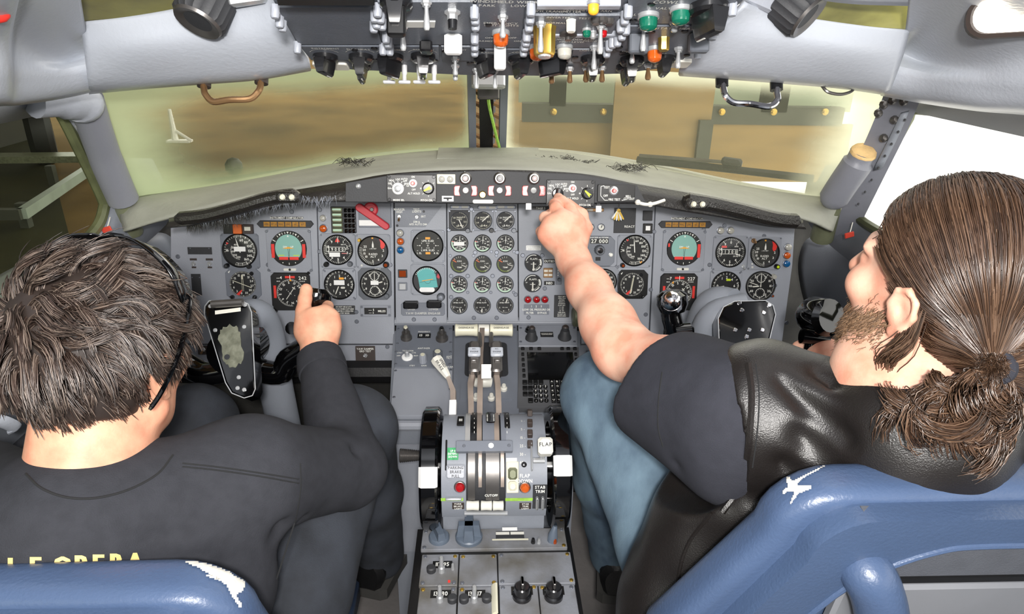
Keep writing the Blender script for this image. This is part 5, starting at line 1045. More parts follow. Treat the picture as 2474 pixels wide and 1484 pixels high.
def maplamp(px, py, y, dirv, label):
    t = thing('map_lamp', label, 'lamp'); p = at_y(px, py, y); d = Vector(dirv).normalized()
    T = frame(p, d.orthogonal(), d.cross(d.orthogonal()))
    T = Matrix(((T[0][0], T[0][1], d.x, p.x), (T[1][0], T[1][1], d.y, p.y), (T[2][0], T[2][1], d.z, p.z), (0, 0, 0, 1)))
    n = 40; mb = MB(); mb.loft([[(r*(1.0 if j % 2 else 0.94)*math.cos(2*PI*j/n), r*(1.0 if j % 2 else 0.94)*math.sin(2*PI*j/n), z) for j in range(n)] for r, z in ((0.030, -0.045), (0.035, -0.042), (0.035, -0.004), (0.032, 0.0))]); o = mb.build('barrel', 'plate_dark', t); o.matrix_local = T
    mb = MB(); mb.lathe([(0.032, 0), (0.030, 0.004), (0.024, 0.003), (0.012, -0.004), (0.001, -0.006)], 24, caps=False); o = mb.build('lens_ring', 'gunmetal', t); o.matrix_local = T
    return t, p, d
t, p, d = maplamp(478, 52, 1.0, (-0.30, -0.60, -0.75), 'black ribbed map lamp on a grey bracket above the left brow')
mb = MB(); mb.box((0, 0, 0), (0.05, 0.045, 0.035), frame(p-d*0.035+Vector((0.05, 0.01, 0.012)), (1, 0.1, 0.15), (0, 1, 0)), 0.004); mb.build('bracket', 'steel', t)
t, p, d = maplamp(1952, 40, 1.02, (0.62, -0.55, -0.55), 'black ribbed map lamp on a grey bracket above the right brow')
mb = MB(); mb.box((0, 0, 0), (0.06, 0.04, 0.03), frame(p-d*0.04+Vector((-0.035, 0.005, 0.0)), (1, 0.0, -0.35), (0, 1, 0)), 0.004); mb.build('bracket', 'liner_dark', t)
mat('dome_glow', '#fff3dc', 0.4, emit=6.0)
t = thing('dome_lamp', 'glowing oval dome lamp with a brown rim in the side liner', 'lamp'); T = frame(at_y(2462, 36, 0.835), (1, -0.5, 0.1), (0, 0.2, 1))
mb = MB(); mb.rrect(0, 0, 0.105, 0.048, 0.022, -0.01, 0.006, bev=0.004, n=6); o = mb.build('rim', 'placard_brown', t); o.matrix_local = T
mb = MB(); mb.rrect(0, 0, 0.092, 0.038, 0.018, 0.004, 0.010, bev=0.004, n=6); o = mb.build('diffuser', 'dome_glow', t); o.matrix_local = T
t = thing('cable_loop', 'thin loop of wire hanging below the right brow', 'cable'); mb = MB(); mb.tube(bez([at_y(1984, 205, 1.17), at_y(2000, 222, 1.16), at_y(2030, 228, 1.16), at_y(2055, 222, 1.16), at_y(2064, 212, 1.17)], 5), 0.0025, 6); mb.build('wire', 'gunmetal', t)
t = thing('red_knob', 'red round knob at the edge of the left side liner', 'knob'); mb = MB(); mb.ball(at_y(-6, 27, 0.82), 0.012, 12); mb.build('ball', 'flag_red', t)
# ================================================================== centre pedestal
FP = Panel(at_z(1180, 785, 0.70), (1, 0, 0), (0, math.cos(R_(12)), math.sin(R_(12)))); FK = FP.k(1180, 880)
ped = thing('pedestal', 'wide grey centre pedestal body between the two seats', 'pedestal')
def fw(px, py, h=0.0): u, v = FP.uv(px, py, h); return FP.M @ Vector((u, v, h))
c = [fw(950, 786), fw(1404, 786), fw(1396, 1008), fw(938, 1008)]
top = c; bot = [Vector((p.x*1.0, p.y+(0.0 if i < 2 else -0.015), 0.0)) for i, p in enumerate(c)]
mb = MB(); lo = [p-Vector((0, 0, 0.016)) for p in top]; mb.loft([bot, lo]); mb.build('body', 'side_paint', ped)
mb = MB(); mb.tube([lo[3]+Vector((0, -0.002, -0.005)), lo[2]+Vector((0, -0.002, -0.005))], 0.012, 10); mb.build('edge_roll', 'panel_grey', ped)
mb = MB(); a, b = fw(946, 782), fw(1404, 782); mb.tube([a+Vector((0, 0.005, 0.004)), b+Vector((0, 0.005, 0.004))], 0.011, 8); mb.build('front_rail', 'panel_grey', ped)
mb = MB(); p = at_y(968, 1200, 1.27); mb.box((p.x+0.03, 1.258, p.z), (0.16, 0.004, 0.30)); mb.build('kick_plate', 'panel_grey_b', ped)
def fplate(name, label, poly, m, th=0.012, cat='control panel', scr=(), h=0.0):
    t = thing(name, label, cat, FP.M); mb = MB(); mb.prism([FP.uv(a, b, h) for a, b in poly], h-th, h, bev=0.001); mb.build('face_plate', m, t)
    for a, b in scr: u, v = FP.uv(a, b, h); screw(t, u, v, 0.0035, 'screw', h)
    return t
SY = FK/0.62     # metres along the panel for one photo pixel of height
# receiver and radar panel, left
t = fplate('radar_panel', 'slate radar control panel with a white selector and round knobs', [(957, 786), (1094, 786), (1093, 888), (953, 888)], 'panel_slate', scr=[(962, 795), (1088, 795), (960, 830), (1089, 828), (957, 850), (1088, 851), (956, 880), (1087, 880)])
mb = MB()
for q, a, b, h in (('ANT/HZR', 1024, 842, 5), ('STBY', 966, 853, 4), ('TEST', 978, 848, 4), ('NORM', 991, 848, 4), ('OFF', 963, 860, 4), ('CTR', 1000, 853, 4), ('MAP', 1005, 860, 4), ('ANT', 1085, 862, 5), ('TILT', 1085, 866, 5), ('RADAR', 1083, 887, 5), ('GAIN', 1024, 884, 4), ('STBY', 996, 884, 4), ('FREQUENCY', 1025, 802, 4)):
    u, v = FP.uv(a, b); mb.text(q, u, v, h*0.0011, 0.0004, sx=0.8)
printed(t, mb)
u, v = FP.uv(1025, 812); mb = MB(); mb.box((u, v, 0.001), (33*FK, 11*SY, 0.002)); o = mb.build('window', 'black', t); mb = MB(); mb.text('15  10', u, v, 0.008, 0.0023); printed(o, mb)
for a, b, r in ((982, 818, 0.011), (1068, 820, 0.012)):
    u, v = FP.uv(a, b); mb = MB(); mb.lathe([(r*1.3, 0), (r*1.3, 0.006), (r, 0.008), (r*0.95, 0.020), (r*0.6, 0.021), (r*0.55, 0.034), (r*0.4, 0.036)], 18); o = mb.build('tuning_knob', 'gunmetal', t, T=TR((u, v, 0)))
    mb = MB(); mb.lathe([(r*0.52, 0.034), (r*0.4, 0.038)], 12); mb.build('knob_cap', 'knob_black' if a > 1000 else 'cream', o)
u, v = FP.uv(984, 864); mb = MB(); mb.lathe([(0.0135, 0), (0.0135, 0.003), (0.0125, 0.004)], 24); o = mb.build('selector', 'tape_white', t, T=TR((u, v, 0))); mb = MB(); mb.lathe([(0.006, 0.004), (0.0055, 0.018), (0.003, 0.020)], 12); mb.build('selector_stem', 'steel', o)
for a, b, r in ((1022, 874, 0.009), (1058, 866, 0.012)): u, v = FP.uv(a, b); knob_round(t, u, v, r, 0.022, 'knob_grey' if a > 1050 else 'liner_dark', 'cream', 0, ribs=12)
t = fplate('blank_panel', 'plain grey scratched cover panel on the pedestal', [(952, 890), (1093, 890), (1092, 1004), (942, 1004)], 'panel_grey', scr=[(956, 896), (1089, 894), (952, 960), (950, 995), (1088, 940)], cat='blank panel')
t = fplate('lever_deck', 'slate deck around the thrust levers', [(1097, 786), (1249, 786), (1254, 1004), (1094, 1004)], 'panel_slate', cat='deck', scr=[(1103, 792), (1243, 792)])
u, v = FP.uv(1175, 868); mb = MB(); mb.rrect(u, v, 104*FK, 80*SY, 0.012, 0.0, 0.0012); mb.build('boot_plate', 'plate_dark', t)
u, v = FP.uv(1175, 945); mb = MB(); mb.box((u, v, 0.002), (118*FK, 38*SY, 0.004)); mb.build('aileron_plate', 'panel_slate', t)
for a, b in ((1217, 945), (1150, 968), (1187, 968)): u, v = FP.uv(a, b); mb = MB(); mb.lathe([(0.008, 0.004), (0.008, 0.010), (0.005, 0.012), (0.005, 0.018), (0.004, 0.020)], 14); mb.build('trim_button', 'ivory_plastic', t, T=TR((u, v, 0)))
u, v = FP.uv(1160, 938); mb = MB(); mb.tube([(u-0.014, v, 0.018), (u-0.004, v, 0.02), (u+0.016, v, 0.02), (u+0.026, v, 0.018)], [0.011, 0.014, 0.014, 0.012], 14); mb.build('trim_knob', 'ivory_plastic', t)
# right radio strip
t = fplate('tuning_panel', 'grey tuning panel with two dark knobs above the keypad unit', [(1252, 786), (1394, 786), (1395, 836), (1253, 836)], 'panel_grey_b', scr=[(1258, 793), (1388, 793), (1258, 826), (1388, 826)])
u, v = FP.uv(1321, 809); mb = MB(); mb.box((u, v, 0.001), (33*FK, 12*SY, 0.002)); o = mb.build('window', 'black', t); mb = MB(); [mb.line2(u+x*0.002, v-0.004, u+x*0.0024, v+0.004, 0.0007, 0.0023) for x in range(-6, 7)]; printed(o, mb)
for a, b, r, m in ((1284, 818, 0.013, 'plate_dark'), (1364, 816, 0.014, 'plate_dark')):
    u, v = FP.uv(a, b); mb = MB(); mb.lathe([(r*1.25, 0), (r*1.2, 0.004), (r, 0.008), (r*0.8, 0.022), (r*0.66, 0.024), (r*0.62, 0.034), (r*0.4, 0.036)], 18); o = mb.build('tuning_knob', m, t, T=TR((u, v, 0)))
    mb = MB(); mb.lathe([(r*0.56, 0.0345), (r*0.4, 0.0375)], 12); mb.build('knob_cap', 'placard_brown', o)
u, v = FP.uv(1276, 800); mb = MB(); mb.tube([(u, v, 0), (u, v, 0.014)], [0.009, 0.004], 10); mb.ball((u, v-0.002, 0.006), 0.008, 10); mb.build('pear_knob', 'gloss_black', t)
mat('keypad_grey', '#5a5b5e', 0.55, 0, 0.1, 20)
# keypad display unit
t = fplate('keypad_unit', 'dark grey keypad computer unit with blank black screen and letter keys', [(1253, 839), (1398, 839), (1404, 984), (1250, 984)], 'keypad_grey', 0.016, 'keypad unit', h=0.004)
q = [FP.uv(a, b, 0.006) for a, b in ((1273, 851), (1384, 851), (1390, 917), (1276, 917))]; mb = MB(); mb.prism(q, 0.003, 0.006); mb.build('screen', 'gloss_black', t)
def key(a, b, w_, hh, q=None, rnd=False, ink='print_white'):
    u, v = FP.uv(a, b, 0.006); mb = MB()
    if rnd: mb.lathe([(w_*FK/2, 0.004), (w_*FK/2, 0.0075), (w_*FK*0.42, 0.0085)], 12)
    else: mb.box((0, 0, 0.006), (w_*FK, hh*SY, 0.005), bev=0.0008)
    o = mb.build('key', 'black', t, T=TR((u, v, 0)))
    if q: mb = MB(); mb.text(q, 0, 0, 0.0052, 0.0089); printed(o, mb, ink, 'legend')
for i in range(5): key(1263+i*0.8, 856+i*13, 7, 6); key(1391+i*1.4, 856+i*13, 7, 6)
for a in (1263, 1283, 1303, 1358, 1373, 1389): key(a, 842.5, 9, 5)
for r in range(5):
    for cc in range(5):
        key(1333+cc*12.6+r*1.2, 924+r*11, 10, 8, 'ABCDEFGHIJKLMNOPQRSTUVWXY'[r*5+cc])
for r in range(4):
    for cc in range(3): key(1293+cc*12.4+r*0.8, 935+r*11, 10, 8, '123456789.0-'[r*3+cc], True)
for r in range(3):
    for cc in range(2 if r else 4): key(1268+cc*13+r*0.5, 924+r*14, 11, 8)
key(1282, 968, 11, 8)
# ================================================================== throttle quadrant
QC = Vector((-0.012, 1.08, 0.645)); QR = 0.100
def cyl_at(px, py, h=0.0):
    """point on the rounded quadrant cover with a frame: x right, y forward round the drum, z outwards"""
    r = ray(px, py); o = CAM-QC; a = r.y**2+r.z**2; b = 2*(o.y*r.y+o.z*r.z); cc = o.y**2+o.z**2-(QR+h)**2
    t_ = (-b-math.sqrt(max(b*b-4*a*cc, 0)))/(2*a); p = CAM+r*t_; n = Vector((0, p.y-QC.y, p.z-QC.z)).normalized()
    return frame(p, (1, 0, 0), Vector((0, n.z, -n.y)))
def drum(x0, x1, a0, a1, r0, r1, n=18):
    rings = []
    for i in range(n+1):
        a = R_(a0+(a1-a0)*i/n); cy, sz = math.cos(a), math.sin(a)
        rings.append([(x0, QC.y+cy*r1, QC.z+sz*r1), (x0, QC.y+cy*r0, QC.z+sz*r0), (x1, QC.y+cy*r0, QC.z+sz*r0), (x1, QC.y+cy*r1, QC.z+sz*r1)])
    return rings
quad = thing('throttle_quadrant', 'rounded grey throttle quadrant between the black trim wheels', 'throttle quadrant')
xl = lambda px, py: cyl_at(px, py).translation.x
X0, X1 = xl(1066, 1130), xl(1322, 1130); XA, XB = xl(1126, 1130), xl(1222, 1130)
for a, b, m in ((X0, XA, 'side_paint'), (XB, X1, 'side_paint')):
    mb = MB(); mb.loft(drum(a, b, -5, 205, 0.0, QR)); mb.build('cover', m, quad)
mb = MB(); mb.loft(drum(XA, XB, -5, 205, 0.0, QR-0.012)); mb.build('slot_drum', 'plate_dark', quad)
mb = MB(); mb.box(((X0+X1)/2, 1.13, 0.30), (X1-X0, 0.24, 0.60)); mb.build('lower_body', 'side_paint', quad)
def qbox(px, py, w_, hpx, th, m, name, h=0.0, parent=quad, bev=0.001):
    T = cyl_at(px, py, h); mb = MB(); mb.box((0, 0, th/2), (w_*0.00079, hpx, th), bev=bev); o = mb.build(name, m, parent); o.matrix_local = T; return o, T
def qtext(T, lines, hh, m='print_white', parent=quad, gap=1.5, z=0.0006, sx=0.85):
    mb = MB(); n = len(lines)
    for i, q in enumerate(lines): mb.text(q, 0, ((n-1)/2-i)*hh*gap, hh, z, sx=sx)
    o = printed(parent, mb, m, 'lettering'); o.matrix_local = T; return o
# upper slot strips: rails, scale strips, oval window
for a, m in ((1130, 'steel'), (1158, 'alu_worn'), (1200, 'alu_worn'), (1216, 'panel_slate')):
    x = xl(a, 1040); mb = MB(); mb.loft(drum(x-0.0045, x+0.0045, 20, 118, 0.05, QR+0.002)); mb.build('rail', m, quad)
x0, x1 = xl(1166, 1040), xl(1206, 1040); mb = MB(); mb.loft(drum(x0, x1, 20, 118, 0.05, QR+0.001)); mb.build('lever_cover', 'panel_slate', quad)
for a in (1146, 1225):
    x = xl(a, 1020); mb = MB(); mb.loft(drum(x-0.005, x+0.005, 45, 100, 0.09, QR+0.0032)); mb.build('scale_strip', 'black', quad)
    for i in range(6):
        T = cyl_at(a, 990+i*11, 0.0034); qtext(T, ['I'], 0.005)
T = cyl_at(1185, 1010, 0.002); mb = MB(); mb.rrect(0, 0, 0.017, 0.045, 0.006, 0, 0.002); o = mb.build('trim_window', 'gloss_black', quad); o.matrix_local = T
mb = MB(); [mb.box((s*0.006, y, 0.0022), (0.002, 0.012, 0.0006)) for s in (-1, 1) for y in (-0.012, 0.004)]; o = printed(quad, mb, 'print_grey', 'scale_marks'); o.matrix_local = T
o, T = qbox(1113, 1020, 17, 0.030, 0.004, 'black', 'counter_window'); qtext(T @ TR((0, 0, 0.004)), ['111'], 0.008)
o, T = qbox(1170, 1083, 128, 0.020, 0.012, 'panel_slate', 'cross_bar', 0.001)
for a in (-0.036, 0.012, 0.044): screw(o, a, 0, 0.005 if a == 0.012 else 0.003, 'tape_white' if a == 0.012 else 'screw', 0.012)
# lower covers
for a, w_, m in ((1139, 16, 'gunmetal'), (1190, 30, 'gunmetal')):
    x = xl(a, 1150); mb = MB(); ww = w_*0.00079; mb.loft(drum(x-ww/2, x+ww/2, 122, 178, 0.05, QR+0.002)); mb.build('slot_cover', m, quad)
for a in (1160, 1214): 
    x = xl(a, 1150); mb = MB(); mb.loft(drum(x-0.003, x+0.003, 120, 165, 0.06, QR-0.004)); mb.build('slot_edge', 'alu_worn', quad)
T = cyl_at(1187, 1197, 0.0025); qtext(T, ['CUTOFF'], 0.0045, sx=0.9)
for i, (a, b) in enumerate(((1126, 1158), (1161, 1189), (1190, 1217))):
    p0, p1 = cyl_at(a, 1222, 0.006).translation, cyl_at(b, 1222, 0.006).translation; mb = MB(); mb.tube([p0, p0.lerp(p1, 0.04), p0.lerp(p1, 0.5), p0.lerp(p1, 0.96), p1], [0.006, 0.009, 0.0082, 0.009, 0.006], 12); mb.build('start_lever_knob', 'ivory_plastic', quad)
p0, p1 = cyl_at(1122, 1240, 0.004).translation, cyl_at(1226, 1240, 0.004).translation; mb = MB(); mb.tube([p0, p1], 0.004, 8); mb.build('bottom_rod', 'steel', quad)
# left side: green tape, parking brake, lamp, placard
qbox(1094, 1097, 25, 0.022, 0.0008, 'green_tape', 'green_tape', 0.0005, bev=0)
T = cyl_at(1094, 1097, 0.0016); qtext(T, ['UP 0', 'DETENT', 'DOWN'], 0.0035, 'tape_white')
o, T = qbox(1078, 1100, 4, 0.055, 0.002, 'black', 'speed_slot')
o, T = qbox(1101, 1140, 42, 0.024, 0.004, 'liner_dark', 'parking_brake_handle', 0.008, bev=0.002); qtext(T @ TR((0, 0, 0.0043)), ['PARKING', 'BRAKE', 'PULL'], 0.0048, 'print_dark')
def qlamp(px, py, m):
    T = cyl_at(px, py); mb = MB(); mb.lathe([(0.0105, 0), (0.0105, 0.003), (0.009, 0.004)], 20); o = mb.build('lamp_rim', 'gunmetal', quad); o.matrix_local = T; mb = MB(); mb.lathe([(0.0088, 0), (0.0088, 0.007), (0.006, 0.011), (0.001, 0.012)], 20); mb.build('lamp_lens', m, o)
qlamp(1111, 1176, 'lens_red'); qlamp(1268, 1177, 'lens_amber')
o, T = qbox(1107, 1222, 27, 0.016, 0.001, 'placard_brown', 'caption_plate'); qtext(T @ TR((0, 0, 0.0012)), ['PARK', 'BRAKE', 'LIGHT'], 0.0038)
o, T = qbox(1269, 1222, 27, 0.016, 0.001, 'placard_brown', 'caption_plate'); qtext(T @ TR((0, 0, 0.0012)), ['STAB', 'TRIM', 'LIGHT'], 0.0038)
o, T = qbox(1096, 1204, 36, 0.004, 0.006, 'steel', 'brake_pull_bar', 0.002)
for a, w_ in ((1092, 50), (1255, 64)): qbox(a+(0 if a < 1200 else 0), 1207, w_, 0.006, 0.0006, 'lime_paint', 'chipped_primer', 0.0002, bev=0)
# right side: rocker, gates, trim switches
o, T = qbox(1238, 1153, 27, 0.055, 0.003, 'cream', 'rocker_plate'); mb = MB(); mb.box((0, 0.008, 0.010), (0.016, 0.020, 0.012), bev=0.003); mb.build('rocker', 'sleeve_olive', o); mb = MB(); mb.box((0, -0.014, 0.008), (0.015, 0.016, 0.010), bev=0.003); mb.build('rocker_lower', 'cream', o)
o, T = qbox(1236, 1118, 24, 0.016, 0.0006, 'tape_white', 'sticker', bev=0)
T = cyl_at(1268, 1156, 0.0006); qtext(T, ['FLAP', 'DOWN'], 0.0062)
for i, q in enumerate(('2', '5', '15', '25', '30', '40')):
    T = cyl_at(1263, 1018+i*20, 0.0005); qtext(T, [q+' -'], 0.0052, 'print_grey')
for i in range(4): qbox(1280, 1005+i*24, 12, 0.012, 0.012, 'placard_brown', 'flap_gate', 0.0)
qbox(1284, 1105, 4, 0.05, 0.01, 'steel', 'gate_rail')
T = cyl_at(1266, 1123); o = MB().lathe([(0.005, 0), (0.005, 0.002), (0.003, 0.003)], 12).build('gate_screw', 'knob_black', quad); o.matrix_local = T
o, T = qbox(1304, 1200, 32, 0.05, 0.001, 'plate_dark', 'trim_cutout_plate'); qtext(T @ TR((0, 0.016, 0.0013)), ['STAB', 'TRIM'], 0.0058)
for s in (-1, 1): mb = MB(); mb.box((s*0.005, -0.010, 0.006), (0.005, 0.024, 0.010), bev=0.0015); mb.build('cutout_switch', 'steel', o)
# thrust levers
def lever(name, label, pts, secs, m):
    mb = MB(); rings = []
    for p, (w_, h) in zip(pts, secs): rings.append([p+Vector((sx*w_, sy*h*0.8, sy*h*0.6)) for sx, sy in ((-1, -1), (1, -1), (1, 1), (-1, 1))])
    mb.loft(rings); return mb.build('shaft', m, name)
ty = (1.15, 1.24, 1.34, 1.385)
tl = thing('thrust_levers', 'three thrust levers joined under cream roller handles', 'lever')
for a, top_ in ((1136, False), (1163, True), (1203, False)):
    pts = [at_y(a+(2 if a != 1163 else -2), 992, 1.15), at_y(a, 935, 1.215), at_y(a if a == 1163 else (a+9 if a < 1163 else a-7), 890, 1.26)]
    if top_: pts = [at_y(1159, 992, 1.15), at_y(1160, 935, 1.215), at_y(1161, 860, 1.30), at_y(1165, 800, 1.375)]
    lever(tl, '', pts, [(0.0055, 0.009)]*len(pts), 'alu_worn')
for a, s in ((1147, -1), (1199, 1)):
    T = frame(at_y(a, 868, 1.275), (1, 0, 0), at_y(a, 835, 1.31)-at_y(a, 905, 1.245)); mb = MB(); mb.box((0, 0.0, 0), (0.024, 0.078, 0.030), T, 0.004); o = mb.build('reverser_body', 'gunmetal', tl)
    mb = MB(); mb.box((s*0.001, 0.006, 0.018), (0.026, 0.022, 0.008), T, 0.002); o = mb.build('reverser_cap', 'liner', tl)
    mb = MB(); mb.text('NO.', s*0.001, 0.011, 0.003, 0.0223, T=T); mb.text('ENGINE', s*0.001, 0.004, 0.0034, 0.0223, T=T); printed(o, mb, 'print_dark', 'lettering')
    mb = MB(); mb.box((s*0.002, -0.014, 0.017), (0.012, 0.006, 0.006), T, 0.001); mb.build('release_catch', 'gunmetal', tl)
    mb = MB(); mb.tube([at_y(a+(13 if s < 0 else -13), 835, 1.31), at_y(a+(12 if s < 0 else -12), 806, 1.37)], 0.0045, 8); mb.build('link', 'gunmetal', tl)
for a, b, m, q in ((1099, 1155, 'cream', 1), (1156, 1182, 'ivory_plastic', 0), (1183, 1239, 'cream', 1)):
    p0, p1 = at_y(a, 798, 1.39), at_y(b, 798, 1.39); mb = MB(); mb.tube([p0.lerp(p1, t_) for t_ in (0, 0.03, 0.2, 0.5, 0.8, 0.97, 1)], [0.0115, 0.0145, 0.0130, 0.0125, 0.0130, 0.0145, 0.0115] if q else [0.012, 0.0135, 0.0135, 0.0135, 0.0135, 0.0135, 0.012], 18); o = mb.build('roller_handle', m, tl)
    if q: mb = MB(); T = frame(p0.lerp(p1, 0.5)+Vector((0, -0.0085, 0.0098)), (1, 0, 0), (0, 1, 0.9)); mb.text('DISENGAGE', 0, 0, 0.0042, 0.001, T=T); printed(o, mb, 'print_dark', 'lettering')
T = frame(at_y(1175, 898, 1.24), (1, 0, 0), (0, 0.7, 0.7)); mb = MB(); mb.box((0, 0, 0.0), (0.020, 0.03, 0.004), T); mb.build('white_tape', 'tape_white', tl)
# speed brake lever
t = thing('speed_brake_lever', 'white tapered speed brake lever beside the thrust levers', 'lever')
pts = [at_y(1093, 1030, 1.12), at_y(1095, 985, 1.15), at_y(1095, 945, 1.18), at_y(1083, 912, 1.20)]
mb = MB(); mb.tube(pts, [0.006, 0.007, 0.0075, 0.0055], 4); mb.build('shaft', 'alu_worn', t)
p0, p1 = at_y(1083, 912, 1.20), at_y(1054, 868, 1.24); mb = MB(); mb.tube([p0, p0.lerp(p1, 0.1), p0.lerp(p1, 0.85), p1], [0.006, 0.0075, 0.013, 0.012], 8); o = mb.build('handle', 'ivory_plastic', t)
d = (p1-p0).normalized(); T = frame(p0.lerp(p1, 0.55)-F_*0.0135, -d, -UP); T = frame(p0.lerp(p1, 0.55)+Vector((0, -0.007, 0.0105)), -d, Vector((0.5, 0.6, 0.6))); mb = MB(); mb.text('SPEED', 0, 0.004, 0.0055, 0.001, T=T); mb.text('BRAKE', 0, -0.004, 0.0055, 0.001, T=T); printed(o, mb, 'print_dark', 'lettering')
mb = MB(); q0, q1 = at_y(1094, 1005, 1.132), at_y(1095, 970, 1.158); mb.tube([q0, q1], 0.0092, 4); mb.build('white_tape', 'tape_white', t)
# flap lever
t = thing('flap_lever', 'square white flap knob on a short steel lever', 'lever'); T = cyl_at(1317, 1080, 0.03)
mb = MB(); mb.box((0, 0, 0), (0.026, 0.030, 0.024), T, 0.004); o = mb.build('knob', 'ivory_plastic', t); mb = MB(); mb.text('FLAP', 0, 0.001, 0.0065, 0.0123, T=T); printed(o, mb, 'print_dark', 'lettering')
p = T.translation; q = cyl_at(1300, 1112, 0.0).translation; mb = MB(); mb.tube([p, (p+q)/2+Vector((0, -0.005, -0.01)), q-Vector((0, 0, 0.0))], 0.0045, 8); mb.build('shaft', 'steel', t)
mb = MB(); mb.tube([cyl_at(1288, 1113, 0.012).translation, cyl_at(1316, 1113, 0.012).translation], 0.005, 8); mb.build('crosspin', 'steel', t)
# trim wheels
for px, lab, tape_a, hnd in ((1045, 'black stabiliser trim wheel with white stripe and folding crank', 152, True), (1345, 'black stabiliser trim wheel with white stripe, nearest the denim knee', 143, False)):
    t = thing('trim_wheel', lab, 'wheel'); c = at_d(px, 1130, 1.31); c = Vector((c.x, QC.y, QC.z)); w_ = 0.016; r = 0.116
    def ring(a): ca, sa = math.cos(R_(a)), math.sin(R_(a)); return [(c.x+dx, c.y+ca*rr, c.z+sa*rr) for dx, rr in ((-w_, r-0.005), (-w_+0.004, r), (w_-0.004, r), (w_, r-0.005), (w_, r-0.03), (-w_, r-0.03))]
    mb = MB(); n = 64; mb.loft([ring(i*360/n) for i in range(n+1)], True, False); mb.build('rim', 'gloss_black', t)
    mb = MB(); mb.lathe([(r-0.03, -0.005), (r-0.03, 0.005)], 32, TR(c) @ RY(90)); mb.build('web', 'knob_black', t)
    mb = MB(); rings = []
    for i in range(9):
        a = R_(tape_a-9+18*i/8); rings.append([(c.x+dx, c.y+math.cos(a)*rr, c.z+math.sin(a)*rr) for dx, rr in ((-w_-0.0006, r-0.012), (-w_-0.0006, r-0.0045), (-w_+0.004, r+0.0008), (w_-0.004, r+0.0008), (w_+0.0006, r-0.0045), (w_+0.0006, r-0.012))])
    mb.loft(rings, False, False); mb.build('white_stripe', 'tape_white', t)
    if hnd:
        p0, p1 = at_y(1027, 1101, 1.045), at_y(966, 1101, 1.045); mb = MB(); k = 26; mb.tube([p0.lerp(p1, i/k) for i in range(k+1)], [0.0075+0.0045*(i/k)+(0.0016 if i % 2 else 0) for i in range(k+1)], 14); mb.build('crank_handle', 'gunmetal', t)

# ================================================================== aft pedestal with radios
AP = Panel(at_z(1190, 1380, 0.555), (1, 0, 0), (0, 1, 0)); AK = AP.k(1190, 1380); AY = AK*1.38
ap = thing('aft_pedestal', 'worn grey aft pedestal full of radio tuning panels', 'pedestal', AP.M)
pts = [AP.uv(a, b) for a, b in ((1018, 1279), (1366, 1276), (1415, 1500), (996, 1500))]; y1 = pts[0][1]; xw0, xw1 = pts[0][0], pts[1][0]
mb = MB(); mb.box(((xw0+xw1)/2, y1-0.2, -0.29), (xw1-xw0, 0.4, 0.53)); mb.build('body', 'side_paint', ap)
mb = MB(); mb.box(((xw0+xw1)/2, y1-0.2, -0.012), (xw1-xw0+0.014, 0.404, 0.02)); mb.build('black_gasket', 'black', ap)
mat('ped_worn', '#83868d', 0.5, 0, 0.3, 11, 0.2, 200, col2='#5d5a54', detail=9)
def amod(x0, x1, y0, y1, m='ped_worn', name='radio_plate', h=0.004):
    pts = [AP.uv(a, b, h) for a, b in ((x0, y0), (x1, y0), (x1, y1), (x0, y1))]; u0, v0 = pts[0]; u1 = AP.uv(x1, y0, h)[0]; v1 = AP.uv(x0, y1, h)[1]
    mb = MB(); mb.box(((u0+u1)/2, (v0+v1)/2, 0), (u1-u0, v0-v1, 2*h), bev=0.001); o = mb.build(name, m, ap)
    for uu in (u0+0.006, u1-0.006):
        for vv in (v0-0.006, v1+0.006): screw(o, uu, vv, 0.0036, 'brass' if random.random() < 0.4 else 'screw', h)
    return o
trimp = amod(1022, 1364, 1280, 1329, name='trim_plate')
lrad = amod(1020, 1108, 1340, 1416); blk = amod(1111, 1200, 1340, 1416); rad3 = amod(1203, 1378, 1336, 1412)
rad4 = amod(1014, 1104, 1419, 1500); rad5 = amod(1108, 1200, 1419, 1500); rad6 = amod(1206, 1298, 1414, 1500); rad7 = amod(1301, 1388, 1414, 1500)
def aobj(px, py, fn, name, m, parent, h=0.004):
    u, v = AP.uv(px, py, h); mb = MB(); fn(mb); o = mb.build(name, m, parent); o.matrix_local = TR((u, v, h)); return o
for a, b, r, h in ((1061, 1302, 0.019, 0.024), (1133, 1300, 0.025, 0.034)):
    o = aobj(a, b, lambda mb: mb.lathe([(r, 0), (r, 0.006), (r*0.9, 0.009), (r*0.5, 0.010)], 24), 'trim_knob', 'knob_slate', trimp); sec = lambda w_, l, z: [(-w_, -l, z), (w_, -l, z), (w_, l, z), (-w_, l, z)]
    mb = MB(); mb.loft([sec(r*0.38, r*0.9, 0.008), sec(r*0.3, r*0.85, h)], T=RZ(20 if r < 0.02 else 0)); 
    if r > 0.02: mb.loft([sec(r*0.9, r*0.3, 0.008), sec(r*0.75, r*0.25, h)])
    mb.build('grip', 'knob_slate', o)
aobj(1335, 1306, lambda mb: mb.tube([(0, 0, 0), (0, 0, 0.012), (0.004, 0.004, 0.03)], [0.010, 0.009, 0.004], 10), 'pear_knob', 'knob_slate', trimp)
o = aobj(1232, 1296, lambda mb: mb.box((0, 0, 0.002), (0.052, 0.02, 0.004), bev=0.001), 'trim_indicator', 'plate_dark', trimp)
for s in (-1, 1): mb = MB(); mb.box((s*0.0135, 0.003, 0.0045), (0.025, 0.006, 0.001)); mb.build('scale_bar', 'ivory_plastic', o)
mb = MB(); mb.box((0, 0.014, 0.0046), (0.028, 0.008, 0.0008)); mb.build('sticker', 'tape_white', o); mb = MB(); mb.box((0, -0.013, 0.0042), (0.066, 0.003, 0.001)); mb.build('scale_edge', 'cream', o)
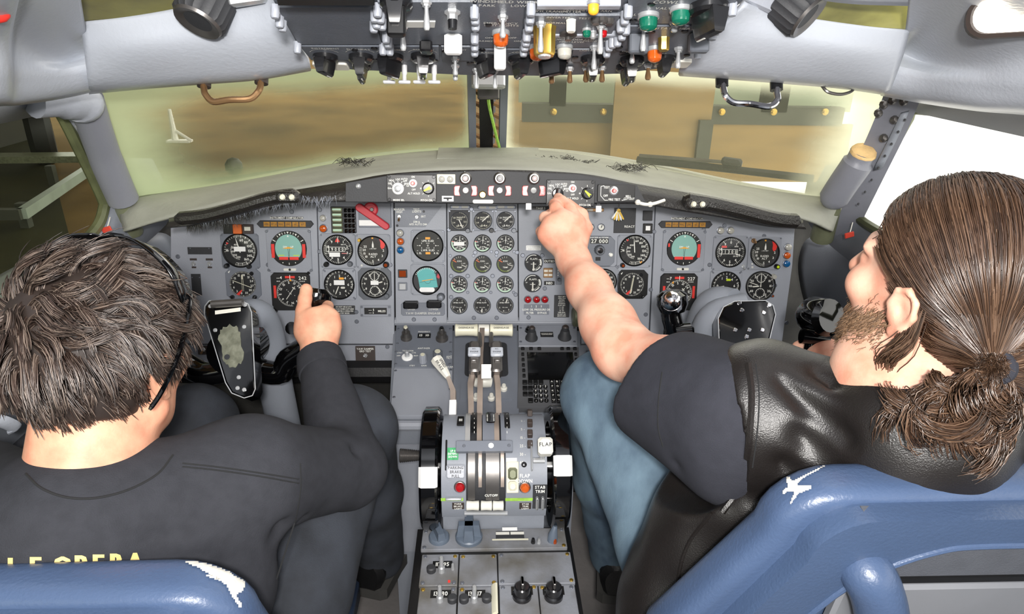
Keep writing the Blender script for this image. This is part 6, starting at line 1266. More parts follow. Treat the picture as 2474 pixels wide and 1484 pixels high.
for a, m in ((1288, 'knob_black'), (1302, 'steel'), (1340, 'lens_orange_dark')): aobj(a, 1312, lambda mb: mb.lathe([(0.004, 0), (0.004, 0.004), (0.0025, 0.010)], 10), 'small_button', m, trimp)
for par, a, b, q, k1 in ((lrad, 1069, 1365, '117 95', ((1042, 1380, 'plate_dark'),)), (rad4, 1065, 1436, '131 80', ((1093, 1452, 'plate_dark'),)), (rad5, 1148, 1436, '135 17', ((1121, 1452, 'plate_dark'), (1176, 1450, 'plate_dark')))):
    o = aobj(a, b, lambda mb: mb.box((0, 0, 0.0005), (0.034, 0.016, 0.001)), 'frequency_window', 'black', par); mb = MB(); mb.text(q, 0, 0, 0.0085, 0.0013, sx=0.8); printed(o, mb, 'print_white', 'digits')
    o = aobj(a-2, b+16, lambda mb: mb.lathe([(0.006, 0), (0.006, 0.010), (0.004, 0.012), (0.0035, 0.030), (0.0028, 0.032)], 14), 'tuning_stem', 'steel', par)
    for c1, c2, m in k1: aobj(c1, c2, lambda mb: mb.lathe([(0.008, 0), (0.008, 0.008), (0.006, 0.010)], 16), 'tuning_knob', m, par)
o = aobj(1094, 1376, lambda mb: mb.lathe([(0.003, 0), (0.003, 0.004), (0.002, 0.012)], 8), 'toggle_switch', 'steel', lrad); aobj(1085, 1406, lambda mb: mb.box((0, 0, 0.001), (0.004, 0.004, 0.002)), 'red_dot', 'flag_red', lrad)
for par, a in ((rad6, 1261), (rad7, 1337)):
    o = aobj(a, 1428, lambda mb: mb.box((0, 0, 0.0005), (0.036, 0.018, 0.001)), 'frequency_window', 'black', par); mb = MB(); mb.text('11', -0.013, -0.002, 0.006, 0.0013); printed(o, mb, 'print_white', 'digits')
    o = aobj(a, 1442, lambda mb: mb.lathe([(0.016, 0), (0.016, 0.006), (0.013, 0.008), (0.013, 0.022), (0.011, 0.024)], 24), 'channel_knob', 'knob_black', par)
    mb = MB(); mb.box((0, 0, 0.030), (0.005, 0.020, 0.012), bev=0.002); mb.build('channel_grip', 'gunmetal', o)
aobj(1195, 1452, lambda mb: mb.tube([(0, -0.03, 0.004), (0, 0.03, 0.004)], [0.007, 0.007], 8, flat=0.5), 'glue_strip', 'cream', rad5)

# ================================================================== control columns
def yoke(side, label, c, tilt):
    """c: centre of the wheel hub"""
    t = thing('control_yoke', label, 'control yoke'); c = Vector(c)
    # column: from the floor well up to the hub, bending aft near the top
    sx = 0.024 if side < 0 else -0.045
    base_ = Vector((c.x+sx+0.02*(-side), 1.40, 0.0)); P_ = bez([base_, base_.lerp(Vector((c.x+sx, 1.30, c.z-0.15)), 0.6), Vector((c.x+sx, 1.31, c.z-0.14)), Vector((c.x+sx, 1.30, c.z-0.04)), Vector((c.x+sx*0.8, 1.275, c.z+0.015)), Vector((c.x+sx*0.2, 1.245, c.z+0.025))], 6)
    mb = MB(); mb.tube(P_, [0.036]*len(P_), 20); mb.build('column', 'side_paint', t)
    mb = MB(); mb.tube([c+Vector((0, 0.075, -0.02)), c+Vector((0, 0.0, -0.01))], [0.05, 0.045], 20); mb.build('hub', 'gloss_black', t)
    return t, c
def horn(t, c, s, side, top, low):
    """one arm of the wheel: from the hub out, then up into the grip"""
    P_ = [c+Vector((0, 0.045, -0.06)), c+Vector((s*0.07, 0.045, -0.075)), Vector((low.x-s*0.05, low.y+0.01, low.z-0.065)), Vector((low.x-s*0.005, low.y+0.004, low.z-0.03)), low, low.lerp(top, 0.5)+Vector((s*0.004, 0, 0)), low.lerp(top, 0.85), top]
    P_ = bez(P_, 5); n = len(P_); mb = MB(); mb.tube(P_, [0.024 if i < n*0.45 else 0.0195 if i < n*0.8 else 0.021 for i in range(n)], 14); o = mb.build('wheel_arm', 'gloss_black', t)
    mb = MB(); d = (top-low).normalized(); mb.tube([top-d*0.02, top-d*0.005, top+d*0.012, top+d*0.020], [0.024, 0.030, 0.029, 0.018], 16); mb.build('grip_cap', 'gloss_black', t)
    return o
cl = at_d(555, 845, 1.28); tl_, cL = yoke(-1, 'black control yoke gripped by the short-haired person, clip plate worn', cl, 0)
horn(tl_, cL, 1, -1, at_d(764, 722, 1.31), at_d(752, 800, 1.31)); horn(tl_, cL, -1, -1, at_d(352, 735, 1.31), at_d(360, 810, 1.31))
mb = MB(); mb.tube([at_d(716, 795, 1.29), at_d(703, 793, 1.27)], [0.010, 0.012], 12); mb.build('trim_button', 'chrome', tl_)
cr = at_d(1805, 800, 1.33); tr_, cR = yoke(1, 'black control yoke held in the far hand of the long-haired person', cr, 0)
horn(tr_, cR, -1, 1, at_d(1624, 728, 1.30), at_d(1628, 790, 1.31)); horn(tr_, cR, 1, 1, at_d(1966, 765, 1.25), at_d(1966, 850, 1.26))
mb = MB(); mb.tube([at_d(1625, 735, 1.285), at_d(1622, 728, 1.262)], [0.020, 0.019], 14); mb.ball(at_d(1622, 727, 1.262), 0.0195, 14); mb.build('radio_button', 'chrome', tr_)
mb = MB(); mb.tube([at_d(1630, 805, 1.30), at_d(1668, 800, 1.30), at_d(1674, 800, 1.30)], [0.018, 0.016, 0.011], 12); mb.build('trigger_stub', 'gloss_black', tr_)
mb = MB(); mb.tube([at_d(1962, 765, 1.25), at_d(1968, 762, 1.235), at_d(2000, 768, 1.20), at_d(2006, 768, 1.195)], [0.030, 0.034, 0.034, 0.026], 18); mb.build('grip_head', 'gloss_black', tr_)
mb = MB(); mb.tube([at_d(1936, 812, 1.25), at_d(1998, 820, 1.25)], [0.014, 0.016], 12); mb.build('trigger_stub', 'gloss_black', tr_)
# clip plates on the hubs
def clipplate(t, poly, d0, d1, worn):
    zs = [q[1] for q in poly]; y0, y1 = min(zs), max(zs); P_ = [at_d(a, b, d0+(d1-d0)*(b-y0)/(y1-y0)) for a, b in poly]
    c = sum(P_, Vector())/len(P_); n = (P_[2]-P_[0]).cross(P_[len(P_)//2]-P_[0]).normalized(); n = n if n.dot(CAM-c) > 0 else -n
    x = (P_[1]-P_[0]).normalized() if False else Vector((1, 0, 0)); x = (x-n*x.dot(n)).normalized(); y = n.cross(x); T = Matrix(((x.x, y.x, n.x, c.x), (x.y, y.y, n.y, c.y), (x.z, y.z, n.z, c.z), (0, 0, 0, 1))); I = T.inverted()
    L = [((I @ p).x, (I @ p).y) for p in P_]; mb = MB(); mb.prism(L, -0.035, 0.0, bev=0.003); o = mb.build('clip_plate', 'gloss_black', t); o.matrix_local = T
    mb = MB(); [mb.line2(*L[i], *L[(i+1) % len(L)], 0.0016, 0.0004) for i in range(len(L))]; e = printed(o, mb, 'steel', 'bright_edge')
    def loc(px, py): r = I.to_3x3() @ ray(px, py); q = I @ CAM; p = q+r*(-q.z/r.z); return p.x, p.y
    return o, loc, T
o, loc, T = clipplate(tl_, [(505, 727), (580, 725), (600, 735), (608, 755), (617, 940), (610, 956), (590, 962), (560, 950), (545, 925), (494, 760), (495, 740)], 1.20, 1.15, True)
mat('worn_patch', '#77796a', 0.6, 0.1, 0.4, 60, 0.6, 120, col2='#585a4c')
pts = []
random.seed(5)
for i in range(36):
    a = 2*PI*i/36; rr = 1+random.uniform(-0.08, 0.08); px, py = 557+27*rr*math.copysign(abs(math.cos(a))**0.8, math.cos(a))+(5 if math.sin(a) > 0 else -2), 836+50*rr*math.copysign(abs(math.sin(a))**0.7, math.sin(a)); pts.append(loc(px, py))
mb = MB(); mb.prism(pts, 0.0, 0.0008); mb.build('worn_patch', 'worn_patch', o)
u, v = loc(549, 863); mb = MB(); mb.lathe([(0.005, 0.0008), (0.005, 0.0012)], 8, TR((u, v, 0))); mb.build('hole', 'gloss_black', o)
a, b = loc(515, 738), loc(590, 733); mb = MB(); mb.tube([(*a, 0.006), (*b, 0.006)], 0.007, 10); mb.build('clip_bar', 'gunmetal', o)
a, b = loc(520, 756), loc(582, 748); mb = MB(); mb.line2(*a, *b, 0.007, 0.001); printed(o, mb, 'ivory_plastic', 'card_edge')
for px, py in ((508, 740), (592, 737), (520, 798), (590, 790), (577, 912), (574, 938), (590, 942)): u, v = loc(px, py); screw(o, u, v, 0.0036, 'steel', 0.0)
o2, loc, T = clipplate(tr_, [(1775, 728), (1850, 726), (1868, 738), (1874, 760), (1845, 880), (1740, 880), (1735, 770), (1748, 742)], 1.28, 1.24, False)
for px, py in ((1786, 732), (1858, 738), (1792, 750), (1845, 756), (1776, 798), (1810, 798), (1842, 798), (1804, 814)): u, v = loc(px, py); screw(o2, u, v, 0.0042, 'chrome', 0.0)
mb = MB(); P_ = bez([cR+Vector((-0.055, 0.05, -0.14)), cR+Vector((-0.060, 0.05, -0.04)), cR+Vector((-0.045, 0.045, 0.01)), cR+Vector((0.01, 0.04, 0.028))], 5); mb.tube(P_, [0.034]*len(P_), 16); mb.build('column_head', 'side_paint', tr_)

# ------------------------------------------------------------------ under the panel: rudder bar, footwell frames
for s, x0 in ((-1, -0.55), (1, 0.52)):
    t = thing('rudder_frame', 'grey slotted rudder pedal frame under the %s kick panel' % ('test placard' if s < 0 else 'forearm'), 'pedal frame')
    for i, dx in enumerate((-0.2, 0.2)):
        for j in range(2):
            for k in range(2): mb = MB(); mb.tube([(x0+dx-0.06+0.06*k+0.03*0, 1.55, 0.50-0.06*j), (x0+dx-0.005+0.06*k, 1.55, 0.50-0.06*j), (x0+dx-0.005+0.06*k, 1.55, 0.455-0.06*j), (x0+dx-0.06+0.06*k, 1.55, 0.455-0.06*j), (x0+dx-0.06+0.06*k, 1.55, 0.50-0.06*j)], 0.005, 6); mb.build('slot_frame', 'panel_grey', t)
    mb = MB(); mb.tube([(x0-0.30, 1.53, 0.375), (x0+0.30, 1.53, 0.375)], 0.014, 12); mb.build('foot_bar', 'steel', t)
    mb = MB(); mb.tube([(x0-0.30, 1.57, 0.585), (x0+0.30, 1.57, 0.585)], 0.03, 8); mb.build('torque_tube', 'rubber', t)
# ================================================================== people: smooth bodies from blended solids
mat('skin_a', '#d9a487', 0.5, 0, 0.16, 35, 0.15, 350, col2='#cf8f74', spec=0.35, sub=0.15)
mat('skin_b', '#e3b49c', 0.5, 0, 0.20, 25, 0.12, 350, col2='#d9957c', spec=0.35, sub=0.15)
mat('sweat_black', '#323338', 0.9, 0, 0.15, 60, 0.35, 700, spec=0.2)
mat('tee_black', '#303138', 0.9, 0, 0.12, 50, 0.3, 700, spec=0.2)
mat('leather_black', '#1d1a19', 0.33, 0, 0.15, 10, 0.28, 650, spec=0.5)
mat('denim_dark', '#33373f', 0.85, 0, 0.25, 18, 0.35, 600, col2='#272a30')
mat('denim_blue', '#6b8292', 0.85, 0, 0.40, 11, 0.35, 600, col2='#3f5163', stretch=(1.4, 1, 0.45))
mat('boot_black', '#161617', 0.4, 0, 0.2, 30, 0.3, 150)
mat('sole_grey', '#3e3d3b', 0.7)
mat('gold_print', '#dcc278', 0.6)
class SDF:
    def __init__(s, res, k): s.p = []; s.res = res; s.k = k
    def cone(s, a, b, ra, rb=None, k=None): s.p.append(('c', Vector(a), Vector(b), ra, ra if rb is None else rb, k)); return s
    def chain(s, pts, rad, k=None):
        for i in range(len(pts)-1): s.cone(pts[i], pts[i+1], rad[i], rad[i+1], k)
        return s
    def ell(s, c, r, rot=None, k=None): s.p.append(('e', Vector(c), Vector(r), rot or Matrix.Identity(3), 0, k)); return s
    def cut_ell(s, c, r, rot=None, k=0.004): s.p.append(('x', Vector(c), Vector(r), rot or Matrix.Identity(3), 0, k)); return s
    def plane(s, p, n, k=0.002): s.p.append(('h', Vector(p), Vector(n).normalized(), None, 0, k)); return s
    def mesh(s, disp=None, smooth=2):
        res = s.res; lo = np.full(3, 1e9); hi = np.full(3, -1e9); bb = []
        for q in s.p:
            if q[0] == 'c':
                r = max(q[3], q[4]); a = np.minimum(q[1], q[2])-r; b = np.maximum(q[1], q[2])+r
            elif q[0] in 'ex':
                r = max(q[2]); a = np.array(q[1])-r; b = np.array(q[1])+r
            else: a = b = None
            bb.append((a, b))
            if q[0] in 'ce': lo = np.minimum(lo, a); hi = np.maximum(hi, b)
        lo = lo-4*res-0.02; hi = hi+4*res+0.02; n = np.ceil((hi-lo)/res).astype(int)+1
        D = np.full(n, 0.05, np.float32); ax = [lo[i]+res*np.arange(n[i]) for i in range(3)]
        for q, (a, b) in zip(s.p, bb):
            k = q[5] if q[5] is not None else s.k
            if a is None: sl = (slice(None),)*3
            else:
                m = 0.045+k; i0 = np.clip(((a-m-lo)/res).astype(int), 0, n-1); i1 = np.clip(((b+m-lo)/res).astype(int)+2, 1, n); sl = tuple(slice(i0[i], i1[i]) for i in range(3))
            X, Y, Z = np.meshgrid(ax[0][sl[0]], ax[1][sl[1]], ax[2][sl[2]], indexing='ij', sparse=True)
            if q[0] == 'c':
                A, B, ra, rb = np.array(q[1]), np.array(q[2]), q[3], q[4]; ba = B-A; L2 = max(ba @ ba, 1e-9)
                t = np.clip(((X-A[0])*ba[0]+(Y-A[1])*ba[1]+(Z-A[2])*ba[2])/L2, 0, 1)
                d = np.sqrt((X-A[0]-t*ba[0])**2+(Y-A[1]-t*ba[1])**2+(Z-A[2]-t*ba[2])**2)-(ra+(rb-ra)*t)
            elif q[0] in 'ex':
                I = np.array(q[3].transposed()); x, y, z = X-q[1].x, Y-q[1].y, Z-q[1].z; r = q[2]
                u = I[0, 0]*x+I[0, 1]*y+I[0, 2]*z; v = I[1, 0]*x+I[1, 1]*y+I[1, 2]*z; w_ = I[2, 0]*x+I[2, 1]*y+I[2, 2]*z
                k0 = np.sqrt((u/r.x)**2+(v/r.y)**2+(w_/r.z)**2); k1 = np.sqrt((u/r.x**2)**2+(v/r.y**2)**2+(w_/r.z**2)**2); d = k0*(k0-1)/np.maximum(k1, 1e-6)
            else: d = (X-q[1].x)*q[2].x+(Y-q[1].y)*q[2].y+(Z-q[1].z)*q[2].z
            C = D[sl]
            if q[0] in 'ce':
                h = np.clip(0.5+0.5*(C-d)/k, 0, 1); D[sl] = C*(1-h)+d*h-k*h*(1-h)
            else:
                d = -d if q[0] == 'x' else d; h = np.clip(0.5-0.5*(C-d)/k, 0, 1); D[sl] = C*(1-h)+d*h+k*h*(1-h)
        if disp is not None:
            X, Y, Z = np.meshgrid(*ax, indexing='ij', sparse=True); D = D+disp(X, Y, Z)*np.exp(-(D/0.03)**2)
        return surface_nets(D, lo, res, smooth)
def surface_nets(D, lo, res, smooth):
    S = D < 0; nx, ny, nz = (v-1 for v in D.shape)
    acc = np.zeros((nx, ny, nz, 3), np.float32); cnt = np.zeros((nx, ny, nz), np.float32)
    cs = [(i, j, k) for i in (0, 1) for j in (0, 1) for k in (0, 1)]
    any_ = np.zeros((nx, ny, nz), bool); all_ = np.ones((nx, ny, nz), bool)
    V_ = lambda a, c: a[c[0]:c[0]+nx, c[1]:c[1]+ny, c[2]:c[2]+nz]
    for c in cs: v = V_(S, c); any_ |= v; all_ &= v
    act = any_ & ~all_; idx = np.argwhere(act)
    P = np.zeros((len(idx), 3)); W = np.zeros(len(idx))
    for c in cs:
        for a in range(3):
            if c[a]: continue
            e = list(c); e[a] = 1
            d0 = D[idx[:, 0]+c[0], idx[:, 1]+c[1], idx[:, 2]+c[2]]; d1 = D[idx[:, 0]+e[0], idx[:, 1]+e[1], idx[:, 2]+e[2]]
            m = (d0 < 0) != (d1 < 0); t = d0[m]/(d0[m]-d1[m]); q = np.tile(np.array(c, float), (m.sum(), 1)); q[:, a] += t; P[m] += q; W[m] += 1
    vert = lo+(idx+P/W[:, None])*res
    num = np.full((nx, ny, nz), -1, int); num[idx[:, 0], idx[:, 1], idx[:, 2]] = np.arange(len(idx)); F = []
    for a in range(3):
        b, c = (a+1) % 3, (a+2) % 3; s0 = [slice(0, None)]*3; s1 = [slice(0, None)]*3; s0[a] = slice(0, -1); s1[a] = slice(1, None)
        ch = S[tuple(s0)] != S[tuple(s1)]; e = np.argwhere(ch); e = e[(e[:, b] > 0) & (e[:, c] > 0) & (e[:, b] < D.shape[b]-1) & (e[:, c] < D.shape[c]-1)]
        q = []
        for db, dc in ((-1, -1), (0, -1), (0, 0), (-1, 0)):
            f = e.copy(); f[:, b] += db; f[:, c] += dc; q.append(num[f[:, 0], f[:, 1], f[:, 2]])
        q = np.stack(q, 1); inside = S[e[:, 0], e[:, 1], e[:, 2]]; q[~inside] = q[~inside][:, ::-1]; F.append(q[(q >= 0).all(1)])
    F = np.concatenate(F)
    for _ in range(smooth):
        A = np.zeros_like(vert); N = np.zeros(len(vert))
        for i in range(4):
            for j in ((i+1) % 4, (i+3) % 4): np.add.at(A, F[:, i], vert[F[:, j]]); np.add.at(N, F[:, i], 1)
        vert = vert*0.5+0.5*A/np.maximum(N, 1)[:, None]
    return vert, F
def nmesh(name, parts, m, parent=None):
    vs = []; fs = []; b = 0
    for v, f in parts: vs.append(v); fs.append(f+b); b += len(v)
    vs = np.concatenate(vs); fs = np.concatenate(fs); me = bpy.data.meshes.new(name); me.from_pydata(vs.tolist(), [], fs.tolist()); me.update(); me.shade_smooth(); me.materials.append(M[m])
    o = bpy.data.objects.new(name, me); COL.objects.link(o); o.parent = parent; return o
def folds(lines, seed=0, base=0.0):
    """cloth creases: each line is (point a, point b, depth, width)"""
    def f(X, Y, Z):
        out = base*np.sin(X*61+seed)*np.sin(Y*53+1.3*seed)*np.sin(Z*47+2.1)
        for a, b, dep, wd in lines:
            A, B = np.array(a), np.array(b); ba = B-A; t = np.clip(((X-A[0])*ba[0]+(Y-A[1])*ba[1]+(Z-A[2])*ba[2])/(ba @ ba), 0, 1)
            d2 = (X-A[0]-t*ba[0])**2+(Y-A[1]-t*ba[1])**2+(Z-A[2]-t*ba[2])**2; out = out+dep*np.exp(-d2/(wd*wd))
        return out
    return f
def head_sdf(S, T, female=False, jaw=1.0):
    Rm = T.to_3x3().normalized(); k = T.to_scale()[0]; P = lambda *q: T @ Vector(q)
    E = lambda c, r, kk=0.012: S.ell(P(*c), Vector(r)*k, Rm, kk)
    E((0, -0.012, 0.034), (0.075, 0.098, 0.088)); E((0, 0.030, -0.03), (0.060, 0.066, 0.086), 0.02)
    for s in (-1, 1):
        S.cone(P(s*0.054, 0.0, -0.055), P(s*0.012, 0.066, -0.098), 0.020*k, 0.020*k, 0.02); E((s*0.036, 0.066, -0.022), (0.026, 0.026, 0.024), 0.015)
        S.cone(P(s*0.012, 0.092, 0.022), P(s*0.046, 0.074, 0.024), 0.010*k, 0.008*k, 0.012); S.cut_ell(P(s*0.031, 0.094, 0.006), Vector((0.014, 0.010, 0.009))*k, Rm, 0.008); E((s*0.031, 0.078, 0.005), (0.0125, 0.0125, 0.0115), 0.003)
        # ear: flat shell with a raised rim and hollow
        E((s*0.077, -0.010, -0.008), (0.009, 0.018, 0.026), 0.006)
        rim = [(0.076, 0.002, -0.024), (0.080, 0.006, -0.006), (0.083, 0.001, 0.012), (0.086, -0.012, 0.018), (0.088, -0.025, 0.010), (0.087, -0.027, -0.006), (0.083, -0.019, -0.024), (0.078, -0.006, -0.034)]
        S.chain([P(s*x, y, z) for x, y, z in rim], [0.0035*k, 0.0035*k, 0.0036*k, 0.0036*k, 0.0036*k, 0.0036*k, 0.005*k, 0.006*k], 0.004)
        S.cut_ell(P(s*0.090, -0.009, -0.006), Vector((0.009, 0.008, 0.011))*k, Rm, 0.004)
    S.cone(P(0, 0.092, 0.016), P(0, 0.112, -0.024), 0.007*k, 0.012*k, 0.01)
    for s in (-1, 1): E((s*0.011, 0.100, -0.030), (0.008, 0.010, 0.008), 0.006)
    E((0, 0.080, -0.098), (0.022, 0.018, 0.018), 0.015); E((0, 0.088, -0.060), (0.022, 0.010, 0.007), 0.006); E((0, 0.087, -0.071), (0.019, 0.010, 0.007), 0.006)
    return P
def hair_strands(name, paths, m, parent, r=0.0006):
    vs = []; fs = []
    for p in paths:
        n = len(p); b = len(vs); ref = None
        for i, q in enumerate(p):
            t = p[min(i+1, n-1)]-p[max(i-1, 0)]; a = t.cross(Vector((0.3, 0.5, 0.8))); a = a.normalized() if a.length > 1e-9 else Vector((1, 0, 0)); c = t.cross(a); c = c.normalized() if c.length > 1e-9 else Vector((0, 1, 0)); rr = r*(1.0 if i < n-1 else 0.25)
            vs += [q+a*rr, q-a*rr*0.5+c*rr*0.87, q-a*rr*0.5-c*rr*0.87]
        for i in range(n-1):
            for j in range(3): k = (j+1) % 3; fs.append((b+3*i+j, b+3*i+k, b+3*i+3+k, b+3*i+3+j))
    me = bpy.data.meshes.new(name); me.from_pydata(vs, [], fs); me.update(); me.shade_smooth(); me.materials.append(M[m]); o = bpy.data.objects.new(name, me); COL.objects.link(o); o.parent = parent; o['kind'] = 'stuff'; return o
def hairmat(name, c1, c2, c3, rough=0.38):
    m = bpy.data.materials.new(name); m.use_nodes = True; nt = m.node_tree; b = nt.nodes['Principled BSDF']; g = nt.nodes.new('ShaderNodeNewGeometry'); r = nt.nodes.new('ShaderNodeValToRGB')
    e = r.color_ramp.elements; e[0].color = (*lin(c1), 1); e[1].color = (*lin(c3), 1); q = e.new(0.55); q.color = (*lin(c2), 1); e[1].position = 0.55; e[2].position = 1.0
    nt.links.new(g.outputs['Random Per Island'], r.inputs['Fac']); nt.links.new(r.outputs['Color'], b.inputs['Base Color']); b.inputs['Roughness'].default_value = rough; b.inputs['Specular IOR Level'].default_value = 0.7; M[name] = m
hairmat('hair_a', '#241b16', '#3f3029', '#7d6e63', 0.42); hairmat('hair_b', '#2c1f16', '#432f22', '#6a5240', 0.3); hairmat('beard_b', '#4f3a29', '#7a5c42', '#9a7a5c', 0.5)
mat('hair_cap_a', '#2f2520', 0.6, 0, 0.3, 60); mat('hair_cap_b', '#4a3525', 0.45, 0, 0.3, 60)
def finger(S, pts, r0, r1, k=0.004):
    n = len(pts); S.chain(pts, [r0+(r1-r0)*i/(n-1) for i in range(n)], k)
HX = lambda *q: at_d(*q)

# ------------------------------------------------------------------ short-haired person at the left yoke
TA = TR(at_d(250, 878, 0.82)) @ RZ(-8) @ RX(-8) @ Matrix.Scale(1.0, 4)
pa = thing('person', 'short-haired person in black sweatshirt seated with a hand on the yoke', 'person', None)
S = SDF(0.0032, 0.012); PA = head_sdf(S, TA)
nA, bA = PA(0, -0.035, -0.06), PA(0.0, -0.062, -0.150)
S.cone(nA, bA, 0.060, 0.068, 0.02); S.cone(PA(0, -0.02, -0.09), PA(0, -0.03, -0.17), 0.052, 0.06, 0.03); S.ell(bA+Vector((0.0, -0.01, -0.11)), (0.14, 0.07, 0.09), None, 0.05)
SRa, ERa, WRa = at_d(600, 1150, 0.90), at_d(838, 1135, 1.09), at_d(772, 862, 1.25); SLa, ELa, WLa = Vector((-0.70, 0.74, 0.855)), Vector((-0.79, 0.92, 0.72)), Vector((-0.66, 1.12, 0.84))
for a_, b_, c_ in ((SRa, ERa, WRa), (SLa, ELa, WLa)): S.cone(bA+Vector((0, 0, -0.09)), a_, 0.045, 0.045, 0.03); S.cone(a_, b_, 0.042, 0.036, 0.02); S.cone(b_, c_, 0.036, 0.029, 0.01)
# right hand on the horn, back of the hand to the camera
S.cone(WRa, HX(768, 800, 1.262), 0.030, 0.034, 0.02); S.ell(HX(768, 795, 1.262), (0.040, 0.022, 0.044), None, 0.015); S.cone(HX(742, 800, 1.26), HX(738, 772, 1.262), 0.022, 0.017, 0.012)
for kx, f1, f2 in ((HX(786, 752, 1.262), HX(792, 740, 1.295), HX(772, 735, 1.325)), (HX(802, 765, 1.258), HX(808, 765, 1.295), HX(775, 765, 1.33)), (HX(806, 786, 1.256), HX(812, 790, 1.295), HX(778, 792, 1.33)), (HX(800, 808, 1.254), HX(806, 815, 1.29), HX(776, 815, 1.325))):
    S.cone(HX(768, 815, 1.255), kx, 0.020, 0.0125, 0.012); finger(S, [kx, f1, f2, f2+Vector((-0.02, 0.0, -0.002))], 0.0115, 0.0085)
finger(S, [HX(738, 790, 1.262), HX(733, 752, 1.262), HX(737, 722, 1.270), HX(740, 700, 1.280)], 0.0150, 0.0105, 0.006); S.ell(HX(740, 702, 1.277), (0.0118, 0.011, 0.0135), None, 0.004)
S.cone(WLa, at_d(385, 800, 1.30), 0.028, 0.034, 0.02); S.ell(at_d(372, 775, 1.31), (0.04, 0.035, 0.045), None, 0.015)
for i in range(4): finger(S, [at_d(345, 750+i*20, 1.30), at_d(330, 750+i*20, 1.33), at_d(352, 750+i*20, 1.36)], 0.011, 0.009)
finger(S, [at_d(385, 785, 1.30), at_d(386, 750, 1.30), at_d(380, 725, 1.31)], 0.013, 0.010)
body = nmesh('body', [S.mesh(smooth=1)], 'skin_a', pa)
# nail of the thumb
# sweatshirt
spA = [bA+Vector((0.0, -0.028, -0.022)), Vector((-0.50, 0.62, 0.74)), Vector((-0.50, 0.55, 0.56)), Vector((-0.50, 0.52, 0.42))]
S = SDF(0.0055, 0.05)
S.chain(spA, [0.074, 0.150, 0.150, 0.150], 0.06); S.ell(Vector((-0.50, 0.68, 0.78)), (0.20, 0.105, 0.15), Matrix.Rotation(R_(-15), 3, 'X'), 0.06)
S.cone(spA[0]+Vector((0.02, 0.01, 0.01)), SRa, 0.072, 0.070, 0.05); S.cone(spA[0]+Vector((-0.03, 0.01, 0.01)), SLa, 0.072, 0.068, 0.05)
S.cone(SRa, ERa, 0.073, 0.062, 0.04); S.cone(ERa, WRa.lerp(ERa, 0.10), 0.060, 0.040, 0.015); S.cone(SLa, ELa, 0.070, 0.06, 0.04); S.cone(ELa, WLa, 0.058, 0.042, 0.02)
e, s_ = ERa, SRa
fl = [(at_d(650, 1170, 0.88), at_d(690, 1370, 0.86), 0.012, 0.012), (at_d(700, 1140, 0.93), at_d(720, 1300, 0.92), 0.010, 0.012), (at_d(740, 1090, 0.98), at_d(770, 1200, 0.97), 0.012, 0.010), (at_d(700, 1000, 1.05), at_d(830, 990, 1.07), 0.010, 0.010), (at_d(720, 950, 1.10), at_d(830, 935, 1.11), 0.010, 0.009), (at_d(560, 1360, 0.80), at_d(690, 1400, 0.82), 0.014, 0.012),
      (at_d(300, 1300, 0.76), at_d(460, 1310, 0.76), 0.006, 0.015), (at_d(780, 1120, 1.0), at_d(860, 1090, 1.03), 0.010, 0.010)]
shirtA = S.mesh(folds(fl, 1, 0.0012))
so = nmesh('sweatshirt', [shirtA], 'sweat_black', pa)
# cuff and collar ribs
d = (WRa-ERa).normalized(); mb = MB(); c0 = ERa.lerp(WRa, 0.82); mb.tube([c0+d*0.0, c0+d*0.004, c0+d*0.02, c0+d*0.045, c0+d*0.050], [0.036, 0.043, 0.044, 0.041, 0.036], 24); mb.build('cuff', 'sweat_black', pa)
cr_ = []
Tn = frame(bA.lerp(nA, 0.16), (1, -0.1, 0.0), (0, 1, 0.30))
mb = MB(); mb.tube([Tn @ Vector((0.082*math.cos(a), 0.086*math.sin(a), 0.0)) for a in [2*PI*i/40 for i in range(41)]], 0.0095, 8); mb.build('collar_rib', 'sweat_black', pa)
# legs
def leg(name, m, hip, knee, foot, r, parent, fl=None, seed=0):
    S = SDF(0.006, 0.03); S.chain([hip, hip.lerp(knee, 0.5), knee, knee.lerp(foot, 0.45), foot], [r*1.15, r*1.05, r*0.84, r*0.78, r*0.66], 0.03); return S.mesh(folds(fl or [], seed, 0.002))
kA, fA = at_d(855, 1035, 1.27), at_d(915, 1340, 1.58); kA2, fA2 = at_d(470, 1030, 1.32), Vector((-0.60, 1.45, 0.15))
nmesh('trousers', [leg('l', '', Vector((-0.41, 0.60, 0.44)), kA, fA, 0.088, pa, [(at_d(790, 1300, 1.0), at_d(770, 1420, 0.95), 0.004, 0.01), (at_d(880, 1150, 1.35), at_d(960, 1130, 1.4), 0.006, 0.01)], 3), leg('l', '', Vector((-0.59, 0.60, 0.44)), kA2, fA2, 0.09, pa, None, 2)], 'denim_dark', pa)
def shoe(parent, heel, toe, w_=0.045, h=0.07):
    d = (toe-heel); d.z = 0; L = d.length; T = frame(heel, d, Vector((-d.y, d.x, 0))); prof = [(-0.02, 0.6, h*1.1), (0.02, 0.85, h*1.3), (0.35, 0.85, h*1.2), (0.6, 0.95, h*0.8), (0.85, 1.0, h*0.6), (1.0, 0.7, h*0.4), (1.04, 0.3, h*0.25)]
    mb = MB(); mb.loft([[(x*L, w_*k*math.cos(a), 0.02+hh*(0.5+0.5*math.sin(a)) if math.sin(a) > -0.5 else 0.02) for a in [2*PI*i/16 for i in range(16)]] for x, k, hh in prof], T=T); mb.build('shoe', 'boot_black', parent)
    mb = MB(); mb.prism([(x*L, w_*k*1.08*s) for s, L_ in ((1, prof), (-1, prof[::-1])) for x, k, hh in L_], -0.006, 0.022, T); mb.build('sole', 'sole_grey', parent)
shoe(pa, fA+Vector((-0.02, -0.06, -0.06)), fA+Vector((0.05, 0.18, -0.06)), 0.05)
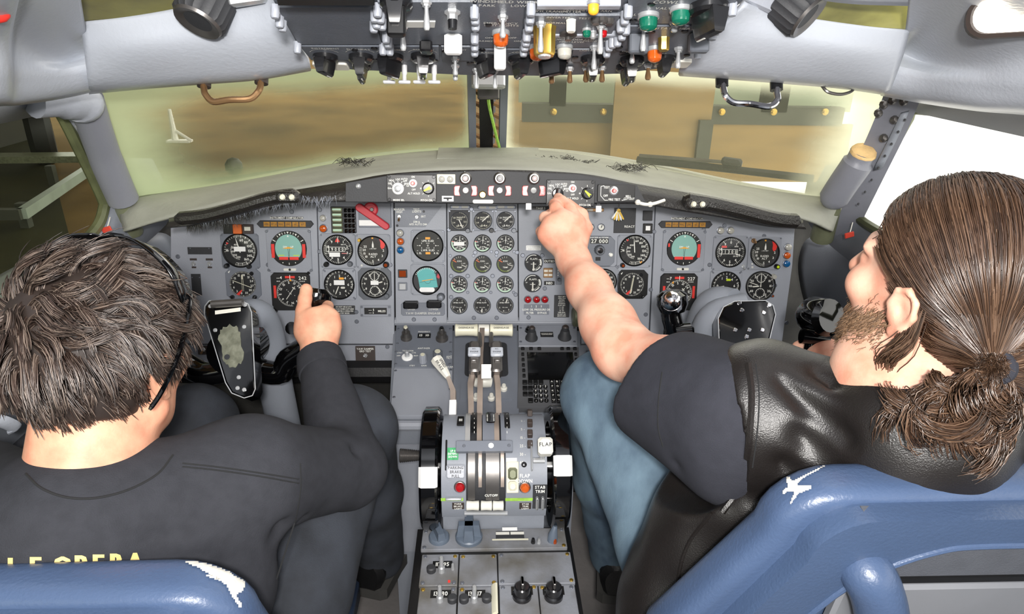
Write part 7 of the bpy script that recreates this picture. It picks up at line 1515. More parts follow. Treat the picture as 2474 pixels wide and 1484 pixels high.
# gold lettering on the back, laid on the cloth
def drape(o, name, pts2, faces, m, parent, off=0.0015):
    """lay flat print on a cloth or cushion: every corner is carried straight back onto the surface"""
    bm = BVHTree.FromPolygons([v.co for v in o.data.vertices], [p.vertices for p in o.data.polygons]); vs = []; ok = []
    for px, py in pts2:
        r = ray(px, py); h = bm.ray_cast(CAM, r.normalized()); ok.append(h[0] is not None); vs.append((h[0]+h[1]*off*(1 if h[1].dot(r) < 0 else -1)) if h[0] is not None else CAM)
    fs = [f for f in faces if all(ok[i] for i in f)]; mb = MB(); mb.add(vs, fs); return mb.build(name, m, parent, 60)
mb = MB(); x = 32
for i, (ch, px, py) in enumerate((('L', 36, 1352), ('E', 88, 1350), ('O', 152, 1349), ('P', 196, 1346), ('E', 238, 1344), ('R', 283, 1342), ('A', 325, 1341))):
    h = 44; mb2 = MB(); [mb2.text(ch, px+ox, py+10+h*0.18+oy, -h, sx=-0.85) for ox in (-2.4, 0, 2.4) for oy in (0,)]; 
    drape(so, 'back_lettering', [(v[0], v[1]) for v in mb2.v], mb2.f, 'gold_print', pa)
# hair
def on_scalp(a, b): return Vector((math.cos(b)*math.sin(a), math.cos(b)*math.cos(a), math.sin(b)))
random.seed(21); paths = []; cr = Vector((-0.035, -0.080, 0.085)); rad = Vector((0.078, 0.101, 0.091)); C0 = Vector((0, -0.012, 0.034))
def scalp(n_, keep):
    out = []
    while len(out) < n_:
        n = Vector((random.gauss(0, 1), random.gauss(0, 1), random.gauss(0, 1))).normalized(); p = C0+Vector((n.x*rad.x, n.y*rad.y, n.z*rad.z))
        if keep(p): out.append((p, Vector((n.x/rad.x, n.y/rad.y, n.z/rad.z)).normalized()))
    return out
def keepA(p):
    line = 0.055+0.02*(p.y-0.05)/0.05 if p.y > 0.03 else (0.012 if p.y > -0.02 else (-0.050 if p.y > -0.045 else -0.066))
    return p.z > line and not (p.y > 0.075 and p.z < 0.07)
from mathutils.kdtree import KDTree
cl_ = scalp(340, keepA); kd = KDTree(len(cl_)); guides = []
for i, (p, nn) in enumerate(cl_):
    kd.insert(p, i); flow = p-cr; flow = flow-nn*flow.dot(nn); flow = flow.normalized() if flow.length > 1e-6 else Vector((0, -1, 0)); side = nn.cross(flow)
    top = max(0, min(1, (p.z+0.01)/0.09)); L = 0.026+0.040*top+random.uniform(-0.008, 0.012); sw = (noise.noise(p*16)*1.6+random.uniform(-0.7, 0.7))*(0.35+0.65*top); curl = random.uniform(-1.2, 1.2)*top
    back = max(0, min(1, (0.02-p.z)/0.06)); d = (flow*(0.6+0.3*back)+side*sw+nn*(0.45+0.45*top)+Vector((0, 0, -0.8*back))).normalized(); q = p.copy(); g = [q.copy()]; ns = 7
    for k in range(ns):
        s2 = (k+1)/ns; dd = (d*(1-0.55*s2)+flow*0.5*s2+side*curl*s2*1.4+side*0.5*math.sin(s2*5+curl*3)*top+Vector((0, 0, -0.45*s2))-nn*0.25*s2).normalized(); q = q+dd*(L/ns); e = q-C0; f = math.sqrt((e.x/rad.x)**2+(e.y/rad.y)**2+(e.z/rad.z)**2); lim = 1.05+0.05*top*s2
        if f < lim: q = C0+e*(lim/f)
        g.append(q.copy())
    guides.append(g)
kd.balance()
for p, nn in scalp(11500, keepA):
    co, i, dist = kd.find(p); g = guides[i]; at_ = random.uniform(0.35, 0.8); cut = random.uniform(0.75, 1.0); path = []; jit = Vector((random.gauss(0, 0.0022), random.gauss(0, 0.0022), random.gauss(0, 0.0022))); fr = 3 if random.random() < 0.05 else 1
    for k in range(8):
        s2 = k/7; q = p+(g[k]-g[0])*cut; q = q.lerp(g[k], at_*s2**0.7)+jit*s2*fr; path.append(TA @ q)
    paths.append(path)
hair_strands('hair', paths, 'hair_a', pa, 0.00062)
S = SDF(0.004, 0.01); S.ell(TA @ Vector((0, -0.014, 0.040)), (0.079, 0.101, 0.089), TA.to_3x3(), 0.01); S.ell(TA @ Vector((0, -0.040, -0.010)), (0.070, 0.066, 0.066), TA.to_3x3(), 0.02); S.cut_ell(TA @ Vector((0, 0.085, -0.03)), (0.10, 0.09, 0.10), TA.to_3x3(), 0.01); S.plane(TA @ Vector((0, 0, -0.056)), -(TA.to_3x3() @ Vector((0, 0.25, 1))))
for s in (-1, 1): S.cut_ell(TA @ Vector((s*0.082, -0.006, -0.028)), (0.03, 0.036, 0.045), TA.to_3x3(), 0.005)
nmesh('hair_base', [S.mesh()], 'hair_cap_a', pa)
# ------------------------------------------------------------------ sunglasses pushed up on the head
sg = thing('sunglasses', 'black sunglasses pushed up into the short brown hair', 'sunglasses'); G = lambda x, y, z: TA @ Vector((x, y, z))
for s in (-1, 1):
    mb = MB(); P_ = bez([G(s*0.095, 0.038, 0.080), G(s*0.103, 0.012, 0.052), G(s*0.106, -0.020, 0.020), G(s*0.101, -0.046, -0.010), G(s*0.092, -0.058, -0.028)], 5); mb.tube(P_, [0.0048]*(len(P_)-1)+[0.003], 8, flat=0.6); mb.build('temple', 'gloss_black', sg)
    L = [(s*0.010, 0.066, 0.150), (s*0.045, 0.062, 0.146), (s*0.084, 0.048, 0.122), (s*0.098, 0.040, 0.096)]; Lo = [(s*0.010, 0.026, 0.172), (s*0.045, 0.020, 0.168), (s*0.090, 0.010, 0.140), (s*0.105, 0.012, 0.098)]
    mb = MB(); mb.grid([bez([G(p[0]*0.97, p[1], p[2]-0.016) for p in L], 4), bez([G(p[0]*0.95, p[1], p[2]-0.020) for p in Lo], 4)]); solid(mb.build('lens', 'gloss_black', sg), 0.003)
mb = MB(); mb.tube([G(-0.012, 0.046, 0.146), G(0, 0.043, 0.148), G(0.012, 0.046, 0.146)], 0.004, 8); mb.build('bridge', 'gloss_black', sg)

# ------------------------------------------------------------------ long-haired person reaching for the mode panel
TB = TR(at_d(2290, 700, 0.75)) @ RZ(22) @ RX(7)
pb = thing('person', 'long-haired bearded person in black leather vest reaching for the mode panel', 'person', None)
S = SDF(0.0031, 0.012); PB = head_sdf(S, TB); nB = PB(0, -0.02, -0.06); bB = at_d(2190, 960, 0.76); S.cone(nB, bB, 0.058, 0.062, 0.02); S.cone(PB(0, 0.02, -0.085), bB+Vector((-0.01, 0.04, 0.01)), 0.045, 0.055, 0.03); S.ell(bB+Vector((0, 0.03, -0.10)), (0.09, 0.05, 0.05), None, 0.04)
bodyB = S
SLb, ELb, WLb = at_d(1775, 985, 0.87), at_d(1502, 842, 1.07), at_d(1386, 630, 1.27)
S.cone(bB+Vector((0, 0.03, -0.11)), SLb, 0.035, 0.045, 0.03)
S.chain([SLb, SLb.lerp(ELb, 0.5), ELb], [0.052, 0.048, 0.039], 0.03); S.cone(ELb, ELb+Vector((0.004, -0.01, -0.008)), 0.038, 0.036, 0.02); S.chain([ELb, ELb.lerp(WLb, 0.25), ELb.lerp(WLb, 0.65), WLb], [0.038, 0.041, 0.034, 0.028], 0.03)
pc = HX(1366, 578, 1.285); S.cone(WLb, pc, 0.029, 0.030, 0.02); S.ell(HX(1362, 566, 1.287), (0.046, 0.026, 0.042), Matrix.Rotation(R_(8), 3, 'Y'), 0.015)
fs_ = [([HX(1394, 533, 1.288), HX(1378, 505, 1.305), HX(1358, 487, 1.328), HX(1349, 478, 1.348)], 0.0125), ([HX(1360, 524, 1.283), HX(1343, 503, 1.298), HX(1340, 494, 1.325), HX(1347, 486, 1.345)], 0.0128), ([HX(1330, 540, 1.283), HX(1317, 526, 1.300), HX(1328, 520, 1.328), HX(1345, 520, 1.335)], 0.0122), ([HX(1316, 566, 1.283), HX(1308, 560, 1.302), HX(1322, 555, 1.325), HX(1338, 555, 1.33)], 0.0115)]
for pts, r in fs_: S.cone(pc, pts[0], 0.020, r*1.08, 0.014); finger(S, pts, r, r*0.8)
finger(S, [HX(1398, 590, 1.288), HX(1412, 552, 1.300), HX(1404, 520, 1.320), HX(1372, 492, 1.345)], 0.0165, 0.0105, 0.008)
WRb = at_d(2010, 905, 1.22); SRb, ERb = Vector((0.64, 0.68, 1.0)), Vector((0.74, 0.90, 0.80))
S.cone(bB+Vector((0, 0.03, -0.11)), SRb, 0.035, 0.045, 0.03); S.cone(SRb, ERb, 0.05, 0.042, 0.03); S.cone(ERb, WRb, 0.042, 0.030, 0.02); S.cone(WRb, at_d(1995, 865, 1.25), 0.030, 0.034, 0.015); S.ell(at_d(1995, 868, 1.25), (0.036, 0.03, 0.036), None, 0.012)
finger(S, [at_d(1985, 850, 1.25), at_d(1962, 835, 1.265), at_d(1938, 834, 1.28), at_d(1926, 836, 1.285)], 0.0125, 0.009)
for i in range(3): finger(S, [at_d(1975, 862+i*14, 1.255), at_d(1945+i*2, 860+i*15, 1.275), at_d(1936+i*3, 868+i*14, 1.30), at_d(1950, 868+i*14, 1.32)], 0.0115, 0.009)
finger(S, [at_d(1968, 872, 1.24), at_d(1950, 862, 1.26), at_d(1940, 856, 1.275)], 0.012, 0.009)
headB = S.mesh(smooth=1)
nmesh('body', [headB], 'skin_b', pb)
# tee shirt with loose sleeve
S = SDF(0.005, 0.03); hem = SLb.lerp(ELb, 0.53); dn = (ELb-SLb).normalized(); dr = Vector((0, 0, -0.02))
S.cone(SLb+Vector((0.0, 0.0, -0.005)), hem+dn*0.05+dr*1.2, 0.084, 0.082, 0.03); S.cone(SLb+Vector((0.005, -0.01, -0.055)), hem+dn*0.0+dr*2.2, 0.078, 0.072, 0.03); S.plane(hem+dn*0.012, dn+Vector((0.0, 0.0, 0.25)), 0.006)
teeB = S.mesh(folds([(at_d(1680, 950, 0.85), at_d(1720, 1130, 0.85), 0.010, 0.012), (at_d(1640, 960, 0.88), at_d(1650, 1110, 0.88), 0.008, 0.012), (at_d(1700, 1100, 0.9), at_d(1800, 1080, 0.88), 0.006, 0.01)], 4, 0.0015))
S = SDF(0.006, 0.03); S.cone(SRb, ERb, 0.075, 0.06, 0.03);
nmesh('tee_shirt', [teeB], 'tee_black', pb); nmesh('far_sleeve', [S.mesh()], 'tee_black', pb)
# leather vest
sB = [bB+Vector((0.012, -0.006, -0.046)), Vector((0.45, 0.775, 0.84)), Vector((0.47, 0.77, 0.66)), Vector((0.48, 0.75, 0.48))]
S = SDF(0.005, 0.05); S.chain(sB, [0.098, 0.150, 0.150, 0.155], 0.06); S.ell(Vector((0.44, 0.745, 0.88)), (0.20, 0.11, 0.13), None, 0.06); S.cone(sB[0]+Vector((-0.02, 0.015, -0.015)), SLb+Vector((0.020, -0.006, 0.0)), 0.054, 0.086, 0.03); S.chain([at_d(1830, 1040, 0.88), at_d(1790, 1170, 0.91), at_d(1705, 1310, 0.94), at_d(1630, 1450, 0.96), at_d(1600, 1570, 0.97)], [0.085, 0.080, 0.072, 0.070, 0.070], 0.04); S.cone(sB[0]+Vector((0.03, 0.02, 0.0)), SRb+Vector((-0.04, 0, 0)), 0.07, 0.065, 0.05); S.cone(SLb+Vector((0.05, -0.01, 0.0)), Vector((0.31, 0.76, 0.74)), 0.07, 0.09, 0.05); S.cone(Vector((0.31, 0.76, 0.74)), Vector((0.27, 0.74, 0.52)), 0.085, 0.085, 0.05)
cn = (SLb-(SLb+Vector((0.3, -0.14, 0.02)))).normalized(); S.p.append(('x', SLb+Vector((-0.078, 0.05, -0.03)), Vector((0.105, 0.16, 0.125)), Matrix.Rotation(R_(8), 3, 'Z'), 0, 0.008))
vl = [(at_d(1880, 930, 0.8), at_d(2050, 1060, 0.74), 0.012, 0.012), (at_d(1960, 920, 0.8), at_d(2140, 1010, 0.74), 0.010, 0.012), (at_d(1850, 960, 0.82), at_d(1990, 1110, 0.75), 0.012, 0.014), (at_d(1820, 1020, 0.83), at_d(1900, 1130, 0.78), 0.010, 0.012), (at_d(1650, 1230, 0.85), at_d(1600, 1400, 0.82), 0.012, 0.010), (at_d(1760, 1230, 0.82), at_d(1650, 1330, 0.82), 0.012, 0.010), (at_d(1720, 1190, 0.83), at_d(1840, 1220, 0.8), 0.014, 0.010)]
vest = nmesh('leather_vest', [S.mesh(folds(vl, 6, 0.0025))], 'leather_black', pb)
# legs
kB, fB = at_d(1470, 955, 1.27), at_d(1490, 1335, 1.62)
nmesh('jeans', [leg('l', '', Vector((0.40, 0.64, 0.47)), kB, fB, 0.098, pb, [(at_d(1420, 1020, 1.25), at_d(1520, 1130, 1.2), 0.005, 0.008), (at_d(1400, 1040, 1.25), at_d(1470, 1180, 1.3), 0.004, 0.008), (at_d(1560, 1100, 1.1), at_d(1600, 1250, 1.0), 0.005, 0.01), (at_d(1440, 1200, 1.4), at_d(1540, 1190, 1.4), 0.006, 0.01)], 5), leg('l', '', Vector((0.60, 0.62, 0.47)), Vector((0.64, 1.08, 0.70)), Vector((0.60, 1.42, 0.15)), 0.09, pb, None, 2)], 'denim_blue', pb)
shoe(pb, fB+Vector((-0.01, -0.08, -0.07)), fB+Vector((0.03, 0.17, -0.07)), 0.05)
# long hair combed back into a tie
random.seed(31); paths = []; tie = at_d(2400, 888, 0.655); TBi = TB.inverted(); tl3 = TBi @ tie; radb = Vector((0.079, 0.102, 0.092))
def lift(p, f): e = p-C0; q = math.sqrt((e.x/radb.x)**2+(e.y/radb.y)**2+(e.z/radb.z)**2); return C0+e*(f/q)
N_ = 0
while N_ < 11000:
    n = Vector((random.gauss(0, 1), random.gauss(0, 1), random.gauss(0, 1))).normalized(); p = C0+Vector((n.x*radb.x, n.y*radb.y, n.z*radb.z))
    line = 0.060 if p.y > 0.055 else (0.032 if p.y > 0.02 else (0.004 if p.y > -0.028 else -0.068))
    if p.z < line or (p.y > 0.06 and p.z < 0.075 and abs(p.x) < 0.05): continue
    N_ += 1; f0 = 1.02+0.05*random.random(); path = []; ns = 11; wig = random.uniform(-0.003, 0.003); g = p.lerp(tl3, 0.5); g = lift(g, 1.06)
    for i in range(ns+1):
        s2 = i/ns; q = p*(1-s2)**2+g*2*s2*(1-s2)+tl3*s2*s2; e = q-C0; f = math.sqrt((e.x/radb.x)**2+(e.y/radb.y)**2+(e.z/radb.z)**2); tgt = f0*(1-s2**3)+f*s2**3
        if f < tgt: q = C0+e*(tgt/f)
        q = q+noise.noise_vector(q*14)*0.003*math.sin(PI*s2)+Vector((wig, wig*0.6, -wig))*math.sin(PI*s2); path.append(TB @ q)
    path[-1] = path[-1]+Vector((random.gauss(0, 0.005), random.gauss(0, 0.005), random.gauss(0, 0.005))); paths.append(path)
# loose locks by the ear
for i in range(90):
    a = PB(-0.080, -0.022+random.gauss(0, 0.006), 0.0+random.gauss(0, 0.006)); paths.append(bez([a, a+Vector((-0.006, -0.004, -0.035)), a+Vector((-0.016+random.gauss(0, 0.003), 0.004, -0.062)), a+Vector((-0.006+random.gauss(0, 0.004), 0.0, -0.100+random.gauss(0, 0.01)))], 3))
hair_strands('hair', paths, 'hair_b', pb, 0.0006)
S = SDF(0.004, 0.01); S.ell(TB @ Vector((0, -0.014, 0.036)), (0.080, 0.104, 0.094), TB.to_3x3(), 0.01); S.ell(TB @ Vector((0, -0.045, -0.010)), (0.068, 0.064, 0.066), TB.to_3x3(), 0.02); S.cone(TB @ Vector((0, -0.085, -0.03)), tie, 0.045, 0.007, 0.03); S.cut_ell(TB @ Vector((0, 0.088, -0.03)), (0.10, 0.10, 0.105), TB.to_3x3(), 0.01)
for s in (-1, 1): S.cut_ell(TB @ Vector((s*0.086, -0.004, -0.032)), (0.034, 0.040, 0.048), TB.to_3x3(), 0.005)
hb = S.mesh(); nmesh('hair_base', [hb], 'hair_cap_b', pb); bh = BVHTree.FromPolygons([Vector(v) for v in hb[0]], hb[1].tolist()); low = []; random.seed(61); idx = [i for i in range(len(hb[0])) if (TBi @ Vector(hb[0][i])).z < 0.03 and (TBi @ Vector(hb[0][i])).y < -0.015]
for k in range(4500):
    v = Vector(hb[0][random.choice(idx)]); pth = []; o_ = Vector((random.gauss(0, 0.001), random.gauss(0, 0.001), random.gauss(0, 0.001)))
    for i in range(8):
        q = v.lerp(tie, i/7); h = bh.find_nearest(q); pth.append(h[0]+h[1]*0.0025+o_ if i < 7 else tie+o_*3)
    low.append(pth)
hair_strands('nape_hair', low, 'hair_b', pb, 0.0006)
# curly tail below the tie
paths = []; random.seed(41)
for c in range(46):
    en = Vector((random.uniform(-0.075, 0.035), random.uniform(-0.01, 0.03), -random.uniform(0.05, 0.105))); ph = random.uniform(0, 2*PI); turns = random.uniform(1.0, 2.4); amp = random.uniform(0.008, 0.020); sg_ = random.choice((-1, 1))
    mid_ = tie+en*0.5+Vector((random.uniform(-0.02, 0.02), -0.012, 0.0)); end = tie+en
    for k in range(80):
        o = Vector((random.gauss(0, 0.0028), random.gauss(0, 0.0028), random.gauss(0, 0.0028))); path = []; cut = random.uniform(0.8, 1.05)
        for i in range(17):
            s2 = i/16*cut; q = tie*(1-s2)**2+mid_*2*s2*(1-s2)+end*s2*s2; a = ph+sg_*turns*2*PI*s2; w_ = amp*min(1, s2*2.2); q = q+Vector((math.cos(a)*w_, math.sin(a)*w_*0.7, math.sin(a)*w_*0.8))+o*(0.3+1.5*s2); path.append(q)
        paths.append(path)
hair_strands('ponytail', paths, 'hair_b', pb, 0.0007)
d = (tie-(TB @ Vector((0, -0.085, -0.03)))).normalized(); T = frame(tie, d.orthogonal(), d.cross(d.orthogonal())); mb = MB(); mb.tube([tie-d*0.006+(T.to_3x3() @ Vector((0.013*math.cos(a), 0.013*math.sin(a), 0))) for a in [2*PI*i/24 for i in range(25)]], 0.006, 8); mb.build('hair_tie', 'tee_black', pb)
# beard: short strands along the jaw
bvh = BVHTree.FromPolygons([Vector(v) for v in headB[0]], headB[1].tolist()); paths = []; random.seed(51)
while len(paths) < 3600:
    u = random.random(); side = -1 if random.random() < 0.75 else 1; base_ = Vector((0, 0.078, -0.098)).lerp(Vector((side*0.068, 0.005, -0.045)), u)+Vector((random.gauss(0, 0.008), random.gauss(0, 0.010), random.gauss(0, 0.013+0.006*(1-u))))
    if u > 0.55 and random.random() < 0.45: continue
    h = bvh.find_nearest(TB @ base_)
    if h[0] is None or (h[0]-(TB @ base_)).length > 0.03: continue
    nrm = h[1]; dn_ = TB.to_3x3() @ Vector((0, 0.15, -1)); L = random.uniform(0.004, 0.010)*(1.5-u*0.8); paths.append([h[0], h[0]+(nrm*0.6+dn_*0.6).normalized()*L*0.5, h[0]+(nrm*0.5+dn_*0.9).normalized()*L+Vector((random.gauss(0, 0.002), random.gauss(0, 0.002), 0))])
hair_strands('beard', paths, 'beard_b', pb, 0.0005)

# seams and edges laid on the cloth
def seam(o, pts, name, m, parent, r=0.0012, n=5, off=0.0):
    bm = BVHTree.FromPolygons([v.co for v in o.data.vertices], [tuple(q.vertices) for q in o.data.polygons]); out = []
    for a in bez([Vector((x, y, 0)) for x, y in pts], n):
        d = ray(a.x, a.y).normalized(); h = bm.ray_cast(CAM, d)
        if h[0] is not None: out.append(h[0]-d*off)
    if len(out) > 2: mb = MB(); mb.tube(out, r, 6); return mb.build(name, m, parent)
mat('seam_dark', '#17181a', 0.9)
seam(so, [(725, 1120), (726, 1180), (715, 1250), (695, 1320), (668, 1400)], 'armhole_seam', 'seam_dark', pa)
seam(so, [(440, 1128), (520, 1136), (620, 1150), (722, 1168)], 'shoulder_seam', 'seam_dark', pa, 0.0010); seam(so, [(440, 1120), (520, 1128), (620, 1142), (722, 1158)], 'shoulder_seam', 'seam_dark', pa, 0.0010)
seam(so, [(62, 1145), (100, 1180), (160, 1202), (230, 1204), (310, 1184), (380, 1146), (418, 1100)], 'collar_seam', 'seam_dark', pa, 0.0014)
seam(so, [(592, 1010), (640, 1000)], 'x', 'seam_dark', pa) if False else None
seam(vest, [(1808, 880), (1816, 950), (1812, 1040), (1802, 1120), (1780, 1190), (1745, 1238)], 'armhole_edge', 'leather_black', pb, 0.0042)
seam(vest, [(1826, 880), (1834, 950), (1830, 1040), (1818, 1130)], 'stitch_line', 'seam_dark', pb, 0.0009)
seam(vest, [(1640, 1484), (1640, 1390), (1665, 1310), (1720, 1240)], 'stitch_line', 'leather_black', pb, 0.0025)
for q in ([(1600, 900), (1592, 960), (1590, 1030), (1602, 1080)],): seam(bpy.data.objects['tee_shirt'], q, 'hem_seam', 'seam_dark', pb, 0.0010)
# ================================================================== outside: the hall the nose section stands in
mat('hall_floor', '#765f38', 0.85, 0, 0.25, 0.5, col2='#5a482a', spec=0.08)
mat('hall_wall', '#7d5f36', 0.9, 0, 0.2, 0.6)
mat('beam_dark', '#3b3d33', 0.6, 0, 0.2, 3)
mat('pale_board', '#9aa68f', 0.6)
mat('ply', '#8f7442', 0.6, 0, 0.25, 1.5, stretch=(1, 1, 5))
mat('stand_grey', '#9aa59a', 0.45, 0.2, 0.15, 4)
mb = MB(); mb.box((-5.4, 19, -1.12), (15, 52, 0.1)); struct('ground', mb, 'hall_floor', 0)
mat('unlit_floor', '#34331f', 0.85, 0, 0.3, 2, spec=0.1)
mb = MB(); mb.prism([(-9, -4), (-1.0, -4), (-1.0, 1.6), (-9, 14.6)], -1.08, -1.05); struct('ground_unlit_sheet', mb, 'unlit_floor', 0)  # dark sheet added as the unlit floor beyond the left side window
mat('daylight_white', '#f7f6f2', 0.9)
mb = MB(); mb.box((14.5, 6, -1.0), (26, 40, 0.1)); struct('apron', mb, 'daylight_white', 0)  # white ground added so the right window burns out as daylight
mb = MB(); mb.box((-3.0, 44, 1.5), (22, 0.2, 5.4)); struct('wall_back', mb, 'hall_wall', 0)
mb = MB(); mb.box((-9.0, 6, 1.5), (0.2, 17, 5.4)); mat('wall_dark', '#2c2b22', 0.7, 0, 0.3, 0.7); struct('wall_side', mb, 'wall_dark', 0)
mb = MB(); mb.box((-4.5, 6, 4.4), (9.4, 24, 0.2)); struct('ceiling_hall_shade', mb, 'hall_wall', 0)  # unseen roof added to shade the floor, cut short for the right pane
lamp('hall_fill', 'AREA', (0.5, 10.0, 4.2), 160.0, (1.0, 0.97, 0.90), 5.0, (0.5, 10.0, 0), 7.0)  # unseen fill added to brighten the hall and the windshield haze
# stanchion seen through the left windshield
p = at_z(424, 342, -1.07)
t = thing('stanchion', 'slim shiny stanchion on the hall floor seen through the left windshield', 'stanchion', TR(p))
q = at_y(409, 264, p.y)-p; mb = MB(); mb.tube([(0, 0, 0), tuple(q)], [0.07, 0.035], 8); mb.build('pole', 'tape_white', t)
mb = MB(); mb.tube([(0.02, 0, 0.22), (0.36, -0.1, 0.03)], 0.03, 6); mb.build('brace', 'tape_white', t)
mb = MB(); mb.box((0.1, -0.05, 0.02), (0.45, 0.2, 0.04)); mb.build('foot', 'tape_white', t)
# trestle seen through the right windshield
t = thing('barrier', 'dark bolted timber barrier seen through the right windshield', 'barrier'); y = 6.2
def bar(x0, y0, x1, y1, m, name, dep=0.12, yy=y):
    a, b = at_y(x0, y0, yy), at_y(x1, y1, yy); mb = MB(); mb.box(((a.x+b.x)/2, yy, (a.z+b.z)/2), (abs(b.x-a.x), dep, abs(b.z-a.z))); return mb.build(name, m, t)
bar(1262, 248, 2026, 302, 'beam_dark', 'beam'); bar(1690, 290, 1708, 400, 'beam_dark', 'leg', 0.06, y-0.26)
for lx in (1270, 1699, 2015):
    a = at_y(lx, 290, y); mb = MB(); mb.box((a.x, y+0.02, (a.z-1.07)/2), (0.07, 0.09, a.z+1.07)); mb.build('leg', 'beam_dark', t); bar(1330, 185, 1365, 255, 'beam_dark', 'post', 0.1, y-0.02); bar(1845, 205, 1895, 270, 'beam_dark', 'post', 0.1, y-0.02)
for x in (1337, 1457, 1743, 1868, 1992): mb = MB(); c = at_y(x, 270, y-0.07); mb.lathe([(0.03, 0), (0.03, 0.02), (0.015, 0.03)], 10, frame(c, (1, 0, 0), (0, 0, 1))); mb.build('bolt', 'brass', t)
t = thing('notice_board', 'pale green board behind the timber barrier', 'board'); bar(1255, 150, 1490, 250, 'pale_board', 'panel', 0.05, y+0.3); bar(1705, 160, 2050, 270, 'pale_board', 'panel', 0.05, y+0.3)
for lx in (1300, 1450, 1750, 2000):
    a = at_y(lx, 250, y+0.3); mb = MB(); mb.box((a.x, y+0.32, (a.z-1.07)/2), (0.06, 0.06, a.z+1.07)); mb.build('post', 'beam_dark', t)
t = thing('plywood_sheet', 'tan plywood sheet standing behind the timber barrier', 'sheet'); bar(1490, 150, 1700, 420, 'ply', 'sheet', 0.03, y-0.22); bar(1255, 290, 2030, 440, 'ply', 'apron', 0.03, y-0.03)
for lx in (1500, 1690, 1270, 2010):
    a = at_y(lx, 420, y-0.12); mb = MB(); mb.box((a.x, y-0.02, (a.z-1.07)/2), (0.05, 0.05, a.z+1.07)); mb.build('stake', 'ply', t)
# wiper resting on the right windshield
t = thing('windshield_wiper', 'black wiper lying along the foot of the right windshield', 'wiper')
yy = lambda px: float(np.interp(px, [1200, 2020], [1.995, 1.54]))
mb = MB(); mb.tube([at_y(1540, 386, yy(1540)), at_y(1700, 402, yy(1700)), at_y(1965, 432, yy(1965))], 0.010, 6); mb.build('blade', 'rubber', t)
mb = MB(); mb.tube([at_y(1545, 376, yy(1545)), at_y(1640, 383, yy(1640)), at_y(1750, 392, yy(1750))], 0.005, 6); mb.build('arm', 'gunmetal', t)
mb = MB(); mb.box((0, 0, 0), (0.05, 0.02, 0.02), frame(at_y(1768, 392, yy(1768)), (1, -0.55, -0.05), (0, 0.6, 1)), 0.005); mb.build('arm_joint', 'rubber', t)
t = thing('windshield_wiper', 'blurred dark wiper along the foot of the left windshield', 'wiper')
yl = lambda px: float(np.interp(px, [300, 1150], [1.56, 2.0]))
mb = MB(); mb.tube([at_y(390, 452, yl(390)), at_y(600, 428, yl(600)), at_y(860, 388, yl(860))], 0.008, 6); mb.build('blade', 'rubber', t); mb = MB(); mb.ball(at_y(565, 402, yl(565)), 0.022, 10); mb.build('arm_joint', 'rubber', t)
# tow frame and tyre beyond the left side window
t = thing('tow_frame', 'pale steel angle frame lying on the floor beyond the left window', 'frame'); z = -0.75
mb = MB(); a, b, c_ = at_z(50, 505, z), at_z(200, 408, z), at_z(-150, 505, z)
def ang(a, b, w_=0.05, h=0.12): d = (b-a); d.z = 0; n = Vector((-d.y, d.x, 0)).normalized()*w_; return [[a-n-Vector((0, 0, h)), a+n-Vector((0, 0, h)), a+n, a-n], [b-n-Vector((0, 0, h)), b+n-Vector((0, 0, h)), b+n, b-n]]
mb.loft(ang(a, b+(b-a)*0.8)); mb.build('rail', 'stand_grey', t); mb = MB(); mb.loft(ang(a, c_)); mb.build('rail', 'beam_dark', t)
mb = MB(); mb.loft(ang(at_z(-60, 375, z), at_z(220, 372, z), 0.18, 0.1)); mb.build('cross_member', 'sleeve_olive', t)
for px, py in ((50, 490), (120, 400)): p = at_z(px, py, z); mb = MB(); mb.box((p.x, p.y, (z-1.07)/2), (0.1, 0.1, z+1.07)); mb.build('leg', 'beam_dark', t)
t = thing('aircraft_tyre', 'black tyre standing beyond the left window', 'tyre'); p = at_z(110, 372, -0.9); mb = MB(); mb.lathe([(0.30, -0.16), (0.48, -0.18), (0.55, -0.10), (0.56, 0.0), (0.55, 0.10), (0.48, 0.18), (0.30, 0.16)], 32, TR((p.x, p.y, -0.51)) @ RZ(30) @ RY(90)); mb.build('tread', 'rubber', t)
mb = MB(); mb.lathe([(0.30, -0.08), (0.30, 0.08), (0.1, 0.12)], 24, TR((p.x, p.y, -0.51)) @ RZ(30) @ RY(90)); mb.build('rim', 'steel', t)
# ================================================================== crew seats
mat('seat_blue', '#425370', 0.34, 0, 0.08, 8, 0.25, 260)
mat('seat_blue_dark', '#3f506c', 0.36, 0, 0.08, 8, 0.25, 260)
mat('seat_grey', '#75777c', 0.5, 0, 0.08, 10)
mat('seat_shell', '#4d5057', 0.7, 0, 0.1, 40, 0.3, 500)
mat('peeled', '#d9d6cd', 0.8, 0, 0.18, 60, 0.4, 150)
def slab(poly, y0, y1, rake, r, z_ref, n=4):
    """rounded cushion from an outline in x,z; y grows forward, leaning back by rake"""
    rings = []
    c = Vector((sum(p[0] for p in poly)/len(poly), sum(p[1] for p in poly)/len(poly)))
    for i in range(2*n+2):
        if i <= n: a = PI/2*(1-i/n); ins = r*(1-math.cos(a)); y = y0+r*(1-math.sin(a))
        else: a = PI/2*((i-n-1)/n); ins = r*(1-math.cos(a)); y = y1-r*(1-math.sin(a))
        ring = []
        for x, z in poly:
            v = Vector((x, z))-c; L = v.length; v = v*((L-ins)/L)+c; ring.append((v.x, y-(v.y-z_ref)*rake, v.y))
        rings.append(ring)
    return rings
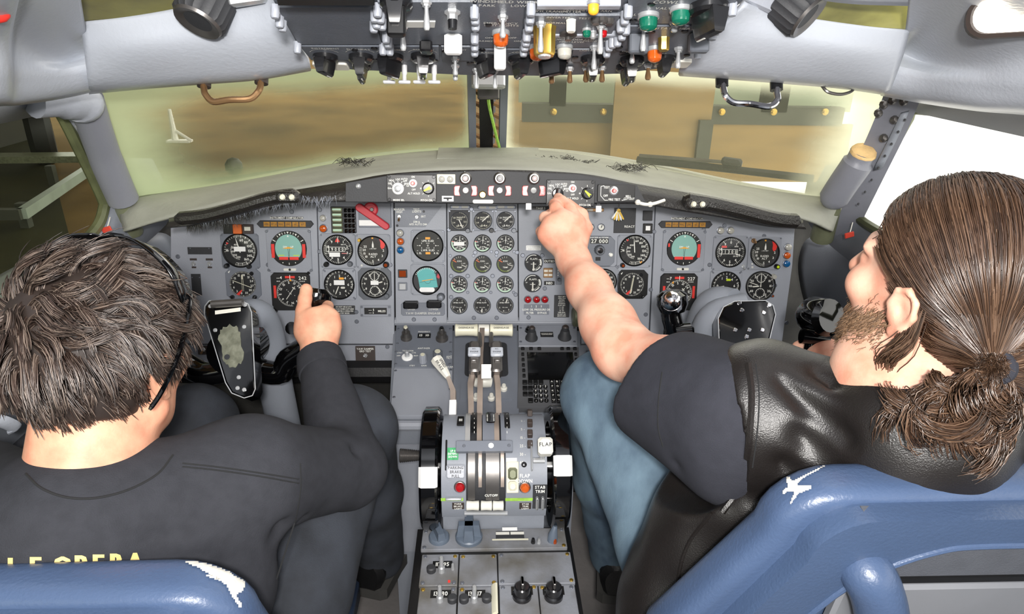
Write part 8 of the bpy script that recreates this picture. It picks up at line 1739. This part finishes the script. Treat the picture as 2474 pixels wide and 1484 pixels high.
def outline(cx, top, wt, grow, drop, zb, rc=0.07, n=6):
    """seat-back outline: rounded top corners, sides that spread downwards"""
    def half(s_):
        P = []
        for i in range(n+1): a = PI/2*i/n; P.append((cx+s_*(wt-rc+rc*math.cos(a)), top-rc+rc*math.sin(a)))
        L = [(cx+s_*(wt+grow*min(1, t*1.0)), top-rc-drop*t) for t in (0.25, 0.5, 0.75, 1.0)]+[(cx+s_*(wt+grow), zb)]
        return P, L
    (A, La), (B, Lb) = half(1), half(-1)
    return La[::-1]+A+[(cx+(wt-rc)*(1-2*i/6), top+0.003*math.sin(PI*i/6)) for i in range(1, 6)]+B[::-1]+Lb
def seat(label, cx, top, y, wt, grow, band, side):
    t = thing('crew_seat', label, 'seat'); rk = 0.16
    o = MB(); o.loft(slab(outline(cx, top, wt, grow, 0.18, top-0.55), y, y+0.060, rk, 0.022, top)); cush = o.build('backrest_cushion', 'seat_blue', t, 60)
    # rear cover: a band across the top with two legs running down the sides
    w2 = wt-0.028; yy = lambda z: y-0.006-(z-top)*rk
    outer = [(w2-0.06+0.06*math.cos(PI/2*i/6), -0.012-0.06+0.06*math.sin(PI/2*i/6)) for i in range(7)]
    lg = [(w2+grow*0.85*k, -0.072-0.18*k) for k in (0.25, 0.5, 0.75, 1.0)]+[(w2+grow*0.85, -0.40)]
    inn = [(w2-0.055+grow*0.85, -0.40), (w2-0.060+grow*0.7, -0.25), (w2-0.075+grow*0.3, -band-0.075), (w2-0.100+grow*0.1, -band-0.030), (w2-0.135, -band-0.006), (w2-0.17, -band)]
    half = inn[::-1]+lg[::-1]+outer[::-1] if False else [(x, z) for x, z in outer[::-1]]+lg+inn
    poly = [(cx+x, top+z) for x, z in half]+[(cx-x, top+z) for x, z in half[::-1]]
    T_ = lambda p: (p[0], yy(p[1]), p[1])
    from mathutils.geometry import tessellate_polygon; tri = [tuple(q) for q in tessellate_polygon([[Vector((p[0], p[1], 0)) for p in poly]])]
    n = len(poly); mb = MB(); sh = lambda p, s_, dy: (cx+(p[0]-cx)*s_, yy(p[1])+dy, top-0.06+(p[1]-top+0.06)*s_)
    A = [sh(p, 0.985, -0.020) for p in poly]; B = [sh(p, 1.0, -0.010) for p in poly]; C = [sh(p, 1.0, 0.03) for p in poly]
    mb.add(A+B+C, tri+[(i, (i+1) % n, n+(i+1) % n, n+i) for i in range(n)]+[(n+i, n+(i+1) % n, 2*n+(i+1) % n, 2*n+i) for i in range(n)]); cov = mb.build('rear_cover', 'seat_blue_dark', t, 50); bm = bmesh.new(); bm.from_mesh(cov.data); bmesh.ops.recalc_face_normals(bm, faces=bm.faces); bm.to_mesh(cov.data); bm.free()
    pp = [(cx-x, yy(top+z)-0.020, top+z) for x, z in inn]+[(cx+x, yy(top+z)-0.020, top+z) for x, z in inn[::-1]]
    mb = MB(); mb.tube(bez(pp, 4), 0.0035, 8); mb.build('piping', 'seat_blue', t)
    RT_ = lambda zc, off: frame((cx, yy(zc)-off, zc), (1, 0, 0), (0, -rk, 1))
    mb = MB(); mb.box((0, 0, 0), (2*(w2-0.05), 0.12, 0.008), RT_(top-band-0.02, 0.002)); mb.build('rear_panel', 'seat_shell', t)
    mb = MB(); mb.box((0, 0, 0), (2*(w2-0.075), 0.008, 0.010), RT_(top-band-0.066, 0.004)); mb.build('rear_gap', 'black', t)
    mb = MB(); mb.box((0, 0, 0), (2*(w2-0.06), 0.20, 0.016), RT_(top-band-0.172, 0.004), 0.004); mb.build('shell', 'seat_grey', t)
    mb = MB(); mb.box((cx, y+0.40, top-0.60), (0.46, 0.46, 0.12), bev=0.04); mb.build('seat_cushion', 'seat_blue', t, 60)
    mb = MB(); mb.box((cx, y+0.38, (top-0.66)/2), (0.30, 0.36, top-0.66), bev=0.01); mb.build('pedestal_base', 'seat_grey', t)
    return t, cush, cov
sl_, cushL, covL = seat('blue leather crew seat with peeling white corner behind the sweatshirt', -0.520, 0.927, 0.500, 0.250, 0.04, 0.10, -1)
sr_, cushR, covR = seat('blue leather crew seat with a white scuff behind the leather vest', 0.499, 1.017, 0.530, 0.236, 0.095, 0.052, 1)
mb = MB(); P_ = bez([at_y(2075, 1362, 0.535), at_y(2095, 1385, 0.52), at_y(2120, 1440, 0.515), at_y(2135, 1520, 0.515)], 5); mb.tube(P_, [0.018, 0.024]+[0.027]*(len(P_)-2), 16); mb.build('lumbar_roll', 'seat_blue', sr_)
# peeled patches laid on the leather
def blot(objs, poly, name, parent, step=5, m='peeled'):
    xs = [p[0] for p in poly]; ys = [p[1] for p in poly]; best = None
    def ins(x, y):
        c = False
        for i in range(len(poly)):
            (x0, y0), (x1, y1) = poly[i-1], poly[i]
            if (y0 > y) != (y1 > y) and x < (x1-x0)*(y-y0)/(y1-y0)+x0: c = not c
        return c
    vs = []; ok = []; bv = []
    for o in objs: bv.append(BVHTree.FromPolygons([v.co for v in o.data.vertices], [tuple(p.vertices) for p in o.data.polygons]))
    nx = int((max(xs)-min(xs))/step)+2; ny = int((max(ys)-min(ys))/step)+2
    for j in range(ny):
        for i in range(nx):
            px, py = min(xs)+i*step, min(ys)+j*step; r = ray(px, py).normalized(); h = None
            if ins(px, py):
                for b in bv:
                    q = b.ray_cast(CAM, r)
                    if q[0] is not None and (h is None or q[3] < h[3]): h = q
            ok.append(h is not None); vs.append(h[0]-r*0.0022 if h else CAM)
    fs = [(j*nx+i, j*nx+i+1, (j+1)*nx+i+1, (j+1)*nx+i) for j in range(ny-1) for i in range(nx-1) if ok[j*nx+i] and ok[j*nx+i+1] and ok[(j+1)*nx+i+1] and ok[(j+1)*nx+i]]
    mb = MB(); mb.add(vs, fs); return mb.build(name, m, parent, 60)
blot([cushL, covL], [(340, 1345), (430, 1336), (480, 1352), (540, 1366), (570, 1390), (598, 1400), (590, 1428), (575, 1440), (590, 1466), (580, 1476), (560, 1444), (545, 1415), (520, 1400), (480, 1375), (450, 1362), (430, 1350)], 'peeled_patch', sl_, 4)
blot([cushL, covL], [(490, 1385), (535, 1390), (545, 1402), (520, 1402), (500, 1396)], 'peeled_patch', sl_, 4)
blot([cushR, covR], [(1895, 1150), (1905, 1145), (1915, 1160), (1990, 1122), (1998, 1126), (1940, 1158), (1925, 1172), (1960, 1172), (1962, 1182), (1930, 1195), (1910, 1222), (1905, 1218), (1918, 1190), (1905, 1188), (1890, 1200), (1888, 1185), (1902, 1175)], 'peeled_patch', sr_, 3)
# side console bits by the left window
t = thing('window_latch', 'grey latch handle on the sill beside the short-haired person', 'latch'); p = at_x(20, 1030, -0.80)
mb = MB(); mb.tube(bez([at_x(-30, 1010, -0.80), at_x(10, 1020, -0.79), at_x(38, 1035, -0.79), at_x(20, 1045, -0.80)], 4), 0.010, 8, flat=0.4); mb.build('handle', 'liner', t)
mb = MB(); mb.tube([at_x(70, 1060, -0.79), at_x(120, 1025, -0.79)], 0.010, 8); mb.build('track', 'plate_dark', t); mb = MB(); mb.ball(at_x(74, 1056, -0.78), 0.008, 8); mb.build('stop_bolt', 'steel', t)
t = thing('sill_seal', 'yellowed rubber seal strip along the left sill', 'seal'); mb = MB(); mb.tube(bez([at_x(-60, 985, -0.80), at_x(0, 950, -0.80), at_x(60, 912, -0.80), at_x(130, 870, -0.80)], 4), 0.006, 6); mb.build('strip', 'seal_green', t)
for s, x, y in ((-1, 258, 555), (1, 2052, 568)):
    t = thing('warning_tag', 'small red tag at the foot of the %s corner post' % ('padded' if s < 0 else 'riveted'), 'tag'); mb = MB(); mb.box((0, 0, 0), (0.02, 0.004, 0.012), frame(at_y(x, y, 1.40), (1, 0, 0.3), (0, 1, 0)), 0.001); mb.build('flag', 'red_tag', t); mb = MB(); mb.tube([at_y(x, y, 1.40), at_y(x+8, y-30, 1.43)], 0.0012, 5); mb.build('cord', 'ivory_plastic', t)
t = thing('seat_lever', 'bent steel rod lever beside the denim shin', 'lever'); mb = MB(); mb.tube(bez([at_d(1516, 1302, 1.15), at_d(1515, 1370, 1.15), at_d(1522, 1400, 1.12), at_d(1536, 1412, 1.1), at_d(1537, 1484, 1.05)], 5), 0.004, 8); mb.build('rod', 'steel', t)
bpy.context.view_layer.update()
